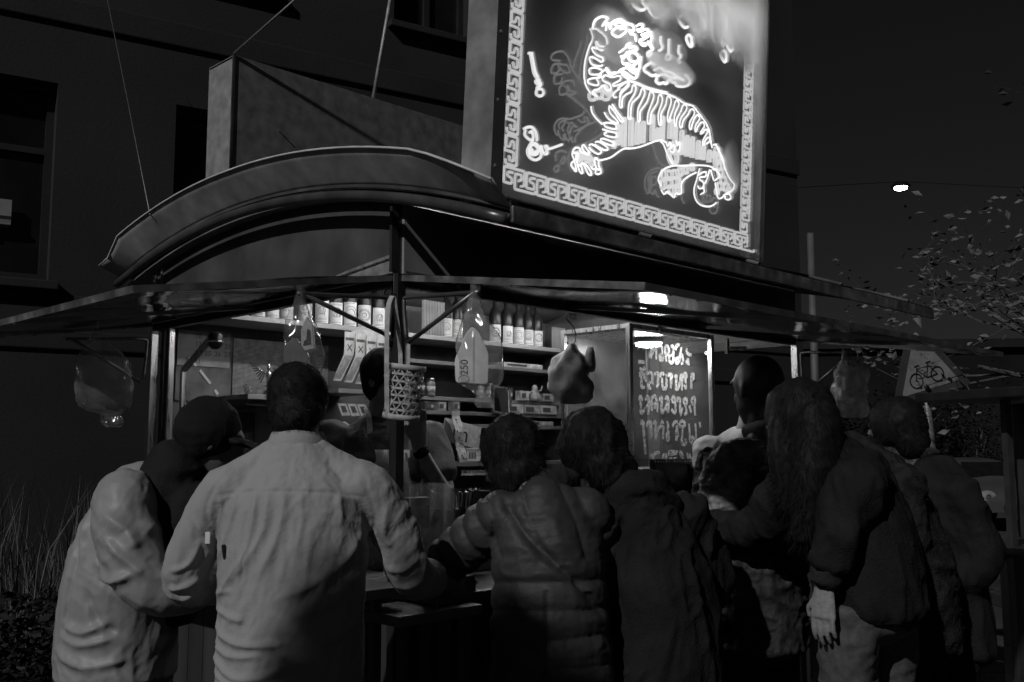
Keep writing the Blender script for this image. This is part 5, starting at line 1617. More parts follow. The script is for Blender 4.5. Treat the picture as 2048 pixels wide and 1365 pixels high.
# tall bar tables at the open corner
def bar_table(label, loc, rz, w, d, h):
    t = thing('bar_table', label, 'table', loc, rz)
    MB().box((-w / 2, -d / 2, h - .032), (w / 2, d / 2, h)).build('table_top', mat('table_wood', .16, .5, 0, 6, .35, .15, 40, stretch=(.15, 1, 1)), t, bevel=.004)
    for k in range(int(w / .085)):
        x = -w / 2 + .03 + k * .085
        MB().box((x, -d / 2 + .03, .02), (x + .034, -d / 2 + .055, h - .034)).build('slat', WOOD_MID, t, bevel=.003)
    for s in (-1, 1):
        MB().box((s * (w / 2 - .04) - .02, d / 2 - .06, 0), (s * (w / 2 - .04) + .02, d / 2 - .02, h - .034)).build('leg', WOOD_MID, t)
    return t


bar_table('slatted wooden bar table between the white shirt and the stall corner', K(-.40, -.20, .018), PHI, .40, .24, 1.115)
bar_table('lower slatted bar table behind the puffy jacket elbow', K(-.15, -.30, .018), PHI, .34, .24, 1.045)

# kiosk edge at the far right of the picture
kk = thing('kiosk', 'edge of another lit kiosk with a post and shelf at the far right', 'kiosk', (3.07, 6.2, .0), R(20))
MB().box((-.022, -.022, 0), (.022, .022, 1.858)).build('post', mat('kiosk_metal', .05, .45, .3, 8, .3), kk)
MB().box((-.25, -.6, 1.86), (1.4, .5, 1.92)).build('awning', BLACK_METAL, kk, bevel=.008)
MB().box((-.08, -.25, .92), (1.4, .4, .96)).build('shelf', MATS['kiosk_metal'], kk, bevel=.005)
MB().box((.05, .1, .1), (1.4, .16, .9)).build('lower_panel', PAINT_DARK, kk)
MB().box((.155, -.02, 1.0), (.172, .1, 1.84)).build('side_post', MATS['kiosk_metal'], kk)
MB().box((.19, .05, 1.0), (.9, .06, 1.84)).build('lit_panel', mat('kiosk_panel', .5, .5, 0, 6, .3, emit=.12), kk)
# ------------------------------------------------------------------ people
V3 = Vector


def vnoise(p, seed=0):
    """smooth value noise in [0, 1] for an (n, 3) array"""
    i = np.floor(p).astype(np.int64)
    f = p - i
    f = f * f * (3 - 2 * f)

    def h(a, b, c):
        n = (a * 374761393 + b * 668265263 + c * 2147483647 + seed * 974634777) & 0x7fffffff
        n = ((n ^ (n >> 13)) * 1274126177) & 0x7fffffff
        return ((n ^ (n >> 16)) & 0xffff) / 65535.0
    x, y, z = i[:, 0], i[:, 1], i[:, 2]
    c = [[[h(x + a, y + b, z + d) for d in (0, 1)] for b in (0, 1)] for a in (0, 1)]
    fx, fy, fz = f[:, 0], f[:, 1], f[:, 2]

    def lx(a, b, t):
        return a + (b - a) * t
    return lx(lx(lx(c[0][0][0], c[1][0][0], fx), lx(c[0][1][0], c[1][1][0], fx), fy), lx(lx(c[0][0][1], c[1][0][1], fx), lx(c[0][1][1], c[1][1][1], fx), fy), fz)


def ridged(p, seed=0, octv=3):
    s, a, tot = 0.0, 1.0, 0.0
    for k in range(octv):
        s = s + a * (1 - np.abs(2 * vnoise(p * (2 ** k) + 17 * k, seed + k) - 1)) ** 2
        tot += a
        a *= .5
    return s / tot


class Form(MB):
    """overlapping rounded solids that become one skin"""

    def limb(s, pts, rad, side=None, n=18, sub=4):
        P = smooth_line([tuple(p) for p in pts], sub)
        k = len(pts)
        R2 = [(r, r) if isinstance(r, (int, float)) else r for r in rad]
        xs_ = [i * sub for i in range(k)]
        if k < 3:
            P = [V3(pts[0]).lerp(V3(pts[1]), i / sub) for i in range(sub + 1)]
        idx = np.arange(len(P))
        A = np.interp(idx, xs_, [r[0] for r in R2])
        B = np.interp(idx, xs_, [r[1] for r in R2])
        rings = []
        nrm = V3(side) if side is not None else None
        for i, p in enumerate(P):
            t = (P[min(i + 1, len(P) - 1)] - P[max(i - 1, 0)]).normalized()
            if nrm is None:
                nrm = t.orthogonal().normalized()
            nrm = (nrm - t * nrm.dot(t)).normalized()
            b = t.cross(nrm)
            if i == 0:
                for q in (.35, .75):
                    rings.append([p - t * B[i] * (1 - q) * .7 + (nrm * math.cos(2 * math.pi * k_ / n) * A[i] + b * math.sin(2 * math.pi * k_ / n) * B[i]) * q for k_ in range(n)])
            rings.append([p + nrm * math.cos(2 * math.pi * k_ / n) * A[i] + b * math.sin(2 * math.pi * k_ / n) * B[i] for k_ in range(n)])
            if i == len(P) - 1:
                for q in (.75, .35):
                    rings.append([p + t * B[i] * (1 - q) * .7 + (nrm * math.cos(2 * math.pi * k_ / n) * A[i] + b * math.sin(2 * math.pi * k_ / n) * B[i]) * q for k_ in range(n)])
        vs = [q for r in rings for q in r]
        m = len(rings)
        fs = [(i * n + k_, i * n + (k_ + 1) % n, (i + 1) * n + (k_ + 1) % n, (i + 1) * n + k_) for i in range(m - 1) for k_ in range(n)]
        fs += [tuple(range(n - 1, -1, -1)), tuple((m - 1) * n + k_ for k_ in range(n))]
        return s.add(vs, fs)

    def ball(s, c, ax, ay, az, nu=16, nv=10):
        c, ax, ay, az = V3(c), V3(ax), V3(ay), V3(az)
        vs = [c - az]
        for j in range(1, nv):
            a = -math.pi / 2 + math.pi * j / nv
            for i in range(nu):
                b = 2 * math.pi * i / nu
                vs.append(c + ax * math.cos(a) * math.cos(b) + ay * math.cos(a) * math.sin(b) + az * math.sin(a))
        vs.append(c + az)
        fs = [(0, 1 + (i + 1) % nu, 1 + i) for i in range(nu)]
        for j in range(nv - 2):
            o = 1 + j * nu
            fs += [(o + i, o + (i + 1) % nu, o + nu + (i + 1) % nu, o + nu + i) for i in range(nu)]
        o = 1 + (nv - 2) * nu
        fs += [(len(vs) - 1, o + i, o + (i + 1) % nu) for i in range(nu)]
        return s.add(vs, fs)

    def skin(s, voxel, smooth_n=4):
        """voxel union of everything, smoothed; returns verts, faces as arrays"""
        me = bpy.data.meshes.new('form')
        me.from_pydata(s.v, [], s.f)
        bm = bmesh.new()
        bm.from_mesh(me)
        bmesh.ops.recalc_face_normals(bm, faces=bm.faces)
        bm.to_mesh(me)
        bm.free()
        ob = bpy.data.objects.new('form', me)
        COL.objects.link(ob)
        md = ob.modifiers.new('r', 'REMESH')
        md.mode = 'VOXEL'
        md.voxel_size = voxel
        dg = bpy.context.evaluated_depsgraph_get()
        m2 = bpy.data.meshes.new_from_object(ob.evaluated_get(dg))
        bpy.data.objects.remove(ob)
        bpy.data.meshes.remove(me)
        relax(m2, smooth_n)
        return m2


def get_v(me):
    a = np.empty(len(me.vertices) * 3)
    me.vertices.foreach_get('co', a)
    return a.reshape(-1, 3)


def set_v(me, v):
    me.vertices.foreach_set('co', np.ascontiguousarray(v).ravel())
    me.update()


def get_n(me):
    a = np.empty(len(me.vertices) * 3)
    me.vertices.foreach_get('normal', a)
    return a.reshape(-1, 3)


def relax(me, it, lam=.6):
    e = np.empty(len(me.edges) * 2, dtype=np.int64)
    me.edges.foreach_get('vertices', e)
    e = e.reshape(-1, 2)
    v = get_v(me)
    n = len(v)
    cnt = np.bincount(e.ravel(), minlength=n).astype(float)[:, None]
    for _ in range(it):
        acc = np.zeros_like(v)
        for c in range(3):
            acc[:, c] = np.bincount(e[:, 0], v[e[:, 1], c], n) + np.bincount(e[:, 1], v[e[:, 0], c], n)
        v = v + lam * (acc / np.maximum(cnt, 1) - v)
    set_v(me, v)


def wrinkle(me, amp, scale, seed, stretch=(1, 1, 1), octv=3, mask=None, along=None, k=4.0):
    v, n = get_v(me), get_n(me)
    q = v * np.array(stretch) * scale
    if along is not None:                       # long creases that run in one direction
        d_ = np.array(along) / np.linalg.norm(along)
        q = q - (1 - 1 / k) * (q @ d_)[:, None] * d_
    # warp the field so that folds bend
    w = np.stack([vnoise(v * 5 + k * 31, seed + 50 + k) for k in range(3)], 1)
    d = (ridged(q + 1.3 * w, seed, octv) - .45) * amp
    if mask is not None:
        d = d * mask(v)
    set_v(me, v + n * d[:, None])


def folds(me, lines, side=-1):
    """ridges along (x, z) lines on the side of the cloth that faces the -y direction"""
    v, n = get_v(me), get_n(me)
    tot = np.zeros(len(v))
    face = np.clip((side * n[:, 1] - .02) / .5, 0, 1)
    P = v[:, [0, 2]]
    for pts, w, a in lines:
        L_ = [np.array(p) for p in [(q.x, q.y) for q in smooth_line(pts, 4)]]
        best = np.full(len(v), 9.0)
        tt = np.zeros(len(v))
        m = len(L_) - 1
        for i in range(m):
            d = L_[i + 1] - L_[i]
            t = np.clip(((P - L_[i]) @ d) / (d @ d + 1e-12), 0, 1)
            q = P - (L_[i] + t[:, None] * d)
            r = np.sqrt((q ** 2).sum(1))
            b = r < best
            best = np.where(b, r, best)
            tt = np.where(b, (i + t) / m, tt)
        x = best / w
        tot += a * (np.exp(-1.25 * np.sqrt(x * x + .12)) * 1.5 - .16 * np.exp(-((x - 2.2) / 1.2) ** 2)) * np.clip(np.sin(np.pi * (tt * .86 + .07)) * 1.6, 0, 1)
    set_v(me, v + n * (tot * face)[:, None])


def chain_param(v, chains):
    """nearest chain of each vertex and the arc length along it"""
    best = np.full(len(v), 1e9)
    s = np.zeros(len(v))
    which = np.zeros(len(v), int)
    for ci, (pts, rad) in enumerate(chains):
        acc = 0.0
        for i in range(len(pts) - 1):
            a, b = np.array(pts[i]), np.array(pts[i + 1])
            d = b - a
            t = np.clip(((v - a) @ d) / (d @ d), 0, 1)
            r = np.sqrt(((v - a - t[:, None] * d) ** 2).sum(1)) / rad
            m = r < best
            best = np.where(m, r, best)
            ln = math.sqrt(d @ d)
            s = np.where(m, acc + t * ln, s)
            which = np.where(m, ci, which)
            acc += ln
    return which, s


def put(me, name, m, parent):
    me.materials.clear()
    me.name = name
    me.polygons.foreach_set('use_smooth', [True] * len(me.polygons))
    return link(name, me, m, parent)


SKIN = mat('skin', .12, .55, 0, 30, .12, .1, 120)
HAIRM = mat('dark_hair', .012, .6, 0, 60, .4, spec=.12)
SHOE = mat('shoe', .01, .5, 0, 10, .3)


def hand(F, wr, d, out, ln=.19, curl=.38, r=.0092):
    """palm and five fingers; d points along the hand, out is the side the thumb is on"""
    wr, d, out = V3(wr), V3(d).normalized(), V3(out)
    out = (out - d * out.dot(d)).normalized()
    nn = d.cross(out).normalized()                # palm normal
    F.limb([wr - d * .03, wr + d * .03, wr + d * .085], [(.028, .022), (.038, .018), (.045, .014)], out)
    for k in range(4):
        off = out * (.032 - .0208 * k)
        L_ = ln * (.42, .47, .44, .35)[k]
        p = wr + d * (.088 - .004 * abs(k - 1)) + off
        d1 = (d + nn * curl * .35 + out * (.03 - .025 * k)).normalized()
        d2 = (d1 + nn * curl * .8).normalized()
        d3 = (d2 + nn * curl * .8).normalized()
        a = p + d1 * L_ * .45
        b = a + d2 * L_ * .32
        F.limb([p - d * .02, p, a, b, b + d3 * L_ * .25], [r, r, r * .95, r * .88, r * .72], n=10, sub=2)
    p = wr + d * .03 + out * .028
    a = p + (d * .7 + out * .6 + nn * .25).normalized() * .045
    F.limb([p - d * .015, p, a, a + (d + nn * .3).normalized() * .03], [.012, .0115, .0105, .008], n=10, sub=2)


def head(F, c, up, fwd, s=1.0, ears=True):
    """skull, jaw, nose, brow and ears around centre c"""
    c, up = V3(c), V3(up).normalized()
    fwd = (V3(fwd) - up * V3(fwd).dot(up)).normalized()
    sd = fwd.cross(up)
    F.ball(c + up * .028 * s - fwd * .012 * s, sd * .076 * s, fwd * .096 * s, up * .092 * s)
    F.ball(c - up * .045 * s + fwd * .022 * s, sd * .056 * s, fwd * .066 * s, up * .072 * s)
    F.ball(c - up * .095 * s + fwd * .052 * s, sd * .026 * s, fwd * .024 * s, up * .022 * s)
    F.limb([c + up * .022 * s + fwd * .08 * s, c - up * .022 * s + fwd * .104 * s, c - up * .028 * s + fwd * .088 * s], [.010 * s, .015 * s, .012 * s], n=10, sub=3)
    F.limb([c + up * .035 * s + fwd * .078 * s - sd * .045 * s, c + up * .040 * s + fwd * .088 * s, c + up * .035 * s + fwd * .078 * s + sd * .045 * s], [.010 * s] * 3, n=8, sub=3)
    F.limb([c - up * .058 * s + fwd * .083 * s - sd * .024 * s, c - up * .057 * s + fwd * .092 * s, c - up * .058 * s + fwd * .083 * s + sd * .024 * s], [.007 * s] * 3, n=8, sub=3)
    if ears:
        for q in (-1, 1):
            F.ball(c + sd * q * .078 * s - fwd * .012 * s - up * .006 * s, sd * .009 * s, fwd * .019 * s, up * .032 * s, 10, 8)
    return c, up, fwd, sd


def body(name, label, J, fwd, skin=SKIN, voxel=.011, hands=True, s=1.0, hand_d=None, ears=True, group='people at the stall'):
    """one continuous figure from its joints (world metres); the object's origin is on the ground below the pelvis"""
    F = Form()
    fwd = V3(fwd).normalized()
    sd = fwd.cross(V3((0, 0, 1))).normalized()
    P = {k: V3(v) for k, v in J.items()}
    hips = (P['hipL'] + P['hipR']) / 2
    F.limb([hips - V3((0, 0, .03)), hips + (P['chest'] - hips) * .35, P['chest'], P['neck']], [(.142, .098), (.12, .082), (.140, .092), (.062, .055)], sd)
    up = V3(J.get('head_up', (P['head'] - P['neck']))).normalized()
    F.limb([P['neck'] - up * .03, P['neck'].lerp(P['head'], .5), P['head'] - up * .03], [.062, .054, .056])
    head(F, P['head'], up, J.get('face', fwd), s, ears)
    for q in 'LR':
        F.limb([P['chest'].lerp(P['sh' + q], .5), P['sh' + q], P['el' + q], P['wr' + q]], [.046, .038, .033, .027])
        if hands:
            d = V3(hand_d[q][0]) if hand_d and q in hand_d else (P['wr' + q] - P['el' + q])
            o = V3(hand_d[q][1]) if hand_d and q in hand_d else (fwd * .2 + V3((0, 0, 1)))
            hand(F, P['wr' + q] + d.normalized() * .02, d, o)
        F.limb([P['hip' + q] + V3((0, 0, .03)), P['kn' + q], P['an' + q]], [.088, .056, .040])
        F.limb([P['an' + q] + V3((0, 0, -.005)), P['an' + q] + fwd * .06 - V3((0, 0, .045)), P['an' + q] + fwd * .17 - V3((0, 0, .055))], [.042, (.042, .032), (.038, .024)], sd)
    me = F.skin(voxel, 3)
    org = V3((hips.x, hips.y, 0))
    set_v(me, get_v(me) - np.array(org))
    o = put(me, name, skin, None)
    o.location = org
    tag(o, label, 'person', group)
    o['org'] = 0
    return o, P, org


def wear(F, name, m, parent, org, voxel=.009, smooth_n=5, shape=None):
    me = F.skin(voxel, smooth_n)
    if shape:
        shape(me)
    set_v(me, get_v(me) - np.array(org))
    return put(me, name, m, parent)


def legs_down(hipL, hipR, fwd, knee=.0, g=.02):
    """standing legs below the hips"""
    out = {}
    f = V3(fwd).normalized()
    for q, h in (('L', V3(hipL)), ('R', V3(hipR))):
        out['kn' + q] = V3((h.x, h.y, .50)) + f * (.04 + knee)
        out['an' + q] = V3((h.x, h.y, g + .075)) + f * (-.02)
    return out


def trousers(P, m, parent, org, fat=1.0, seed=1, name='trousers'):
    F = Form()
    hips = (P['hipL'] + P['hipR']) / 2
    sd = (P['hipR'] - P['hipL']).normalized()
    F.limb([hips - V3((0, 0, .05)), hips + V3((0, 0, .10))], [(.178 * fat, .128 * fat), (.168 * fat, .122 * fat)], sd)
    for q in 'LR':
        F.limb([P['hip' + q] + V3((0, 0, .02)), P['kn' + q], P['an' + q] + V3((0, 0, .0))], [.102 * fat, .078 * fat, .068 * fat])
    return wear(F, name, m, parent, org, .011, 4, lambda me: wrinkle(me, .024, 15, seed, octv=3, along=(.8, .3, .45), k=3.5))


def shoes(P, fwd, parent, org):
    f = V3(fwd).normalized()
    sd = f.cross(V3((0, 0, 1)))
    for q in 'LR':
        F = Form()
        a = P['an' + q]
        F.limb([a - f * .03 + V3((0, 0, .02)), a - f * .02 - V3((0, 0, .04)), a + f * .08 - V3((0, 0, .04)), a + f * .20 - V3((0, 0, .052))], [.046, (.046, .036), (.046, .038), (.040, .026)], sd)
        wear(F, 'shoe', SHOE, parent, org, .010, 3)


def strands(me_or_pts, n, ln, w, seed, drift=(0, 0, -1), jitter=.5):
    """thin hair strips leaving a surface"""
    rg = np.random.RandomState(seed)
    v, nn = get_v(me_or_pts), get_n(me_or_pts)
    m = MB()
    for k in rg.randint(0, len(v), n):
        p, d = V3(v[k]), V3(nn[k])
        dd = (V3(drift) + d * .25 + V3(rg.normal(0, jitter, 3))).normalized()
        l_ = ln * rg.uniform(.5, 1.3)
        sdv = dd.cross(d)
        sdv = sdv.normalized() * w if sdv.length > 1e-4 else V3((w, 0, 0))
        q = p + dd * l_ * .55 + d * l_ * .12
        e = p + dd * l_
        o = len(m.v)
        m.v += [tuple(p - sdv), tuple(p + sdv), tuple(q + sdv * .8), tuple(q - sdv * .8), tuple(e)]
        m.f += [(o, o + 1, o + 2, o + 3), (o + 3, o + 2, o + 4)]
    return m


def hair(F, parent, org, seed, n=2600, ln=.02, drift=(0, 0, -1), m=HAIRM, voxel=.009, amp=.012, scale=26, w=.0005):
    me = F.skin(voxel, 3)
    wrinkle(me, amp, scale, seed, (1, 1, .6))
    set_v(me, get_v(me) - np.array(org))
    h = put(me, 'hair', m, parent)
    st_ = strands(me, n, ln, w, seed, drift).build('hair_strands', m, h)
    st_['kind'] = 'stuff'
    return h


def scalp(F, c, up, fwd, s=1.0, thick=.010, back=.0, low=.02):
    """short hair: a cap over the top and back of the skull"""
    c, up = V3(c), V3(up).normalized()
    fwd = (V3(fwd) - up * V3(fwd).dot(up)).normalized()
    sd = fwd.cross(up)
    F.ball(c + up * .036 * s - fwd * .026 * s, sd * (.078 * s + thick), fwd * (.088 * s + thick), up * (.086 * s + thick))
    F.ball(c - up * low * s - fwd * .045 * s, sd * (.066 * s + thick), fwd * (.05 * s + thick), up * (.062 * s + thick))


# ---- 1: man in the pale work shirt, seen from behind
SHIRT = mat('pale_cotton', .32, .85, 0, 3, .06, .16, 110, spec=.2)
fw = V3((.03, 1, 0))
J = dict(head=(-.614, 2.875, 1.662), neck=(-.606, 2.815, 1.545), chest=(-.602, 2.80, 1.32), shL=(-.795, 2.79, 1.465), shR=(-.400, 2.80, 1.470), elL=(-.915, 2.84, 1.185), elR=(-.285, 2.87, 1.200), wrL=(-.80, 3.06, 1.14), wrR=(-.20, 3.09, 1.15), hipL=(-.70, 2.80, .92), hipR=(-.51, 2.80, .92))
J.update(legs_down(J['hipL'], J['hipR'], fw))
b1, P, og = body('person', 'man in a pale creased long-sleeved shirt seen from behind, leaning at the corner', J, fw)


def px(x, y, Y=2.78):
    return (x, y)


F = Form()
sdv = (1, -.03, 0)
F.limb([(-.604, 2.795, .82), (-.604, 2.79, .98), (-.604, 2.785, 1.13), (-.602, 2.785, 1.28), (-.604, 2.79, 1.40), (-.606, 2.815, 1.485), (-.608, 2.83, 1.55)], [(.204, .145), (.198, .140), (.198, .138), (.206, .136), (.200, .122), (.135, .088), (.080, .074)], sdv, 26)
for q, s in (('L', -1), ('R', 1)):
    F.limb([(-.608 + s * .045, 2.83, 1.535), (-.606 + s * .11, 2.815, 1.492), P['sh' + q] + V3((-s * .02, 0, -.012))], [.052, .054, .060])
    F.limb([P['sh' + q] + V3((-s * .05, 0, -.035)), P['sh' + q] + V3((-s * .004, 0, -.025)), P['sh' + q].lerp(P['el' + q], .5) + V3((s * .008, 0, 0)), P['el' + q], P['el' + q].lerp(P['wr' + q], .55)], [.066, .068, .066, .062, .056])


def shirt_shape(me):
    wrinkle(me, .0095, 17, 3, octv=3, along=(.38, 0, .92), k=5)
    wrinkle(me, .0042, 26, 6, (1.2, 1, .5), 3)
    L_ = []
    for pts, w, a in [
        # creases that gather at the left hip
        ([(-.802, 1.165), (-.745, 1.178)], .009, .012), ([(-.802, 1.128), (-.75, 1.112), (-.705, 1.105)], .011, .015), ([(-.802, 1.085), (-.77, 1.06), (-.72, 1.045), (-.66, 1.043), (-.59, 1.048)], .012, .018),
        ([(-.806, 1.045), (-.775, 1.020), (-.745, 1.012), (-.70, 1.012), (-.65, 1.020)], .011, .015), ([(-.806, 1.005), (-.77, .975), (-.72, .955), (-.65, .962), (-.55, .995)], .012, .018), ([(-.806, .962), (-.74, .935), (-.66, .930), (-.58, .945), (-.51, .960)], .012, .016),
        ([(-.80, .92), (-.72, .90), (-.62, .905), (-.54, .925)], .012, .014), ([(-.52, .90), (-.60, .875), (-.70, .87)], .012, .012),
        # long diagonals from the yoke to the left side
        ([(-.79, 1.155), (-.745, 1.215), (-.70, 1.285), (-.685, 1.36), (-.682, 1.43)], .012, .014), ([(-.795, 1.25), (-.765, 1.32), (-.745, 1.39), (-.742, 1.435)], .011, .012), ([(-.735, 1.21), (-.69, 1.27), (-.655, 1.34), (-.648, 1.43)], .014, .011),
        ([(-.66, 1.225), (-.625, 1.30), (-.607, 1.37), (-.605, 1.44)], .016, .010), ([(-.56, 1.44), (-.555, 1.36), (-.565, 1.29)], .015, .007), ([(-.80, 1.34), (-.785, 1.39), (-.79, 1.42)], .010, .010),
        # right armpit
        ([(-.418, 1.30), (-.45, 1.25), (-.52, 1.20), (-.60, 1.165)], .018, .011), ([(-.415, 1.22), (-.46, 1.16), (-.55, 1.12)], .018, .010), ([(-.465, 1.43), (-.455, 1.36)], .010, .008), ([(-.415, 1.10), (-.46, 1.06), (-.52, 1.04)], .015, .010),
        # sleeves
        ([(-.93, 1.22), (-.88, 1.24), (-.85, 1.30)], .010, .012), ([(-.935, 1.17), (-.89, 1.18), (-.86, 1.20)], .009, .014), ([(-.91, 1.14), (-.88, 1.15)], .008, .012), ([(-.86, 1.36), (-.835, 1.31), (-.83, 1.26)], .010, .010),
        ([(-.26, 1.25), (-.30, 1.22), (-.34, 1.22)], .010, .012), ([(-.25, 1.19), (-.29, 1.17), (-.33, 1.18)], .010, .013), ([(-.34, 1.40), (-.35, 1.33), (-.33, 1.28)], .012, .010), ([(-.40, 1.38), (-.37, 1.30), (-.36, 1.24)], .012, -.008),
        # yoke seam and centre pleat
        ([(-.80, 1.425), (-.72, 1.437), (-.605, 1.44), (-.48, 1.435), (-.40, 1.420)], .0055, -.005), ([(-.604, 1.44), (-.604, 1.525)], .005, -.003), ([(-.805, 1.45), (-.83, 1.38), (-.80, 1.30)], .008, -.006), ([(-.395, 1.45), (-.375, 1.37), (-.40, 1.30)], .008, -.006)]:
        L_.append((pts, w * .68, a * .82))
    L_ = [(p_, w_, a_ * (.62 if i_ < 8 else 1)) for i_, (p_, w_, a_) in enumerate(L_)]
    folds(me, L_)
    relax(me, 1, .35)


sh = wear(F, 'shirt', SHIRT, b1, og, .005, 6, shirt_shape)
rows = []
for z, o_, dz in ((1.548, .012, -.004), (1.552, .014, 0), (1.578, .008, 0), (1.600, -.001, 0), (1.603, -.006, 0), (1.585, -.008, 0), (1.55, -.006, 0)):
    rows.append([(-.610 + (.073 + o_) * math.cos(2 * math.pi * k / 40), 2.842 + (.070 + o_) * math.sin(2 * math.pi * k / 40), z + dz + .003 * math.sin(6 * math.pi * k / 40) - .035 * max(0, math.sin(2 * math.pi * k / 40)) ** 2) for k in range(41)])
cm_ = MB().sheet([[tuple(V3(p) - og) for p in r] for r in rows]).build('collar', SHIRT, sh, smooth=True)
tab = MB().box((-.806, 2.655, 1.305), (-.794, 2.664, 1.335)).build('label_tab', WHITE, sh, loc=-og)
F = Form()
scalp(F, P['head'], P['head'] - P['neck'], fw, 1.0, .010, low=.030)
hair(F, b1, og, 5, 3200, .014, (0, -.2, -.6))
trousers(P, mat('dark_denim', .012, .8, 0, 40, .3, .2, 200), b1, og, 1.0, 4)
shoes(P, fw, b1, og)

# ---- 2: man in a dark cap and pale jacket at the left, bending towards the counter
fw = V3((.82, .57, 0))
J = dict(head=(-.975, 3.26, 1.575), neck=(-1.095, 3.23, 1.475), chest=(-1.20, 3.22, 1.27), shL=(-1.18, 3.37, 1.41), shR=(-1.19, 3.10, 1.40), elL=(-.98, 3.56, 1.22), elR=(-1.075, 3.03, 1.14), wrL=(-.80, 3.60, 1.16), wrR=(-.86, 3.16, 1.13), hipL=(-1.30, 3.36, .90), hipR=(-1.23, 3.18, .90), face=(.80, .35, -.25), head_up=(.25, .05, .95))
J.update(legs_down(J['hipL'], J['hipR'], fw))
b2, P, og = body('person', 'man in a dark peaked cap and pale loose jacket bending over at the left', J, fw)
F = Form()
F.limb([(-1.265, 3.27, .84), (-1.265, 3.27, .98), (-1.255, 3.25, 1.13), (-1.225, 3.24, 1.28), (-1.19, 3.235, 1.39), (-1.13, 3.23, 1.455)], [(.205, .180), (.205, .180), (.192, .170), (.185, .150), (.160, .115), (.085, .075)], (.57, -.82, 0), 26)
F.limb([P['shR'] + V3((-.01, .05, 0)), P['shR'] + V3((0, -.01, -.01)), P['shR'].lerp(P['elR'], .5) + V3((-.02, -.02, 0)), P['elR'], P['elR'].lerp(P['wrR'], .6)], [.088, .095, .092, .082, .065])
F.limb([P['shL'], P['shL'].lerp(P['elL'], .5), P['elL'], P['elL'].lerp(P['wrL'], .6)], [.085, .085, .075, .06])


def jacket_shape(me):
    wrinkle(me, .013, 11, 11, octv=3, along=(.3, .1, .95), k=5)
    wrinkle(me, .008, 12, 13, octv=2, along=(.8, .2, -.5), k=5)
    folds(me, [([(-1.36, 1.31), (-1.34, 1.22), (-1.36, 1.12), (-1.37, 1.0)], .010, -.010), ([(-1.20, 1.36), (-1.13, 1.31), (-1.10, 1.26)], .015, .018), ([(-1.19, 1.29), (-1.12, 1.23), (-1.07, 1.19)], .012, .016), ([(-1.26, 1.21), (-1.18, 1.17), (-1.10, 1.19)], .012, .018), ([(-1.29, 1.12), (-1.25, 1.04), (-1.19, 1.0)], .012, -.012), ([(-1.37, 1.02), (-1.30, 1.0), (-1.22, 1.03)], .012, .016), ([(-1.37, .98), (-1.30, .965), (-1.20, .985)], .011, .014), ([(-1.39, .93), (-1.28, .90), (-1.17, .92)], .012, .012), ([(-1.29, 1.40), (-1.32, 1.30), (-1.31, 1.2)], .014, .012)])
    relax(me, 1, .3)


JK = mat('pale_nylon', .28, .5, 0, 4, .1, .12, 60, spec=.35)
jk = wear(F, 'jacket', JK, b2, og, .0065, 4, jacket_shape)
wb = Form()
wb.limb([(-1.265, 3.27, .80), (-1.265, 3.27, .85)], [(.195, .172), (.205, .180)], (.57, -.82, 0), 26)
wear(wb, 'waistband', mat('ribbed_knit', .10, .9, 0, 60, .3, .4, 30, stretch=(1, 1, .05)), jk, og, .010, 2)
F = Form()      # dark inner layer with a standing collar
F.limb([(-1.16, 3.232, 1.36), (-1.105, 3.235, 1.45), (-1.055, 3.24, 1.53)], [(.13, .12), (.105, .10), (.092, .09)], (.57, -.82, 0), 22)
F.limb([(-1.13, 3.30, 1.02), (-1.10, 3.28, 1.18), (-1.06, 3.25, 1.34), (-1.05, 3.24, 1.44)], [(.12, .10), (.14, .11), (.14, .10), (.10, .08)], (.57, -.82, 0), 22)
wear(F, 'inner_coat', mat('black_cloth', .018, .85, 0, 8, .3, .3, 150, spec=.1), b2, og, .010, 3, lambda me: wrinkle(me, .012, 12, 15))
cu_, cf_ = V3((.25, .05, .95)).normalized(), V3((.80, .35, -.25))
F = Form()
scalp(F, P['head'], cu_, cf_, 1.05, .016, low=.0)
F2 = Form()
F2.ball(P['head'] - cu_ * .035 - cf_.normalized() * .052, (.062, 0, 0), (0, .062, 0), (0, 0, .062))
hair(F2, b2, og, 17, 1800, .016, (-.2, -.1, -.8))
cap_ = wear(F, 'cap', mat('cap_cloth', .014, .8, 0, 10, .3, .3, 200, spec=.1), b2, og, .007, 4, lambda me: wrinkle(me, .010, 13, 19))
ff = (cf_ - cu_ * cf_.dot(cu_)).normalized()
ss = ff.cross(cu_)
hc = P['head'] + cu_ * .035 - og
rows = []
for k in range(9):
    a = R(-75) + R(150) * k / 8
    e = hc + ff * (.075 + .028 * math.cos(a)) * math.cos(a) * 1.0 + ss * .082 * math.sin(a)
    rows.append([e, e + ff * .045 * math.cos(a) - cu_ * .004, e + ff * .085 * math.cos(a) - cu_ * .022])
MB().sheet(rows, .004).build('peak', MATS['cap_cloth'], cap_, smooth=True)
trousers(P, mat('dark_trousers', .014, .8, 0, 20, .3, spec=.1), b2, og, 1.0, 9)
shoes(P, fw, b2, og)

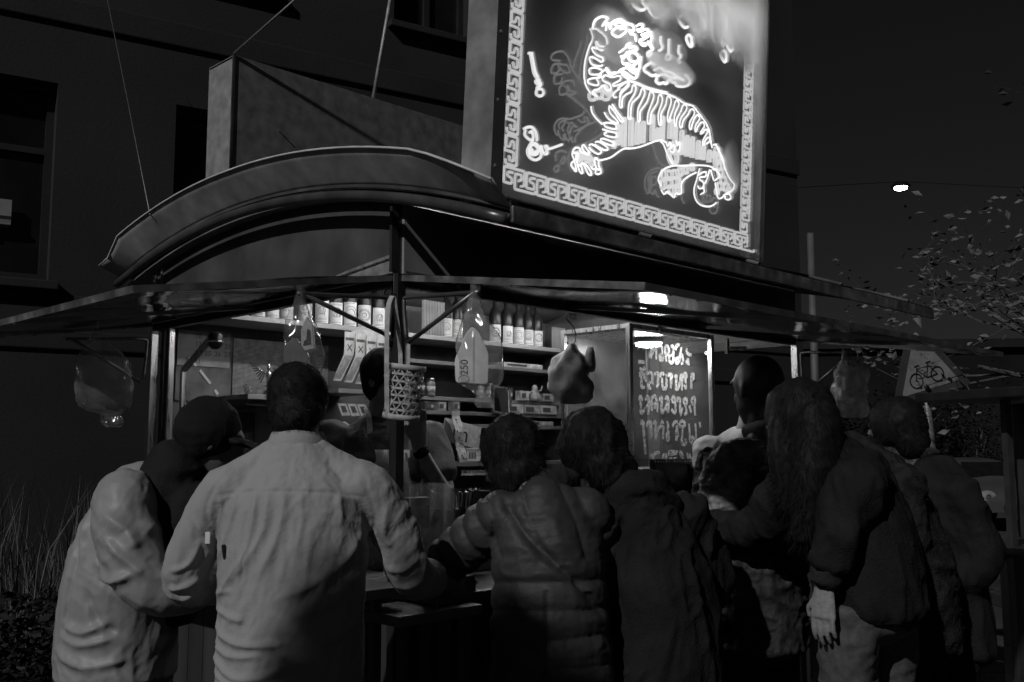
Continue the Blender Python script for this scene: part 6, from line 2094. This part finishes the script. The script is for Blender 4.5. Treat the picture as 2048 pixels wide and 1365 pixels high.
# ---- 3: person in the quilted jacket
fw = V3((-.22, .97, 0))
J = dict(head=(.002, 3.15, 1.512), neck=(.065, 3.07, 1.415), chest=(.105, 3.03, 1.20), shL=(-.035, 3.06, 1.345), shR=(.225, 3.09, 1.350), elL=(-.215, 3.18, 1.195), elR=(.33, 3.22, 1.16), wrL=(-.20, 3.42, 1.15), wrR=(.22, 3.42, 1.15), hipL=(.03, 3.02, .86), hipR=(.21, 3.04, .86), face=(-.3, .9, -.3), head_up=(-.25, .25, .9))
J.update(legs_down(J['hipL'], J['hipR'], fw))
b3, P, og = body('person', 'person with pinned-up dark hair in a long quilted jacket seen from behind', J, fw)
tor = [(.118, 3.015, .62), (.118, 3.015, .80), (.116, 3.02, .96), (.112, 3.025, 1.12), (.105, 3.035, 1.26), (.092, 3.055, 1.36), (.075, 3.07, 1.425)]
F = Form()
F.limb(tor, [(.186, .150), (.186, .150), (.178, .142), (.172, .138), (.168, .13), (.13, .105), (.085, .08)], (.97, .22, 0), 28)
armL = [P['shL'] + V3((.03, 0, 0)), P['shL'], P['shL'].lerp(P['elL'], .55), P['elL'], P['elL'].lerp(P['wrL'], .8)]
armR = [P['shR'] + V3((-.03, 0, 0)), P['shR'], P['shR'].lerp(P['elR'], .55), P['elR'], P['elR'].lerp(P['wrR'], .8)]
F.limb(armL, [.075, .080, .074, .068, .056])
F.limb(armR, [.075, .080, .074, .068, .056])


def quilt(me):
    v, n = get_v(me), get_n(me)
    w, s = chain_param(v, [([tuple(p) for p in tor], .17), ([tuple(p) for p in armL], .08), ([tuple(p) for p in armR], .08)])
    wob = .012 * (vnoise(v * 9, 4) - .5)
    step = np.where(w == 0, .078, .060)
    ph = ((s + wob) / step) % 1.0
    puff = np.power(np.abs(np.sin(np.pi * ph)), .55)
    # yoke: vertical seams above the chest
    top = (w == 0) & (v[:, 2] > 1.235)
    ph2 = ((v[:, 0] + .35 * (v[:, 2] - 1.3) + wob + 3) / .128) % 1.0
    puff = np.where(top, np.power(np.abs(np.sin(np.pi * ph2)), .55), puff)
    mid = np.exp(-((v[:, 0] - .10) / .006) ** 2) * (w == 0) * (v[:, 2] < 1.15)
    d = .0135 * (puff - .6) - .008 * mid + .009 * (ridged(v * np.array((13, 13, 24)), 7, 3) - .45)
    set_v(me, v + n * d[:, None])
    folds(me, [([(-.02, 1.395), (.03, 1.32), (.10, 1.25), (.19, 1.17), (.26, 1.08)], .011, -.016)])
    relax(me, 1, .3)


wear(F, 'quilted_jacket', mat('quilted_nylon', .042, .55, 0, 6, .2, .2, 220, spec=.3), b3, og, .0062, 4, quilt)
F = Form()
cu_, cf_ = V3((-.25, .25, .9)), V3((-.3, .9, -.3))
scalp(F, P['head'], cu_, cf_, 1.03, .018, low=.035)
F.ball(P['head'] + V3((.055, -.065, .0)), (.045, 0, 0), (0, .040, 0), (0, 0, .042))
F.limb([P['head'] + V3((-.05, -.05, -.02)), P['head'] + V3((-.02, -.085, -.06)), P['head'] + V3((.03, -.08, -.075))], [.028, .030, .026])
hair(F, b3, og, 8, 5200, .026, (.2, -.1, -.8), amp=.02, scale=20)
F = Form()
F.limb([P['neck'] + V3((-.02, .02, -.01)), P['neck'] + V3((.05, .02, .035)), P['neck'] + V3((.12, .10, .03))], [.045, .055, .045])
wear(F, 'scarf', mat('dark_scarf', .012, .9, 0, 20, .4, .4, 120), b3, og, .010, 3, lambda me: wrinkle(me, .014, 20, 5))
trousers(P, MATS['dark_trousers'], b3, og, .95, 14)
shoes(P, fw, b3, og)

# ---- 4: hooded person in black, leaning left
fw = V3((-.45, .89, 0))
J = dict(head=(.262, 3.27, 1.525), neck=(.355, 3.21, 1.425), chest=(.435, 3.17, 1.21), shL=(.31, 3.17, 1.36), shR=(.545, 3.25, 1.36), elL=(.25, 3.22, 1.10), elR=(.655, 3.34, 1.11), wrL=(.20, 3.44, 1.13), wrR=(.52, 3.52, 1.12), hipL=(.385, 3.14, .88), hipR=(.565, 3.22, .88), face=(-.6, .75, -.35), head_up=(-.35, .25, .9))
J.update(legs_down(J['hipL'], J['hipR'], fw))
b4, P, og = body('person', 'person with thick dark hair in a black hooded coat beside the quilted jacket', J, fw)
BLK = mat('black_wool', .016, .9, 0, 8, .35, .4, 140, spec=.12)
F = Form()
F.limb([(.48, 3.17, .62), (.48, 3.17, .82), (.475, 3.17, 1.0), (.455, 3.17, 1.14), (.435, 3.18, 1.25), (.405, 3.19, 1.345), (.365, 3.21, 1.42)], [(.185, .16), (.18, .155), (.172, .15), (.172, .145), (.150, .125), (.105, .10), (.07, .075)], (.89, .45, 0), 26)
for q in 'LR':
    F.limb([P['sh' + q], P['sh' + q].lerp(P['el' + q], .5), P['el' + q], P['el' + q].lerp(P['wr' + q], .8)], [.082, .080, .072, .058])
wear(F, 'coat', BLK, b4, og, .008, 3, lambda me: wrinkle(me, .034, 12, 21, octv=3, along=(.15, 0, 1), k=4))
F = Form()
F.limb([P['neck'] + V3((-.04, -.02, -.035)), P['neck'] + V3((.03, -.07, .015)), P['neck'] + V3((.09, -.045, .005)), P['neck'] + V3((.11, .03, -.03))], [.035, .048, .050, .035])
F.ball(P['neck'] + V3((.075, -.04, -.05)), (.10, .04, 0), (-.03, .06, 0), (0, 0, .075))
wear(F, 'hood', BLK, b4, og, .009, 3, lambda me: wrinkle(me, .02, 12, 23))
cu_, cf_ = V3((-.35, .25, .9)), V3((-.6, .75, -.35))
F = Form()
scalp(F, P['head'], cu_, cf_, 1.08, .024, low=.04)
F.limb([P['head'] + V3((.05, -.04, .03)), P['head'] + V3((.085, -.05, -.05)), P['head'] + V3((.10, -.05, -.10))], [.06, .055, .04])
hair(F, b4, og, 9, 5200, .026, (.25, -.2, -.8), amp=.022, scale=17)
trousers(P, MATS['dark_trousers'], b4, og, 1.0, 24)
shoes(P, fw, b4, og)

# ---- 5: bald man
fw = V3((-.62, .78, 0))
J = dict(head=(.925, 3.75, 1.772), neck=(.945, 3.73, 1.62), chest=(.93, 3.74, 1.38), shL=(.775, 3.70, 1.52), shR=(1.06, 3.86, 1.52), elL=(.73, 3.80, 1.22), elR=(1.10, 3.98, 1.22), wrL=(.70, 4.02, 1.16), wrR=(1.0, 4.14, 1.16), hipL=(.83, 3.70, .93), hipR=(.99, 3.82, .93), face=(-.48, .86, -.15), head_up=(-.05, .05, 1))
J.update(legs_down(J['hipL'], J['hipR'], fw))
b5, P, og = body('person', 'tall bald man in a grey crinkled jacket facing the glass case', J, fw, mat('bald_skin', .045, .5, 0, 20, .12, .1, 90), s=1.12, voxel=.010)
F = Form()
F.limb([(.915, 3.75, .84), (.915, 3.75, 1.0), (.92, 3.75, 1.2), (.925, 3.75, 1.38), (.93, 3.745, 1.49), (.94, 3.735, 1.575)], [(.19, .16), (.19, .155), (.19, .15), (.20, .145), (.17, .125), (.095, .09)], (.78, .62, 0), 26)
for q in 'LR':
    F.limb([P['sh' + q], P['sh' + q].lerp(P['el' + q], .5), P['el' + q], P['el' + q].lerp(P['wr' + q], .8)], [.085, .082, .074, .058])
wear(F, 'jacket', mat('crinkled_grey', .028, .7, 0, 18, .6, .4, 60), b5, og, .008, 3, lambda me: wrinkle(me, .026, 15, 31, (1, 1, 1.3)))
F = Form()
F.limb([P['neck'] + V3((-.05, .04, -.015)), P['neck'] + V3((.0, -.06, .0)), P['neck'] + V3((.08, .0, .0))], [(.03, .045), (.03, .05), (.03, .045)])
wear(F, 'shirt_collar', mat('light_collar', .08, .8, 0, 20, .2), b5, og, .009, 2)
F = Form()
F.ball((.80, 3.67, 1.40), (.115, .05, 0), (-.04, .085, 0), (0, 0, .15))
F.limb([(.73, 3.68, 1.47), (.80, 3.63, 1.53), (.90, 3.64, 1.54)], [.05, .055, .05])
wear(F, 'hood', mat('hood_painted_light', .22, .5, 0, 30, .7, .4, 60), b5, og, .007, 3, lambda me: wrinkle(me, .030, 22, 33, octv=3, along=(1, .3, .2), k=3))  # hood added, its pale tone stands in for stall light on the upper jacket
trousers(P, MATS['dark_trousers'], b5, og, 1.0, 34)
shoes(P, fw, b5, og)

# ---- 6: long-haired person in black, bending, one hand hanging
fw = V3((-.72, .69, 0))
J = dict(head=(.962, 3.36, 1.622), neck=(1.055, 3.31, 1.53), chest=(1.10, 3.28, 1.33), shL=(.955, 3.33, 1.46), shR=(1.09, 3.15, 1.455), elL=(.84, 3.50, 1.285), elR=(1.005, 3.12, 1.285), wrL=(.665, 3.66, 1.275), wrR=(.965, 3.14, 1.140), hipL=(1.075, 3.23, 1.03), hipR=(1.25, 3.37, 1.03), face=(-.75, .6, -.3), head_up=(-.3, .2, .92))
J.update(legs_down(J['hipL'], J['hipR'], fw))
HANDSKIN = mat('hand_skin', .27, .5, 0, 60, .15, .25, 90)
b6, P, og = body('person', 'person with long dark hair in a black coat and pale jeans, one hand hanging', J, fw, HANDSKIN, .004, hand_d={'R': ((-.06, .02, -1), (-.5, .55, 0))})
F = Form()
F.limb([(1.165, 3.30, 1.03), (1.165, 3.30, 1.07), (1.155, 3.30, 1.16), (1.125, 3.29, 1.30), (1.095, 3.29, 1.42), (1.065, 3.305, 1.51), (1.05, 3.31, 1.56)], [(.185, .165), (.188, .168), (.19, .17), (.19, .165), (.165, .14), (.11, .10), (.08, .08)], (.69, .72, 0), 26)
F.limb([P['shL'], P['shL'].lerp(P['elL'], .5), P['elL'], P['elL'].lerp(P['wrL'], .9)], [.085, .08, .070, .055])
F.limb([P['shR'] + V3((.03, .05, 0)), P['shR'], P['shR'].lerp(P['elR'], .5), P['elR'], P['elR'].lerp(P['wrR'], .62)], [.085, .088, .084, .070, .058])
ct = wear(F, 'coat', BLK, b6, og, .008, 4, lambda me: wrinkle(me, .032, 12, 41, octv=3, along=(-.3, 0, 1), k=4))
F = Form()
F.limb([P['elR'].lerp(P['wrR'], .50), P['elR'].lerp(P['wrR'], .98)], [.052, .048])
wear(F, 'cuff', mat('cuff_cloth', .012, .9, 0, 12, .3, .3, 120), ct, og, .007, 2, lambda me: wrinkle(me, .010, 24, 43, (1, 1, 2.2)))
cu_, cf_ = V3((-.3, .2, .92)), V3((-.75, .6, -.3))
F = Form()
scalp(F, P['head'], cu_, cf_, 1.10, .026, low=.03)
F.limb([P['head'] + V3((.03, -.07, .05)), P['head'] + V3((.03, -.11, -.06)), P['head'] + V3((-.01, -.125, -.20)), P['head'] + V3((-.03, -.11, -.36))], [.080, .078, .065, .03], (1, 0, 0))
F.limb([P['head'] + V3((-.06, -.03, .02)), P['head'] + V3((-.075, -.06, -.12)), P['head'] + V3((-.06, -.07, -.28))], [.05, .045, .02])
hair(F, b6, og, 11, 4200, .06, (-.1, -.1, -1), amp=.02, scale=14)
trousers(P, mat('pale_jeans', .065, .8, 0, 50, .25, .2, 200), b6, og, .96, 44, 'jeans')
shoes(P, fw, b6, og)

# ---- 7: person in a fuzzy jacket just behind the long hair
fw = V3((-.75, .66, 0))
J = dict(head=(1.10, 3.72, 1.60), neck=(1.20, 3.68, 1.54), chest=(1.30, 3.64, 1.34), shL=(1.17, 3.70, 1.50), shR=(1.37, 3.52, 1.46), elL=(1.05, 3.86, 1.28), elR=(1.36, 3.50, 1.20), wrL=(.98, 4.06, 1.2), wrR=(1.22, 3.62, 1.10), hipL=(1.36, 3.55, .93), hipR=(1.48, 3.67, .93), face=(-.8, .5, -.3), head_up=(-.4, .2, .9))
J.update(legs_down(J['hipL'], J['hipR'], fw))
b7, P, og = body('person', 'stooping person in a dark grey fuzzy jacket half hidden behind the long hair', J, fw)
F = Form()
F.limb([(1.42, 3.60, .86), (1.42, 3.60, 1.0), (1.40, 3.61, 1.15), (1.36, 3.62, 1.30), (1.30, 3.64, 1.43), (1.23, 3.67, 1.51), (1.19, 3.69, 1.55)], [(.17, .15), (.175, .15), (.18, .155), (.18, .15), (.165, .135), (.13, .11), (.09, .09)], (.66, .75, 0), 26)
for q in 'LR':
    F.limb([P['sh' + q], P['sh' + q].lerp(P['el' + q], .5), P['el' + q], P['el' + q].lerp(P['wr' + q], .8)], [.08, .08, .072, .058])
FUZ = mat('fuzzy_grey', .022, .95, 0, 25, .5, .6, 120, spec=.1)
jk = wear(F, 'jacket', FUZ, b7, og, .009, 3, lambda me: wrinkle(me, .020, 11, 51))
fz = strands(jk.data, 2600, .014, .0008, 52, (0, 0, 0), .8).build('fuzz', FUZ, jk)
fz['kind'] = 'stuff'
F = Form()
scalp(F, P['head'], V3((-.4, .2, .9)), V3((-.8, .5, -.3)), 1.02, .012, low=.02)
hair(F, b7, og, 53, 1500, .02)
trousers(P, MATS['dark_trousers'], b7, og, 1.0, 54)
shoes(P, fw, b7, og)

# ---- 8: person at the right in a dark coat
fw = V3((-.85, .52, 0))
J = dict(head=(1.50, 3.92, 1.605), neck=(1.58, 3.90, 1.505), chest=(1.625, 3.89, 1.29), shL=(1.53, 4.02, 1.44), shR=(1.66, 3.76, 1.42), elL=(1.40, 4.12, 1.2), elR=(1.735, 3.74, 1.15), wrL=(1.25, 4.2, 1.18), wrR=(1.60, 3.78, 1.02), hipL=(1.60, 3.98, .90), hipR=(1.68, 3.84, .90), face=(-.8, .45, -.25), head_up=(-.3, .15, .93))
J.update(legs_down(J['hipL'], J['hipR'], fw))
b8, P, og = body('person', 'person in a plain black coat at the right end of the queue', J, fw)
F = Form()
F.limb([(1.655, 3.90, .78), (1.655, 3.90, .95), (1.65, 3.90, 1.12), (1.64, 3.89, 1.27), (1.62, 3.89, 1.40), (1.59, 3.90, 1.48)], [(.15, .17), (.155, .165), (.155, .155), (.165, .16), (.155, .145), (.105, .105)], (.52, .85, 0), 26)
for q in 'LR':
    F.limb([P['sh' + q], P['sh' + q].lerp(P['el' + q], .5), P['el' + q], P['el' + q].lerp(P['wr' + q], .85)], [.082, .080, .070, .056])
wear(F, 'coat', mat('black_coat', .017, .8, 0, 8, .3, .3, 120, spec=.1), b8, og, .010, 4, lambda me: wrinkle(me, .028, 12, 61, octv=3, along=(-.2, 0, 1), k=4))
F = Form()
F.limb([P['neck'] + V3((-.05, .03, .015)), P['neck'] + V3((.0, -.05, .03)), P['neck'] + V3((.06, .0, .02))], [(.02, .035)] * 3)
wear(F, 'shirt_collar', mat('grey_collar', .05, .8, 0, 20, .2), b8, og, .009, 2)
F = Form()
scalp(F, P['head'], V3((-.3, .15, .93)), V3((-.8, .45, -.25)), 1.06, .020, low=.03)
hair(F, b8, og, 63, 2600, .03, (.2, -.2, -.6))
trousers(P, MATS['dark_trousers'], b8, og, 1.0, 64)
shoes(P, fw, b8, og)

# ---- 9: vendor behind the counter, in an apron, one hand raised
fw = V3((.45, -.89, 0))
J = dict(head=(-.515, 4.10, 1.835), neck=(-.545, 4.14, 1.70), chest=(-.545, 4.16, 1.47), shL=(-.36, 4.22, 1.62), shR=(-.73, 4.12, 1.63), elL=(-.262, 4.06, 1.375), elR=(-.80, 4.05, 1.36), wrL=(-.362, 3.97, 1.545), wrR=(-.70, 3.86, 1.25), hipL=(-.45, 4.20, 1.14), hipR=(-.63, 4.14, 1.14), face=(.75, -.6, -.2), head_up=(.05, -.05, 1))
J.update({'knL': (-.43, 4.14, .76), 'anL': (-.46, 4.22, .39), 'knR': (-.62, 4.09, .76), 'anR': (-.64, 4.16, .39)})
b9, P, og = body('person', 'vendor in a dark shirt and pale apron inside the stall with one hand raised', J, fw, mat('vendor_skin', .34, .5, 0, 30, .15, .1, 90), .0085, hand_d={'L': ((-.12, .0, 1), (-.8, -.3, .1))})
F = Form()
F.limb([(-.545, 4.17, 1.08), (-.545, 4.165, 1.22), (-.545, 4.16, 1.38), (-.545, 4.16, 1.52), (-.545, 4.155, 1.62), (-.545, 4.14, 1.68)], [(.17, .13), (.165, .125), (.175, .13), (.19, .13), (.165, .11), (.085, .08)], (.89, .45, 0), 26)
F.limb([P['shL'], P['shL'].lerp(P['elL'], .75)], [.078, .072])
F.limb([P['shR'], P['shR'].lerp(P['elR'], .8)], [.082, .074])
vs_ = wear(F, 'shirt', mat('dark_tee', .13, .85, 0, 10, .3, .2, 120), b9, og, .010, 3, lambda me: wrinkle(me, .016, 10, 71))
rows = []
for k in range(9):
    z = 1.08 + .47 * k / 8
    hw = .15 if z < 1.3 else .15 - .06 * (z - 1.3) / .25
    rows.append([tuple(V3((-.545, 4.16, z)) + V3((.89, .45, 0)) * (hw * t) + fw * (.148 - .05 * t * t + .006 * math.sin(9 * t + z * 20)) - og) for t in [-1 + .2 * i for i in range(11)]])
ap = MB().sheet(rows, .003).build('apron', mat('apron_cloth', .65, .8, 0, 14, .2, .2, 120), b9, smooth=True)
for s in (-1, 1):
    q0 = V3((-.545, 4.16, 1.55)) + V3((.89, .45, 0)) * (s * .085) + fw * .105
    pts = [q0 - og, V3((-.545, 4.15, 1.665)) + V3((.89, .45, 0)) * (s * .075) + fw * .075 - og, V3((-.545, 4.14, 1.72)) + V3((.89, .45, 0)) * (s * .062) - og]
    sp_ = smooth_line([tuple(p) for p in pts], 5)
    MB().sheet([[p + V3((.89, .45, 0)) * e for p in sp_] for e in (-.012, .012)], .002).build('apron_strap', MATS['apron_cloth'], ap)
F = Form()
F.limb([P['elL'].lerp(P['wrL'], .93), P['elL'].lerp(P['wrL'], 1.02)], [.036, .035])
wear(F, 'wristband', MATS['black_cloth'], b9, og, .007, 2)
F = Form()
scalp(F, P['head'], V3((.05, -.05, 1)), V3((.75, -.6, -.2)), 1.03, .012)
hair(F, b9, og, 73, 1500, .015)
trousers(P, MATS['dark_trousers'], b9, og, 1.0, 74)
shoes(P, fw, b9, og)

# ---- 10: second vendor in white, mostly hidden behind the bald man
fw = V3((-.3, -.95, 0))
J = dict(head=(1.125, 4.63, 1.80), neck=(1.105, 4.65, 1.655), chest=(1.09, 4.68, 1.42), shL=(1.26, 4.62, 1.58), shR=(.935, 4.72, 1.57), elL=(1.32, 4.55, 1.32), elR=(.90, 4.62, 1.32), wrL=(1.2, 4.38, 1.25), wrR=(.98, 4.42, 1.22), hipL=(1.18, 4.67, 1.12), hipR=(1.0, 4.72, 1.12), face=(-.3, -.95, -.2), head_up=(0, 0, 1))
J.update({'knL': (1.17, 4.62, .74), 'anL': (1.18, 4.68, .39), 'knR': (1.0, 4.67, .74), 'anR': (1.0, 4.73, .39)})
b10, P, og = body('person', 'second vendor in a white shirt glimpsed behind the bald man', J, fw, MATS['vendor_skin'])
F = Form()
F.limb([(1.09, 4.69, 1.06), (1.09, 4.685, 1.25), (1.09, 4.68, 1.42), (1.095, 4.67, 1.56), (1.10, 4.66, 1.635)], [(.17, .13), (.17, .13), (.185, .13), (.16, .11), (.085, .08)], (.95, -.3, 0), 26)
for q in 'LR':
    F.limb([P['sh' + q], P['sh' + q].lerp(P['el' + q], .8)], [.082, .074])
wear(F, 'shirt', mat('white_tee', .6, .8, 0, 10, .1, .2, 120), b10, og, .010, 3, lambda me: wrinkle(me, .016, 10, 81))
F = Form()
scalp(F, P['head'], V3((0, 0, 1)), V3((-.3, -.95, -.2)), 1.0, .012)
hair(F, b10, og, 83, 1200, .015)
trousers(P, MATS['dark_trousers'], b10, og, 1.0, 84)
shoes(P, fw, b10, og)
